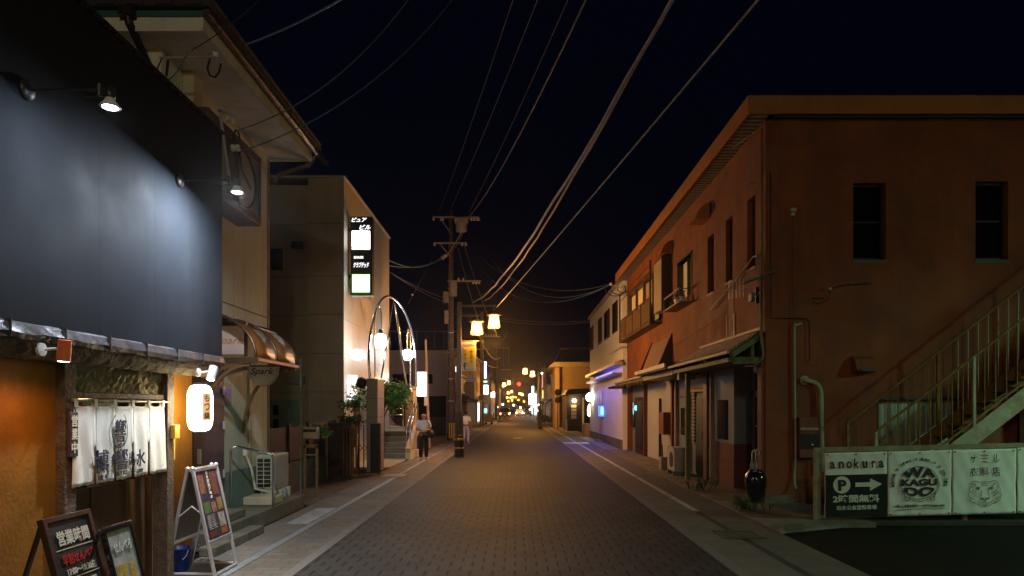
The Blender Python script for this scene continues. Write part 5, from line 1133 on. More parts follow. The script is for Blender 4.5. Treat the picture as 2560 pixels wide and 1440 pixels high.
MB().box(XP(1396, Y), 12, Y, 70, 0, 5.55).build('wall', yw, a); MB().box(XP(1388, Y), XP(1398, Y), Y - .3, Y + 4, 0, 5.3).build('pilaster', och, a)
rf = MB().prism([(XP(1371, Y), 5.35), (XP(1384, Y), 5.75), (13, 5.75), (13, 5.35)], Y - .6, 71, 'Y'); rf.build('eave', pm('ev', (.42, .33, .22), .7), a)
m = MB(); x0 = XP(1384, Y); m.add([(x0 + .1, Y - .8, 5.76), (13, Y - .8, 5.76), (13, Y + 2.2, 7.1), (x0 + .75, Y + 2.2, 7.1), (x0 + .1, Y + 6, 5.76), (13, Y + 6, 5.76)], [(0, 1, 2, 3), (3, 2, 5, 4), (0, 3, 4), (1, 5, 2), (0, 4, 5, 1)])
m.build('roof', striped('kawara', (.05, .05, .055), (.02, .02, .022), 'X', .30, .7, .5, 1, .1), a); MB().tube([(x0 + .7, Y + 2.2, 7.15), (13, Y + 2.2, 7.15)], .12, 8).build('ridge', pm('rdg', (.12, .1, .09), .6), a)
a = thing('disc_signs', 'two dark round road signs seen from behind on one post', 'road sign', (3.45, 56, 0)); c = at(1394.5, 981, 56)
for z in (981, 1000.5): MB().lathe([(0, 0), (.27, 0), (.27, .015), (0, .015)], at(1394.5, z, 56), 20, 'Y').build('disc', black, a)
MB().tube([(c.x, 56.06, 0), (c.x, 56.06, c.z + .2)], .035, 8).build('post', dark_metal, a)
shop('shop', 'tall dark house right of the round signs, with a pale lit strip', 1, 73, 84, 5.6, pm('dkw', (.10, .08, .07), .8), 4.3, ((3.6, 4.6),), dk, dark_metal)
shop('shop', 'low shop row on the right beyond the tiled house', 1, 86, 110, 4.6, tan, 4.2, ((3.2, 3.9),), MATS['shut2'], dark_metal)
shop('shop', 'taller pale building far down the right side', 1, 112, 135, 8.2, gry, 4.2, ((3.7, 5.0), (5.8, 7.0)), MATS['shut'])
shop('shop', 'last shops on the right before the crossing', 1, 137, 210, 5.2, tan, 4.3, ((3.5, 4.4),), lit_shop)
sbp('lit_sign', 'brightest stack of blue-white lit signs far down the right side', 1322, 1341, 985, 1011, 118, em('bwhite', (.75, .9, 1), 9))
sbp('lit_sign', 'blue-white lit spire sign above the far right cluster', 1329, 1335, 965, 985, 119, em('bwhite2', (.5, .85, 1), 3))
sbp('lit_sign', 'narrow yellow lit vertical sign on the right beside the far lamp', 1355, 1358.5, 975, 996, 84.5, em('ylit', (1, .62, .1), 1.6))
sbp('lit_sign', 'pinkish tall lit strip sign with a white lamp on the right', 1354.5, 1358, 935, 970, 86, em('plit', (.8, .25, .22), .5))
a = thing('street_light', 'small white street light on a tall pole on the right', 'street lamp', at(1355, 933, 85)); MB().ball(at(1355, 933, 85), .10, 10).build('bulb', em('sml', (.85, .9, 1), 12), a); MB().tube([at(1356, 918, 85), at(1363, 912, 85.1), (XP(1363, 85.1), 85.1, 0)], .06, 6).build('pole', pole_c, a)
a = thing('roadside_shrub', 'bright green shrub at the foot of the right street lamp', 'shrub', (3.3, 72, 0)); MB().tube([(3.1, 74, 0), (3.1, 74, .6)], .05, 6).build('trunk', stem_m, a); foliage((3.1, 74, .62), .75, 700, .22, 41, .55).build('crown', leaf, a)
sbp('lamp_sign', 'warm lit round lantern over the right pavement shops', 1371.5, 1376, 998, 1003, 78, em('wl', (1, .6, .25), 4))
for i, (px, py, Y_, col_, s_) in enumerate(((1268, 994, 185, (1, .42, .06), 14), (1304, 985, 200, (1, .42, .06), 14), (1240, 1002, 110, (.8, 1, 1), 5), (1333, 1016, 130, (1, .8, .5), 8), (1343, 1027, 100, (1, .7, .9), 6), (1284, 1013, 210, (.6, .8, 1), 10), (1301, 1019, 220, (.4, .6, 1), 14), (1257, 1011, 120, (.4, .8, 1), 8), (1289, 993, 205, (1, .30, .02), 6), (1296, 1000, 215, (1, .30, .02), 6), (1280, 1001, 190, (1, .30, .02), 5), (1310, 1004, 195, (1, .30, .02), 5), (1271, 1003, 170, (1, .32, .03), 4), (1325, 1024, 125, (1, .55, .2), 12), (1347, 1012, 95, (1, .6, .25), 8), (1246, 1018, 100, (1, .6, .3), 6))):
    lab = ['orange distant lamp left of the van roofline', 'orange distant lamp near the red signal', 'small pale shop lamp low on the left', 'warm shop lamp low on the right near the bright signs', 'pinkish window lamp low on the right', 'pale blue distant lamp above the crossing', 'blue distant light above the oncoming headlights', 'small cyan shop light left of the van', 'small orange lamp straight below the red signal', 'tiny orange lamp just right of the street centre', 'tiny orange lamp above the far van', 'tiny orange lamp right of the crossing', 'small orange lamp left of the far van roof', 'warm low light by the bright blue-white signs', 'small warm lamp on the right shops past the tiled house', 'small warm light low on the far left shops'][i]
    a = thing('distant_lamp', lab, 'lamp', at(px, py, Y_)); MB().ball(at(px, py, Y_), .0013 * Y_, 10).build('bulb', em('dl%d' % i, col_, s_), a); MB().tube([at(px, py, Y_), (XP(px, Y_), Y_, 0)], .05, 5).build('pole', dark_metal, a)
# low concrete wall / far end of the street
hz = MB().prism([(-60, 0), (-60, 9), (-30, 14), (-8, 10), (10, 8), (30, 12), (60, 9), (60, 0)], 420, 440, 'Y'); struct(hz.build('hills', pm('hillm', (.03, .03, .03), 1)))
# ------------------------------------------------------------------ RIGHT: the red plastered building
RX = 4.52; RY = 12.35; RZ = 6.98
red = pm('red_plaster', (.25, .070, .020), .82, 0, .30, .8, .5, 22, streak=.6, dirt=.5, dirtcol=(.14, .05, .035))
a = thing('red_building', 'long two storey red plastered building with a sloping grey soffit on the right', 'building', (9, 20, 0))
H_E = [(12.9, 13.35, 4.44, 5.79), (14.25, 14.70, 4.43, 5.78), (15.6, 16.12, 4.42, 5.76), (17.55, 19.05, 4.70, 5.75), (21.4, 27.3, 4.55, 6.2)]
MB().wall('X', RX, RX + .22, RY, 27.75, 2.62, RZ, H_E).box(RX + .24, 14, RY + .24, 27.75, 2.6, RZ).build('street_wall', red, a)
H_S = [(6.10, 6.69, 4.43, 5.82), (8.31, 8.90, 4.43, 5.85), (6.56, 8.02, .25, 1.90)]
MB().wall('Y', RY, RY + .22, RX, 16, .0, RZ, H_S).box(RX + .6, 16, RY + .30, RY + .5, 0, RZ).build('end_wall', red, a)
MB().box(RX - .012, 4.99, RY - .015, RY + .14, .18, 6.96).build('corner_pier', red, a)
MB().box(RX - .02, 5.02, RY - .02, RY + .2, 0, .175).build('pier_foot', mossy, a)
for h in H_S[:2]:
    w_ = MB().box(h[0], h[1], RY + .17, RY + .19, h[2], h[3]).build('window', pm('pane_black', (.005, .005, .006), .8, 0, .1, 3, 0, spec=.04), a); MB().box(h[0], h[0] + .035, RY + .12, RY + .168, h[2], h[3]).box(h[1] - .035, h[1], RY + .12, RY + .168, h[2], h[3]).box(h[0], h[1], RY + .12, RY + .168, h[3] - .04, h[3]).box(h[0], h[1], RY + .12, RY + .168, h[2], h[2] + .06).box(h[0], h[1], RY + .13, RY + .168, (h[2] + h[3]) / 2, (h[2] + h[3]) / 2 + .035).build('sash', pm('sash', (.03, .03, .03), .5, .2), w_); MB().box(h[0] - .02, h[1] + .02, RY - .02, RY + .17, h[2] - .07, h[2]).build('sill', pm('sill', (.12, .13, .08), .8), w_)
corr = striped('corr_green_lit', (.50, .56, .44), (.30, .36, .28), 'X', .09, .55, .5, .8, .1)  # green lamplight is partly tinted into the pale sheet colour
MB().box(6.56, 8.02, RY + .15, RY + .17, .25, 1.90).build('corrugated_infill', corr, a); MB().box(6.53, 6.56, RY - .01, RY + .1, .2, 1.93).box(6.53, 8.05, RY - .01, RY + .1, 1.90, 1.94).build('infill_frame', dark_metal, a)
for h in H_E[:3]:
    w_ = MB().box(RX + .17, RX + .19, h[0], h[1], h[2], h[3]).build('window', glass_dark, a); MB().box(RX - .02, RX + .17, h[0] - .02, h[1] + .02, h[2] - .05, h[2]).build('sill', pm('sill2', (.45, .33, .26), .7), w_)
# roof: fascia, ribbed soffit
orf = pm('or_fascia', (.46, .18, .045), .55, 0, .12, 2, .1, 30, streak=.3, dirtcol=(.2, .1, .05))
MB().box(4.08, 4.12, 12.0, 28.1, 6.93, 7.25).box(4.12, 17, 12.0, 12.04, 6.93, 7.25).build('fascia', orf, a, bevel=.004)
MB().box(4.12, 17, 12.04, 28.1, 7.18, 7.24).build('roof', dark_metal, a)
MB().box(4.12, RX + .1, 12.04, 28.08, 6.985, 7.0).box(RX, 17, 12.04, RY + .1, 6.985, 7.0).build('soffit', striped('ribbed', (.30, .29, .24), (.07, .07, .06), 'Y', .17, .5, .5, 1, .1, .3), a)
# window with planter
w_ = MB().box(RX + .15, RX + .17, 17.55, 19.05, 4.7, 5.75).build('window', pm('curtain_lit', (.5, .34, .12), .8, 0, .1, 5, 0, emis=(1, .55, .18), es=.10), a)
MB().box(RX + .06, RX + .14, 18.2, 18.3, 4.7, 5.75).box(RX - .02, RX + .14, 17.5, 17.56, 4.68, 5.78).box(RX - .02, RX + .14, 19.04, 19.1, 4.68, 5.78).box(RX - .03, RX + .14, 17.5, 19.1, 5.75, 5.80).build('frame', dark_metal, w_)
p = thing('window_planter', 'metal window shelf with flower pots under the small lit window', 'planter', (4.4, 18.3, 4.5))
MB().box(4.14, RX, 17.4, 19.2, 4.44, 4.48).bar((4.16, 17.4, 4.8), (4.16, 19.2, 4.8), .02, .05).bar((4.16, 17.42, 4.46), (4.16, 17.42, 4.8), .02, .02).bar((4.16, 19.18, 4.46), (4.16, 19.18, 4.8), .02, .02).bar((4.16, 17.42, 4.8), (4.5, 17.42, 4.8), .02, .02).build('shelf', pm('shelfm', (.2, .14, .12), .5), p)
for y in (17.7, 18.2, 18.7): MB().lathe([(.06, 0), (.09, .16), (0, .16)], (4.3, y, 4.48), 14).build('pot', white_paint if y < 18.5 else MATS['rust'], p); 
foliage((4.3, 18.0, 4.74), .2, 120, .08, 8, .6).build('plant', leaf_dark, p)
# big window with balcony rail and shutter box
cl = pm('curtain_lit2', (.55, .38, .12), .8, 0, .15, 3, 0, emis=(1, .55, .15), es=.13)
for y0_, y1_ in ((21.5, 22.7), (22.85, 24.3), (24.5, 25.8), (26.0, 27.2)): MB().box(RX + .10, RX + .12, y0_, y1_, 4.6, 6.15).build('window', cl if y0_ != 22.85 else pm('curt3', (.4, .32, .2), .7), a)
q = MB().box(RX - .04, RX + .1, 21.34, 21.42, 4.5, 6.3).box(RX - .04, RX + .1, 27.25, 27.35, 4.5, 6.3)
for y in (22.78, 24.4, 25.9): q.box(RX + .02, RX + .12, y - .06, y + .06, 4.55, 6.2)
q.box(RX - .04, RX + .12, 21.34, 27.35, 6.18, 6.26).box(RX - .04, RX + .12, 21.34, 27.35, 4.48, 4.57).build('window_frame', pm('dkbr', (.09, .05, .03), .5), a)
p = thing('window_balcony', 'brown railed window balcony below the curtained upper windows', 'balcony', (4.3, 24, 4.5))
q = MB()
for z in (4.42, 5.18): q.box(4.16, 4.20, 21.2, 27.5, z, z + .05)
q.box(4.16, RX, 21.2, 27.5, 4.36, 4.42)
for y in (21.22, 22.8, 24.4, 26.0, 27.45): q.box(4.15, 4.20, y, y + .05, 4.36, 6.35 if y in (21.22, 27.45) else 5.2)
q.box(4.16, 4.18, 21.2, 27.5, 6.2, 6.22).box(4.16, 4.18, 21.2, 27.5, 6.0, 6.02)
q.build('rail', MATS['dkbr'], p); MB().box(4.17, 4.19, 21.3, 27.4, 4.5, 5.14).build('panel', pm('balp', (.16, .10, .05), .4, 0, .3, 4), p)
MB().box(4.26, RX, 19.95, 21.1, 4.65, 6.15).build('shutter_box', striped('shutm', (.46, .38, .24), (.25, .2, .12), 'Z', .07, .7, .6, .5), a); MB().box(4.24, RX, 19.88, 19.95, 4.6, 6.2).box(4.25, RX, 19.95, 21.1, 6.16, 6.2).build('shutter_side', MATS['dkbr'], a)
def hood(y, z):
    pr = [(RX, z - .33), (RX, z + .05), (RX - .14, z - .0), (RX - .26, z - .14), (RX - .34, z - .33)]
    MB().prism(pr, y, y + .55, 'Y').build('vent_hood', orf, a)
hood(15.95, 6.5); hood(19.75, 6.56)
# cracks, seam and patches on the street wall
q = MB(); q.tube([(RX - .006, 13.9, 3.9), (RX - .006, 15.1, 3.78), (RX - .006, 17.4, 3.62), (RX - .006, 19.5, 3.5)], .006, 4); q.build('crack_patch', pm('crk', (.34, .17, .11), .8), a)
q = MB()
for y, z, h_, w_ in ((12.62, 5.0, .35, .035), (12.75, 4.2, .12, .04), (13.0, 5.35, .05, .04), (14.9, 5.25, .10, .03), (16.9, 4.9, .07, .05)): q.lathe([(0, -h_), (w_, -h_ * .3), (w_ * .7, h_ * .4), (0, h_)], (RX + w_ * .6 - .008 - w_ * .0, y, z), 6)
q = MB().box(RX - .01, RX, 14.15, 14.5, 2.95, 4.35).build('patched_strip', pm('patch', (.33, .16, .11), .8, 0, .3, 6), a)
ob_ = pm('obr', (.4, .28, .2), .6); MB().box(RX - .03, RX, 14.05, 14.12, 2.95, 3.7).build('old_bracket', ob_, a); MB().box(RX - .03, RX, 14.53, 14.58, 2.95, 3.7).build('old_bracket', ob_, a)
MB().box(RX - .05, RX, 12.98, 13.14, 3.78, 3.93).build('junction_box', pm('jb', (.28, .32, .26), .6), a, bevel=.005)
# ground floor
MB().box(4.44, 4.60, 12.36, 12.56, .03, 3.0).build('pier', pm('maroon2', (.20, .06, .045), .75, 0, .12, 3, .2, 20), a)
wall_w = pm('white_wall', (.19, .22, .26), .75, 0, .08, 2, .1, 20, streak=.35, dirtcol=(.28, .24, .2)); brick = paving('brick_m', (.16, .06, .045), .21, .07, .02, .07, (.07, .05, .045), .3)
# brick runs in (horizontal, vertical): rotate its coordinates upright
nt = brick.node_tree; tcn = [n for n in nt.nodes if n.type == 'TEX_COORD'][0]; mpn = nt.nodes.new('ShaderNodeMapping'); mpn.inputs['Rotation'].default_value = (radians(-90), 0, 0)
cb = nt.nodes.new('ShaderNodeCombineXYZ'); sx = nt.nodes.new('ShaderNodeSeparateXYZ'); nt.links.new(tcn.outputs['Object'], sx.inputs[0]); ad = nt.nodes.new('ShaderNodeMath'); ad.operation = 'ADD'
nt.links.new(sx.outputs[0], ad.inputs[0]); nt.links.new(sx.outputs[1], ad.inputs[1]); nt.links.new(ad.outputs[0], cb.inputs[0]); nt.links.new(sx.outputs[2], cb.inputs[1])
for l in list(nt.links):
    if l.from_node == tcn and l.to_node.type in ('VECT_MATH',): nt.links.new(cb.outputs[0], l.to_socket)
nt.nodes.remove(mpn)
d = MB().box(5.08, 5.12, 12.6, 14.6, .1, 2.6).build('glass_door', glass_dark, a)
q = MB()
for y in (12.62, 13.2, 13.3, 13.9, 14.5): q.box(5.04, 5.08, y, y + .05, .1, 2.6)
for z in (.1, .75, 1.35, 2.0, 2.08, 2.56): q.box(5.04, 5.08, 12.62, 14.55, z, z + .04)
q.build('muntins', pm('mun', (.35, .33, .33), .5), d); MB().box(5.0, 5.06, 12.6, 14.6, 1.98, 2.12).build('transom', brown_door, d)
MB().box(4.66, 5.2, 14.6, 15.95, .98, 2.62).build('bay', wall_w, a, bevel=.004); MB().box(4.655, 5.2, 14.595, 15.955, .03, .978).build('bay_base', brick, a); MB().box(4.64, 4.658, 15.0, 15.72, 1.05, 1.93).build('window', glass_dark, a)
jm = pm('jamb', (.36, .27, .2), .7); MB().box(4.68, 4.72, 16.0, 16.12, .03, 2.6).build('door_jamb', jm, a); MB().box(4.60, 4.72, 16.15, 16.27, .03, 2.6).build('door_jamb', jm, a); MB().box(4.55, 4.7, 16.3, 16.62, .03, 2.7).build('timber_post', brown_door, a)
MB().box(4.70, 4.75, 16.62, 27.7, .03, 2.62).build('ground_wall', wall_w, a)
dd = MB().box(4.66, 4.698, 17.05, 17.7, .08, 2.0).build('door', black, a); MB().tube([(4.64, 17.12, .95), (4.64, 17.12, 1.15)], .012, 6).build('handle', alu, dd)
lv = striped('louvre', (.36, .31, .28), (.10, .08, .07), 'Z', .09, .5, .7, 1)
for y in (16.66, 17.78): MB().box(4.645, 4.698, y, y + .30, .85, 2.15).build('louvre', lv, a)
MB().box(4.6, 4.7, 16.6, 18.2, 2.16, 2.24).box(4.63, 4.698, 16.62, 18.15, 2.26, 2.6).build('transom_beam', brown_door, a)
MB().box(4.6, 4.698, 18.25, 18.4, .03, 2.6).build('timber_post', MATS['jamb'], a); MB().box(4.6, 4.698, 19.7, 19.85, .03, 2.6).build('timber_post', MATS['jamb'], a); MB().box(4.655, 4.698, 18.6, 19.3, 1.0, 1.75).build('window', glass_dark, a); MB().box(4.65, 4.698, 18.45, 19.6, 2.05, 2.09).build('shelf', dark_metal, a)
MB().box(4.55, 4.7, 19.95, 20.1, .03, 2.7).build('timber_post', MATS['maroon2'], a)
dd = MB().box(4.655, 4.679, 22.0, 23.6, .05, 2.05).build('white_door', pm('wdoor', (.42, .42, .46), .6, 0, .05), a); MB().box(4.6, 4.655, 21.95, 22.02, .05, 2.06).build('edge', black, dd)
MB().box(4.55, 4.698, 24.3, 24.4, .03, 2.7).build('timber_post', MATS['maroon2'], a); MB().box(4.5, 4.698, 27.5, 27.6, .03, 2.6).build('timber_post', MATS['maroon2'], a)
MB().box(4.68, 4.698, 20.12, 24.28, .04, 2.62).build('white_panel_wall', pm('wpw', (.40, .41, .46), .7, 0, .08, 2, .1, 20, streak=.3, dirtcol=(.25, .24, .22)), a); MB().box(4.6, 4.698, 24.5, 26.4, .05, 2.15).build('entry_shade', dk, a)  # entry slab is near-black in place of the shade in the doorway
for k, (y0_, y1_) in enumerate(((24.6, 25.15), (25.2, 25.7))):
    q = MB()
    for i in range(9):
        yy = y0_ + (y1_ - y0_) * i / 8; q.tube([(4.57 + .02 * (i % 2), yy, 2.0), (4.56 + .03 * (i % 2), yy + .02 * sin(i), 1.0), (4.57, yy, .25 + .2 * (i % 3))], .035, 6)
    tag(q.build('entrance_drape', black), ['black hanging drape in the far ground floor entry, nearer half', 'black hanging drape in the far ground floor entry, farther half'][k], 'curtain')
MB().box(4.6, 4.698, 26.6, 27.4, 1.0, 2.0).build('window', glass_dark, a)
b = thing('glowing_dot', 'small cyan glowing indicator in the dark entry window', 'lamp', (4.5, 26.3, 1.8)); c = at(1592, 1020, 26.0); MB().ball((4.56, 26.0, 1.75), .05, 10, (1, 1, 2)).build('bulb', em('cyd', (.05, .5, .9), 5), b); MB().box(4.56, 4.6, 25.95, 26.05, 1.6, 1.66).build('holder', black, b)
# porch roofs
a = thing('tiled_porch', 'sloping tiled porch roof over the ground floor near the corner', 'porch roof', (4.2, 14.3, 2.8))
m = MB(); y0_, y1_ = 12.1, 16.6
m.add([(RX, y0_ + .45, 3.18), (RX, y1_ + .1, 3.18), (3.77, y1_ + .15, 2.76), (3.77, y0_ - .05, 2.76), (RX, y0_ + .45, 3.13), (RX, y1_ + .1, 3.13), (3.77, y1_ + .15, 2.71), (3.77, y0_ - .05, 2.71)], [(0, 1, 2, 3), (7, 6, 5, 4), (0, 3, 7, 4), (1, 5, 6, 2), (0, 4, 5, 1), (3, 2, 6, 7)])
for k in range(1, 7): t = k / 7; xx, zz = RX + (3.77 - RX) * t, 3.18 + (2.76 - 3.18) * t; m.box(xx - .01, xx + .012, y0_ + .45 - .5 * t, y1_, zz + .002, zz + .028)
m.build('roof', pm('ptile', (.20, .14, .11), .75, 0, .25, 6, .4, 30), a)
MB().bar((RX, y0_ + .45, 3.22), (RX, y1_ + .1, 3.22), .06, .05).build('flashing', pm('flsh', (.5, .38, .3), .6), a); MB().bar((3.75, y0_ - .05, 2.74), (3.75, y1_ + .15, 2.74), .05, .05).build('edge_strip', pm('edg', (.42, .36, .3), .6), a)
gb = pm('green_beam', (.14, .17, .06), .7, 0, .25, 8, .3, 40)
MB().bar((RX, y0_ + .42, 3.10), (3.80, y0_ - .04, 2.69), .07, .10).box(3.95, RX, y0_ + .3, y0_ + .38, 2.55, 2.68).bar((4.3, y0_ + .34, 2.68), (4.3, y0_ + .34, 2.95), .06, .06).box(3.82, 3.90, y0_ + .2, y1_, 2.58, 2.66).build('beam', gb, a)
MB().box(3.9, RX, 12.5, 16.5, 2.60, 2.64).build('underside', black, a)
tag(MB().box(4.10, 4.20, 16.45, 16.57, .03, 2.6).build('porch_post', gb), 'mossy green square post carrying the porch roof', 'post')
a = thing('flat_canopy', 'dark rusty flat canopy next to the tiled porch', 'canopy', (4.1, 18.5, 2.8))
MB().prism([(RX, 3.05), (3.70, 2.82), (3.70, 2.72), (RX, 2.72)], 16.9, 21.0, 'Y').build('roof', pm('cano', (.05, .045, .045), .7, 0, .4, 4, .4, 20), a); MB().box(3.66, 3.71, 16.85, 21.05, 2.76, 2.86).build('gutter', pm('cgt', (.28, .26, .27), .4, .3), a); MB().box(3.9, 4.55, 17, 21, 2.58, 2.71).build('frame', black, a)
tag(MB().box(4.0, 4.4, 16.75, 16.95, 2.45, 2.62).build('wall_bracket', MATS['jb']), 'pale greenish bracket box beneath the canopy by the green post', 'bracket')
a = thing('ragged_canopy', 'ragged low canopy with torn sheeting at the far end of the red building', 'canopy', (4.2, 24, 2.6)); m = MB(); rnd = random.Random(2)
MB().prism([(RX, 2.95), (4.05, 2.80), (3.98, 2.62), (RX, 2.68)], 21.6, 27.6, 'Y').build('roof', pm('rag', (.12, .11, .075), .9, 0, .5, 3, .8, 12), a)
for i in range(26):
    y = 21.8 + i * .22; h_ = rnd.uniform(.05, .28); m.add([(4.0, y, 2.66), (4.0, y + .2, 2.66), (4.0 + rnd.uniform(-.05, .05), y + rnd.uniform(0, .2), 2.66 - h_)], [(0, 1, 2)])
o = m.build('torn_edge', MATS['rag'], a); o.modifiers.new('t', 'SOLIDIFY').thickness = .008
MB().box(3.95, 4.02, 21.6, 27.5, 2.72, 2.78).build('batten', pm('batn', (.4, .37, .3), .7), a)
tag(MB().prism([(4.5, 2.75), (3.75, 2.60), (3.75, 2.52), (4.5, 2.55)], 27.7, 28.0, 'Y').build('small_canopy', dark_metal), 'tiny dark canopy wedge in the gap before the white building', 'canopy')
a = thing('sign_panel', 'weathered reddish signboard tilted on the wall under the balcony', 'sign', (4.3, 21.3, 3.5))
MB().prism([(RX - .02, 3.85), (RX - .34, 3.0), (RX - .28, 2.98), (RX, 3.0)], 19.9, 22.6, 'Y').build('board', striped('sgnp', (.26, .15, .11), (.12, .06, .045), 'Y', .42, .95, .6, .5), a)
MB().prism([(RX, 3.95), (RX - .4, 3.0), (RX, 3.0)], 19.75, 19.85, 'Y').build('side', brown_door, a); MB().prism([(RX, 3.95), (RX - .4, 3.0), (RX, 3.0)], 22.65, 22.75, 'Y').build('side', brown_door, a)
# things along the wall
tag(MB().box(4.40, 4.64, 20.4, 21.0, .95, 1.62).build('red_box', pm('rbx', (.18, .05, .04), .6), bevel=.01), 'dark red wall box on the white ground floor wall', 'box')
a = thing('air_conditioner', 'old white outdoor air conditioner unit by the green porch post', 'air conditioner', (4.2, 17.5, .03))
MB().box(4.02, 4.32, 17.35, 18.15, .13, .70).build('case', pm('ac2', (.5, .46, .38), .55, 0, .12, 3, .1, 30, dirt=.4, dirtcol=(.25, .2, .15)), a, bevel=.012); MB().box(4.0, 4.34, 17.33, 18.17, .70, .735).build('lid', MATS['ac2'], a)
MB().lathe([(.0, -.01), (.2, -.01), (.2, .0), (0, .0)], (4.012, 17.65, .42), 20, 'X').build('fan_grille', dark_metal, a)
for y in (17.45, 18.05): MB().box(4.0, 4.34, y - .04, y + .04, .03, .13).build('foot', concrete, a)
a = thing('concrete_planter', 'small square concrete box with an upright stick beside the air conditioner', 'planter', (4.2, 19.2, 0)); MB().box(4.02, 4.3, 18.9, 19.25, .03, .38).build('box', pm('cpl', (.36, .31, .25), .8), a, bevel=.01); MB().bar((4.1, 19.1, .38), (4.08, 19.1, .72), .03, .03).build('stick', rust, a)
a = thing('black_jar', 'big glossy black urn standing at the corner of the red building', 'jar', (4.33, 12.25, .03))
MB().lathe([(.0, 0), (.10, .0), (.13, .10), (.19, .30), (.20, .42), (.175, .53), (.12, .58), (.13, .60), (.12, .61), (.10, .59), (.1, .5), (0, .45)], (4.36, 12.42, .03), 28).build('urn', black_gloss, a, smooth=True)
for k, (dx, hgt) in enumerate(((-.07, .34), (.0, .36))):
    u = thing('umbrella', ['white-handled umbrella standing in the black jar, nearer the road', 'white-handled umbrella standing in the black jar, nearer the door'][k], 'umbrella', (4.36 + dx, 12.42, .5)); X_ = 4.36 + dx
    MB().tube([(X_, 12.42, .45), (X_, 12.42, .64 + hgt - .06), (X_ + .01, 12.42, .64 + hgt - .01), (X_ + .04, 12.42, .64 + hgt), (X_ + .065, 12.42, .64 + hgt - .03), (X_ + .065, 12.42, .64 + hgt - .10)], .009, 8).build('handle', cream, u, smooth=True)
    MB().lathe([(.012, 0), (.03, .05), (.038, .14), (.02, .22), (.01, .25)], (X_, 12.42, .55), 10).build('canopy', pm('umb', (.30, .28, .22), .7), u)
# lamp, pipes, cables at the corner
tag(MB().lathe([(.02, .06), (.08, .04), (.09, -.03), (.05, -.08), (0, -.09)], (4.75, 13.4, 2.52), 14).build('porch_lamp', white_paint, smooth=True), 'white unlit porch lamp over the sliding glass door', 'lamp')
cab = pm('cab_m', (.16, .20, .10), .6)
a = thing('corner_cables', 'tangle of cables and a bent conduit running down the corner of the red building', 'cable', (4.5, 12.4, 3.5))
MB().tube([(4.45, 15.6, 4.0), (4.44, 14.3, 4.22), (4.44, 13.4, 4.42), (4.44, 12.75, 4.58), (4.44, 12.55, 4.55), (4.45, 12.48, 4.3), (4.46, 12.42, 3.2), (4.44, 12.3, 2.9), (4.42, 12.2, 2.65), (4.3, 12.3, 2.5), (4.2, 12.5, 2.52)], .018, 8).build('conduit', pm('cond', (.28, .24, .18), .6), a, smooth=True)
MB().tube([(4.43, 12.36, 3.3), (4.40, 12.3, 3.0), (4.44, 12.28, 2.7), (4.36, 12.3, 2.55), (4.2, 12.4, 2.56)], .014, 6).tube([(4.45, 12.3, 6.3), (4.46, 12.32, 5.2), (4.47, 12.32, 3.8)], .008, 5).tube([(4.46, 13.0, 3.95), (4.43, 12.6, 3.8), (4.44, 12.4, 3.9)], .01, 5).build('cable', cab, a)
MB().tube([(4.3, 13.0, 4.12), (4.5, 12.4, 4.16), (4.62, 12.2, 4.2)], .028, 6).build('arm', pm('arm_g', (.14, .19, .10), .6), a)
a = thing('antenna', 'small television antenna on a bracket at the corner of the red building', 'antenna', (4.4, 12.9, 4.1)); q = MB().bar((4.05, 13.2, 4.02), (4.5, 12.7, 4.0), .015, .015)
for i in range(5): q.bar((4.10 + i * .05, 13.15 - i * .06, 3.85), (4.10 + i * .05, 13.15 - i * .06, 4.2), .008, .008)
q.build('elements', alu, a); MB().box(4.46, 4.52, 12.7, 12.75, 3.7, 4.0).build('bracket', dark_metal, a)
a = thing('flag_bracket', 'bare metal rods and hook under the soffit at the corner', 'bracket', (4.4, 12.4, 6.6)); MB().tube([(4.25, 13.4, 6.85), (4.58, 12.28, 6.92)], .01, 6).tube([(4.45, 12.7, 6.9), (4.45, 12.65, 6.7), (4.4, 13.0, 6.55)], .008, 6).box(4.36, 4.38, 12.7, 12.72, 5.95, 6.55).box(4.36, 4.5, 12.7, 12.72, 5.93, 5.96).build('rod', pm('rodm', (.22, .22, .16), .5), a)
ppm = pm('ppm', (.36, .38, .24), .6)
def PS(px, py, d=.0): v = at(px, py, RY - .05 - d); return v
a = thing('white_pipe', 'thick pale pipe bending out of the end wall and running down', 'pipe', PS(2050, 1000)); MB().tube(smooth([(2008, 950, 12.28), (2025, 953, 12.26), (2042, 960, 12.26), (2051, 975, 12.26), (2053, 1010, 12.26), (2055, 1180, 12.26)], 4), .04, 10).build('pipe', ppm, a, smooth=True)
MB().lathe([(.05, 0), (.085, .0), (.085, .02), (.05, .02)], PS(2012, 951, -.02), 16, 'Y').build('collar', ppm, a)
tag(MB().tube(smooth([(2004, 809, 12.28), (1990, 814, 12.28), (1986, 824, 12.28), (1987, 1000, 12.28), (1989, 1120, 12.28), (1986, 1200, 12.28), (1990, 1222, 12.2)], 4), .022, 8).build('thin_pipe', ppm, smooth=True), 'long slim pale conduit pipe running down the end wall', 'pipe')
a = thing('wall_conduit', 'dark thin conduit stepping across the end wall', 'conduit', PS(1950, 800)); MB().tube([PS(1926, 430), PS(1927, 795), PS(2015, 796), PS(2023, 805), PS(2024, 900), PS(2014, 905)], .009, 5).build('tube', black, a); 
a = thing('wall_sensor', 'small pale twin box high on the end wall', 'sensor', PS(1982, 530)); MB().box(*[v for v in (XP(1975, 12.3), XP(1989, 12.3), 12.26, 12.34, ZP(530, 12.3), ZP(521, 12.3))]).box(XP(1977, 12.3), XP(1987, 12.3), 12.28, 12.34, ZP(540, 12.3), ZP(532, 12.3)).build('case', pm('sens', (.42, .46, .24), .6), a, bevel=.004)
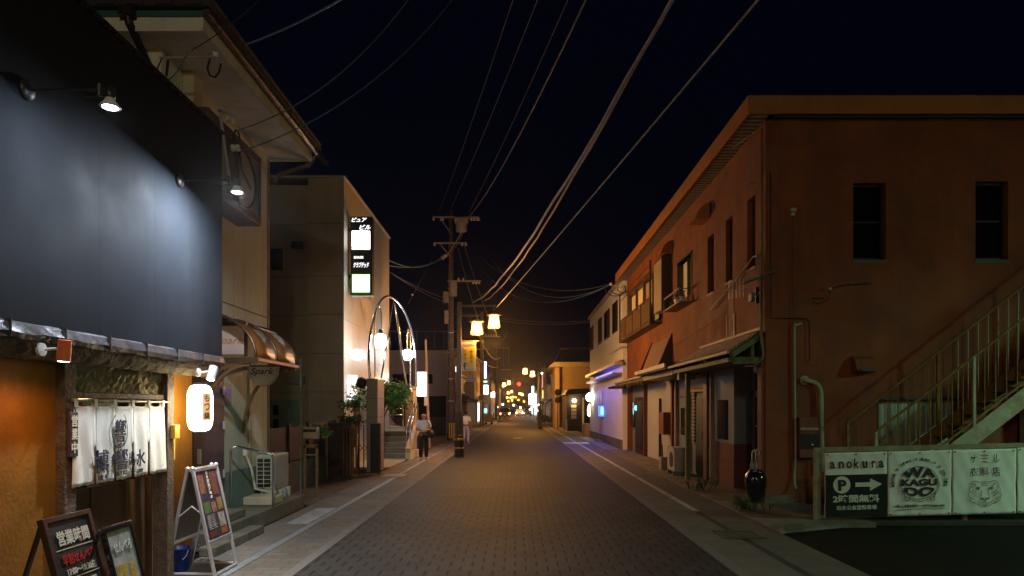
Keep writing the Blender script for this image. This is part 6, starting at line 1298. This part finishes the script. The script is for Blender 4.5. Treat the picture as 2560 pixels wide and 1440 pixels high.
MB().tube([PS(1982, 540), PS(1982, 815)], .006, 5).build('cable', MATS['maroon2'], a)
a = thing('wall_vent', 'boxy red vent hood low on the end wall', 'vent', PS(2155, 910)); MB().prism([(12.35, ZP(890, 12.35)), (12.35, ZP(930, 12.35)), (12.10, ZP(930, 12.35)), (12.2, ZP(900, 12.35))], XP(2130, 12.3), XP(2182, 12.3), 'X').build('hood', red, a); MB().box(XP(2142, 12.2), XP(2180, 12.2), 12.07, 12.098, ZP(929, 12.2), ZP(923, 12.2)).build('slot', black, a)
a = thing('wall_insulator', 'small porcelain knob with loose wires on the end wall', 'insulator', PS(2075, 722)); MB().ball(PS(2075, 722, .04), .035, 10).build('knob', pm('knb', (.45, .42, .28), .5), a); MB().tube([PS(2078, 722), PS(2110, 712), PS(2180, 708)], .006, 5).tube([PS(2075, 730), PS(2065, 752), PS(2045, 760), PS(2032, 755), PS(2030, 745), PS(2060, 745)], .006, 5).build('wire', black, a)
a = thing('meter_box', 'dark red meter box with a pale strip on the end wall', 'meter box', PS(2022, 1090)); MB().box(XP(1999, 12.2), XP(2046, 12.2), 12.2, 12.34, ZP(1145, 12.2), ZP(1043, 12.2)).build('box', MATS['maroon2'], a, bevel=.01); MB().box(XP(2000, 12.2), XP(2046, 12.2), 12.18, 12.198, ZP(1075, 12.2), ZP(1069, 12.2)).build('strip', ppm, a)
MB().box(XP(2002, 12.2), XP(2044, 12.2), 12.185, 12.198, ZP(1122, 12.2), ZP(1085, 12.2)).build('plate', black, a); MB().prism([(XP(2027, 12.2), ZP(1110, 12.2)), (XP(2034, 12.2), ZP(1110, 12.2)), (XP(2030.5, 12.2), ZP(1115, 12.2))], 12.18, 12.184, 'Y').build('mark', white_text, a)
tag(MB().box(9.0, 16, 12.0, 12.2, 0, 2.1).build('grey_wall', pm('grw', (.34, .36, .30), .8, 0, .1, 1, .1, 20)), 'pale grey rendered wall under the stairs at the right edge', 'wall')

# ------------------------------------------------------------------ outside staircase
a = thing('iron_staircase', 'rusty iron outside staircase climbing the end wall to the right', 'staircase', (7.5, 11.5, 0))
rp = pm('rusty_paint', (.36, .36, .24), .7, 0, .2, 3, .3, 30, dirt=.8, dirtcol=(.22, .10, .03)); rr = pm('rusty_rail', (.23, .135, .035), .8, .1, .4, 8, .4, 50, dirt=.6, dirtcol=(.13, .06, .02))
sl = .77; zs = lambda x: 1.13 + sl * (x - 6.92)
MB().prism([(5.50, .02), (5.9, .02), (11.2, zs(11.2) - .37), (11.2, zs(11.2))], 10.97, 11.02, 'Y').build('stringer', rp, a); MB().prism([(5.50, .02), (5.9, .02), (11.2, zs(11.2) - .37), (11.2, zs(11.2))], 11.88, 11.93, 'Y').build('stringer', rr, a)
for i in range(22):
    x = 5.75 + i * .25; z = zs(x) - .10; MB().box(x, x + .27, 11.02, 11.88, z - .03, z).build('tread', pm('tread_m', (.26, .18, .07), .85, 0, .5, 8, .4, 40), a)
    if i % 2 == 0: MB().box(x + .26, x + .27, 11.02, 11.88, z, z + .06).build('nosing', rr, a)
zr = lambda x: 1.35 + sl * (x - 5.78); zf = lambda x: 1.47 + .782 * (x - 5.76)
MB().tube([(5.78, 11.0, zr(5.78)), (11.2, 11.0, zr(11.2))], .022, 8).bar((6.3, 11.0, zs(6.3) + .06), (11.2, 11.0, zs(11.2) + .06), .02, .035).build('handrail', rr, a)
MB().tube([(5.76, 11.9, zf(5.76)), (11.2, 11.9, zf(11.2))], .024, 8).build('handrail', rr, a)
for nm, yv, ft, st_ in (('n', 11.0, zr, 5.80), ('f', 11.9, zf, 5.78)):
    x = st_; i = 0
    while x < 9.6:
        post = (i % 9 == 0)
        MB().bar((x, yv, max(.03, zs(x) - (.02))), (x, yv, ft(x)), .045 if post else .014, .045 if post else .014, (0, 1, 0)).build('post' if post else 'baluster', rp if (post and nm == 'n') or (nm == 'f' and x > 7.6) else rr, a); x += .175; i += 1

# ------------------------------------------------------------------ advertising banners on their timber frame
a = thing('banner_frame', 'weathered timber frame carrying the row of white banners', 'frame', (6, 10.3, 0)); k_ = .024; BY = 10.30
def bz(x, z): return z + k_ * (x - 4.6)
wf = pm('wframe', (.24, .23, .13), .8, 0, .3, 8, .4, 40)
MB().bar((4.52, 10.36, bz(4.52, 1.115)), (9.2, 10.36, bz(9.2, 1.115)), .05, .07).bar((4.6, 10.36, bz(4.6, .10)), (9.2, 10.36, bz(9.2, .10)), .05, .04).build('rail', wf, a)
MB().box(4.53, 4.61, 10.33, 10.41, 0, 1.12).build('post', wf, a)
for x in (5.2, 6.8, 8.4): MB().box(x, x + .06, 10.37, 10.43, 0, bz(x, 1.1)).build('post', wf, a)
struct(MB().prism([(3.72, 9.60), (4.45, 10.05), (5.3, 10.05), (5.3, 10.6), (4.3, 10.6), (3.72, 9.9)], -.01, .06, 'Z').build('kerb', mossy))
struct(MB().box(5.304, 9.5, 10.22, 10.6, -.01, .05).build('kerb', pm('dark_soil', (.035, .035, .02), .95, 0, .4, 6, .8, 40)))
bw = pm('banner_white', (.72, .78, .70), .7, 0, .07, 2, .15, 12, dirt=.15, dirtcol=(.45, .5, .4)); bk_ = pm('banner_black', (.02, .024, .024), .35, 0, .2, 3, .15, 10); bink = pm('banner_ink', (.018, .02, .02), .6, 0, .1, 4, 0)
RB, UB = Vector((1, 0, k_)).normalized(), Vector((-k_, 0, 1)).normalized()
def banner(x0, x1, z0, z1, label, mt):
    a = thing('advert_banner', label, 'banner', (x0, BY, z0), 'banners laced to the timber frame'); m = MB(); A, B = 30, 24
    rnd = random.Random(int(x0 * 10)); ph = rnd.uniform(0, 6)
    vv = [Vector((x0 + (x1 - x0) * i / A, BY + .005 * sin(i * .5 + ph) * sin(j * .25 + ph) + .0035 * sin(i * .9 + j * .6) - .004 * abs(sin(i * pi / 15)) * max(0, (j - 17) / 7) * sin(j * 1.1), bz(x0 + (x1 - x0) * i / A, z0 + (z1 - z0) * j / B))) for j in range(B + 1) for i in range(A + 1)]
    m.add(vv, [(j * (A + 1) + i, j * (A + 1) + i + 1, (j + 1) * (A + 1) + i + 1, (j + 1) * (A + 1) + i) for j in range(B) for i in range(A)])
    o = m.build('sheet', mt, a, smooth=True); o.modifiers.new('t', 'SOLIDIFY').thickness = .004
    q = MB()
    for x in (x0 + .04, (x0 + x1) / 2, x1 - .04):
        for z in (z0 + .03, z1 - .03): q.lathe([(0, -.012), (.011, -.012), (.011, -.008), (0, -.008)], (x, BY - .004, bz(x, z)), 8, 'Y')
    q.build('eyelet', dark_metal, a); return a
def BP(x, z, d=.014): return Vector((x, BY - d - .004, bz(x, z)))
# 1: parking banner
b = banner(4.655, 5.59, .09, 1.07, 'parking banner reading anokura above a white P, arrow and two hours free', bw)
MB().add([BP(4.66, .095, .010), BP(5.585, .095, .010), BP(5.585, .735, .010), BP(4.66, .735, .010), BP(4.66, .095, .014), BP(5.585, .095, .014), BP(5.585, .735, .014), BP(4.66, .735, .014)], [(0, 1, 2, 3), (4, 5, 6, 7), (0, 1, 5, 4), (2, 3, 7, 6), (1, 2, 6, 5), (0, 3, 7, 4)]).build('black_field', bk_, b)
q = MB()
for ch_, x_ in zip('anokura', (4.765, 4.898, 5.015, 5.128, 5.255, 5.385, 5.50)): put_text(q, ch_, BP(x_, .885 if ch_ != 'k' else .905), .075 if ch_ != 'r' else .055, .105 if ch_ != 'k' else .145, RB, UB, bold=.02)
q.build('lettering', bink, b)
q = MB(); bwt = pm('banner_wt', (.62, .66, .55), .7, 0, .05)
q.add([BP(4.905 + .13 * cos(radians(t)), .585 + .13 * sin(radians(t)), .017) for t in range(0, 360, 12)] + [BP(4.905 + .13 * cos(radians(t)), .585 + .13 * sin(radians(t)), .019) for t in range(0, 360, 12)], [list(range(30)), list(range(30, 60))] + [[i, (i + 1) % 30, 30 + (i + 1) % 30, 30 + i] for i in range(30)])
ar = [(5.11, .55), (5.33, .55), (5.33, .485), (5.51, .585), (5.33, .675), (5.33, .615), (5.11, .615)]
q.add([BP(x, z, .017) for x, z in ar] + [BP(x, z, .019) for x, z in ar], [list(range(7)), list(range(7, 14))] + [[i, (i + 1) % 7, 7 + (i + 1) % 7, 7 + i] for i in range(7)])
put_text(q, '2時間無料', BP(5.12, .375, .017), .70, .12, RB, UB, bold=.03); put_text(q, '出水公会堂駐車場', BP(5.13, .24, .017), .60, .07, RB, UB, bold=.02); q.build('lettering', bwt, b)
put_text(MB(), 'P', BP(4.91, .58, .022), .125, .165, RB, UB, bold=.05).build('parking_letter', bink, b)
# 2: furniture maker banner
b = banner(5.605, 6.565, .09, 1.07, 'white banner with a round black WAKAGUDO table emblem', bw); cx_, cz_ = 6.075, .60; q = MB()
stroke(q, [(.285 * cos(radians(t)), .245 * sin(radians(t)) + .0) for t in range(0, 361, 12)], .007, RB, UB, BP(cx_, cz_ - .01)); 
stroke(q, [(.30 * cos(radians(t)), .27 * sin(radians(t)) - .02) for t in range(180, 361, 12)], .006, RB, UB, BP(cx_, cz_))
for sx_ in (-1, 1): stroke(q, [(sx_ * .235, -.17), (sx_ * .215, -.275), (sx_ * .165, -.275), (sx_ * .145, -.23)], .007, RB, UB, BP(cx_, cz_))
def arcmap(s, c, w, h, bulge):
    """letters swollen to fill a segment of the oval"""
    vs, fs = letter_mesh(s, .05, 0); x0, x1 = min(v.x for v in vs), max(v.x for v in vs); y0, y1 = min(v.y for v in vs), max(v.y for v in vs); out = []
    for v in vs:
        u = ((v.x - x0) / (x1 - x0) - .5); t = (v.y - y0) / (y1 - y0)
        ww = w; hh = h * (sqrt(max(0.05, 1 - (abs(u) * 1.85) ** 2)) if bulge else 1)
        z = t * hh if bulge >= 0 else -(1 - t) * hh
        out.append(BP(c[0] + u * ww, c[1] + z + (0 if bulge else -h / 2), .014 + v.z * .4))
    q.add(out, fs)
arcmap('WA', (cx_, cz_ + .065), .50, .165, 1); arcmap('KAGU', (cx_, cz_ - .005), .54, .105, 0); arcmap('DO', (cx_, cz_ - .075), .46, .155, -1)
s_ = '無垢の木板 x Iron x Resin x おもしろ素材'; n_ = len(s_)
for i, ch_ in enumerate(s_):
    if ch_ == ' ': continue
    t = radians(188 - 196 * i / (n_ - 1)); put_text(q, ch_, BP(cx_ + .40 * cos(t), cz_ + .0 + .345 * sin(t)), None if ch_ in 'Iironxes' else .042, .052 if ch_ not in 'xonesi' else .036, RB, UB, bold=.015, rot=t - pi / 2)
put_text(q, '〜暮らしを創る世界に一つだけの Order Table', BP(cx_, .245), .76, .045, RB, UB, bold=.01); stroke(q, [(-.38, -.36), (-.1, -.345), (.38, -.345)], .006, RB, UB, BP(cx_, .545)); q.build('lettering', bink, b)
# 3: clothing shop banner
b = banner(6.58, 7.54, .09, 1.07, 'pale banner lettered with a clothing shop name over a line-drawn tiger head', bw); q = MB()
for i, ch_ in enumerate('ナミル'): put_text(q, ch_, BP(6.90 + i * .165, .93), .10, .13, RB, UB, bold=-.012)
for i, ch_ in enumerate('衣料店'): put_text(q, ch_, BP(6.90 + i * .165, .735), .12, .14, RB, UB, bold=-.008)
tc = BP(7.06, .41); S = lambda pts, closed=False, w=.006: stroke(q, pts, w, RB, UB, tc, closed)
for s1 in (-1, 1):
    M_ = lambda pts: S([(s1 * x, z) for x, z in pts])
    M_([(.09, .17), (.13, .185), (.18, .175), (.205, .14), (.20, .10), (.185, .08)]); M_([(.13, .11), (.15, .15), (.17, .135)]); M_([(.205, .11), (.235, .05), (.225, .02), (.25, -.03), (.235, -.06), (.225, -.10), (.19, -.13), (.15, -.155), (.10, -.165)])
    M_([(.10, -.165), (.06, -.19), (.0, -.20)]); M_([(.045, .04), (.065, -.08), (.03, -.10), (.0, -.105)]); M_([(.0, -.13), (.04, -.15), (.09, -.14), (.115, -.11)])
    S([(s1 * .10 + .025 * cos(radians(t)), .075 + .02 * sin(radians(t))) for t in range(0, 361, 30)]); S([(s1 * .10 + .008 * cos(radians(t)), .075 + .008 * sin(radians(t))) for t in range(0, 361, 60)])
    M_([(.13, .0), (.17, .03), (.185, .06)]); M_([(.12, -.05), (.17, -.02), (.205, .02)]); M_([(.16, -.10), (.20, -.07), (.21, -.05)]); M_([(.13, -.12), (.17, -.14)]); M_([(.02, -.085), (.06, -.078)])
S([(-.07, .165), (0, .175), (.07, .165)]); S([(-.05, .135), (0, .145), (.05, .135)]); S([(-.04, .11), (0, .12), (.04, .11)]); S([(-.065, -.08), (-.03, -.07), (0, -.078), (.03, -.07), (.065, -.08)]); S([(0, -.105), (0, -.13)]); S([(-.04, -.17), (0, -.18), (.04, -.17)])
q.build('lettering', bink, b)
banner(7.555, 8.5, .09, 1.08, 'plain pale banner cut by the right edge of the frame', bw)
# parking-lot light beyond the right edge (fluorescent head on a pole)
a = thing('parking_lamp', 'fluorescent parking light on a pole beyond the right edge', 'lamp', (13.0, 6.2, 0))
MB().tube([(13, 6.2, 0), (13, 6.2, 4.6)], .05, 8).build('pole', dark_metal, a); MB().box(11.8, 13.3, 5.9, 6.5, 4.6, 4.7).build('head', dark_metal, a); MB().box(11.85, 13.25, 5.95, 6.45, 4.56, 4.595).build('tube', em('fluo', (.50, 1, .66), 88), a)
# ------------------------------------------------------------------ overhead wires
def wire(label, p0, Y0, p1, Y1, sag=.2, r=.012, ext=0, wob=0, m=None):
    A, B = at(*p0, Y0), at(*p1, Y1)
    if ext: B = B + (B - A) * ext
    o = cable(A, B, sag, r, 28, wob).build('overhead_cable', m or wire_m); tag(o, label, 'cable', 'overhead cables'); return o
pinkw = pm('pinkw', (.42, .34, .30), .6); bluew = pm('bluew', (.12, .22, .28), .5)
wire('bluish cable from the top edge down to the eave bracket of the cream house', (617, 110), 8.0, (835, -2), 6.5, .05, .010, .4, 0, bluew)
wire('bluish cable reaching the upper insulator of the framed box sign', (597, 325), 9.15, (985, -2), 11.5, .45, .010, .3, 0, bluew)
wire('bluish cable reaching the lower insulator of the framed box sign', (603, 378), 9.32, (1090, -2), 13, .55, .010, .3, 0, bluew)
wire('thin dark wire rising from the pale service pipe past the gutter', (480, 125), 7.95, (640, -2), 6.5, .05, .006, .3, 0, rubber)
wire('thin dark wire falling from the eave bracket to the black wall edge', (470, 128), 7.95, (415, 203), 7.8, .06, .007)
wire('leftmost thin power line above the tall utility pole', (1098, 528), 37, (1275, -2), 17.8, .3, .012, .4)
wire('second thin power line above the tall utility pole', (1127, 522), 37, (1335, -2), 17.8, .3, .012, .4)
wire('third thin power line, meeting the pole at its transformer', (1172, 532), 37, (1410, -2), 17.8, .3, .012, .4)
wire('thicker power line beside the third, bending down to the pole arm', (1174, 540), 37, (1432, -2), 15, .75, .022, .4)
wire('short cable dropping from the thicker line to the middle of the pole', (1112, 645), 36.8, (1174, 540), 36.9, .15, .03, 0, 0, pinkw)
wire('thin companion of the short cable on the pole', (1125, 640), 36.8, (1180, 536), 36.9, .1, .02)
wire('heavy twisted cable bundle crossing the sky, catching orange light low down', (1185, 755), 37, (1605, -2), 9, 1.0, .030, .3, .022, pinkw)
wire('second heavy twisted cable bundle just right of the first', (1212, 752), 37, (1615, -2), 9.3, .95, .026, .3, .018, pinkw)
wire('single straight cable running from the upper lantern to the top right', (1242, 768), 24.3, (1887, -2), 6.0, .05, .013, .4, 0, pinkw)
wire('upper bluish service cable between the utility pole and the tiled building', (967, 648), 26.3, (1108, 640), 36.8, .45, .02, 0, 0, bluew)
wire('lower bluish service cable between the utility pole and the tiled building', (967, 663), 26.3, (1108, 645), 36.8, .25, .02, 0, 0, bluew)
wire('dark cable from the tiled building down to the pole junction box', (970, 678), 26.3, (1120, 748), 36.8, .1, .012)
wire('parallel dark cable below it reaching the same junction box', (985, 688), 26.4, (1120, 758), 36.8, .1, .010)
wire('stay wire with a small ball slanting from the pole arm to the chrome hoop', (1020, 760), 30, (1092, 622), 36.8, .05, .015)
wire('top one of the sagging cables reaching the roof edge of the white building', (1195, 640), 37, (1525, 710), 28.3, .9, .012)
wire('middle one of the sagging cables reaching the roof edge of the white building', (1230, 650), 44, (1525, 712), 28.3, 1.3, .014, 0, 0, bluew)
wire('lowest of the sagging cables reaching the roof edge of the white building', (1200, 668), 50, (1522, 714), 28.3, 1.5, .014, 0, 0, bluew)
wire('faint level cable at mid sky behind the lanterns', (1255, 795), 66, (1475, 802), 40, .2, .018)
wire('second faint level cable just below it behind the lanterns', (1245, 800), 66, (1475, 806), 40, .25, .015)
wire('faint wire slanting from the pole top to the far pole crossarm', (1160, 610), 37, (1245, 838), 66, .6, .02)
wire('faint wire slanting beside it to the far pole crossarm', (1145, 620), 37, (1215, 840), 66, .6, .02)
wire('cable drooping over the left shops to the violet neon sign', (1190, 820), 60, (1250, 893), 100, 1.2, .05, 0, 0, pinkw)
wire('thin cable falling from the upper right toward the far left pole', (1237, 880), 105, (1268, 830), 80, .2, .03)
wire('low cable sagging from the yellow banner toward the violet sign', (1150, 845), 37, (1245, 918), 66, .5, .02, 0, 0, pinkw)
a = thing('roof_bracket', 'cluster of looped cables at the roof corner between white and red buildings', 'bracket', (4.3, 28.2, 6.9))
q = MB(); c = at(1545, 722, 28.0)
for r_, dx in ((.22, 0), (.3, -.1), (.16, .2)): q.tube([c + Vector((dx + r_ * 1.4 * cos(radians(t)), 0, r_ * sin(radians(t)))) for t in range(150, 400, 20)], .018, 6)
q.build('cable_loop', rubber, a); MB().tube([at(1525, 712, 28.1), at(1568, 724, 28.0)], .02, 6).ball(at(1527, 710, 28.1), .07, 8).build('arm', alu, a)
a = thing('stay_ball', 'small pale ball clamped on the slanting stay wire', 'insulator', at(1031, 736, 30.5)); MB().ball(at(1031, 737, 30.55), .05, 8).build('ball', white_paint, a)
tag(MB().tube([(4.50, 24.4, 7.0), (4.46, 23.6, 5.2), (4.46, 22.5, 3.4), (4.1, 22.2, 2.9)], .008, 5).build('thin_wire', pinkw), 'fine pale wire hanging down the red wall past the balcony', 'cable')
# ------------------------------------------------------------------ thin air volume added to imitate the lens glow around the lamps
hz_m = bpy.data.materials.new('glow_haze_m'); hz_m.use_nodes = True; nt = hz_m.node_tree; nt.nodes.remove(nt.nodes['Principled BSDF'])
pv = nt.nodes.new('ShaderNodeVolumePrincipled'); pv.inputs['Color'].default_value = (.9, .9, .9, 1); pv.inputs['Density'].default_value = .0003; pv.inputs['Anisotropy'].default_value = .92
nt.links.new(pv.outputs[0], nt.nodes['Material Output'].inputs['Volume'])
hz_o = MB().box(-161, 161, -41, 701, -1.8, 16).build('haze', hz_m); hz_o['kind'] = 'stuff'
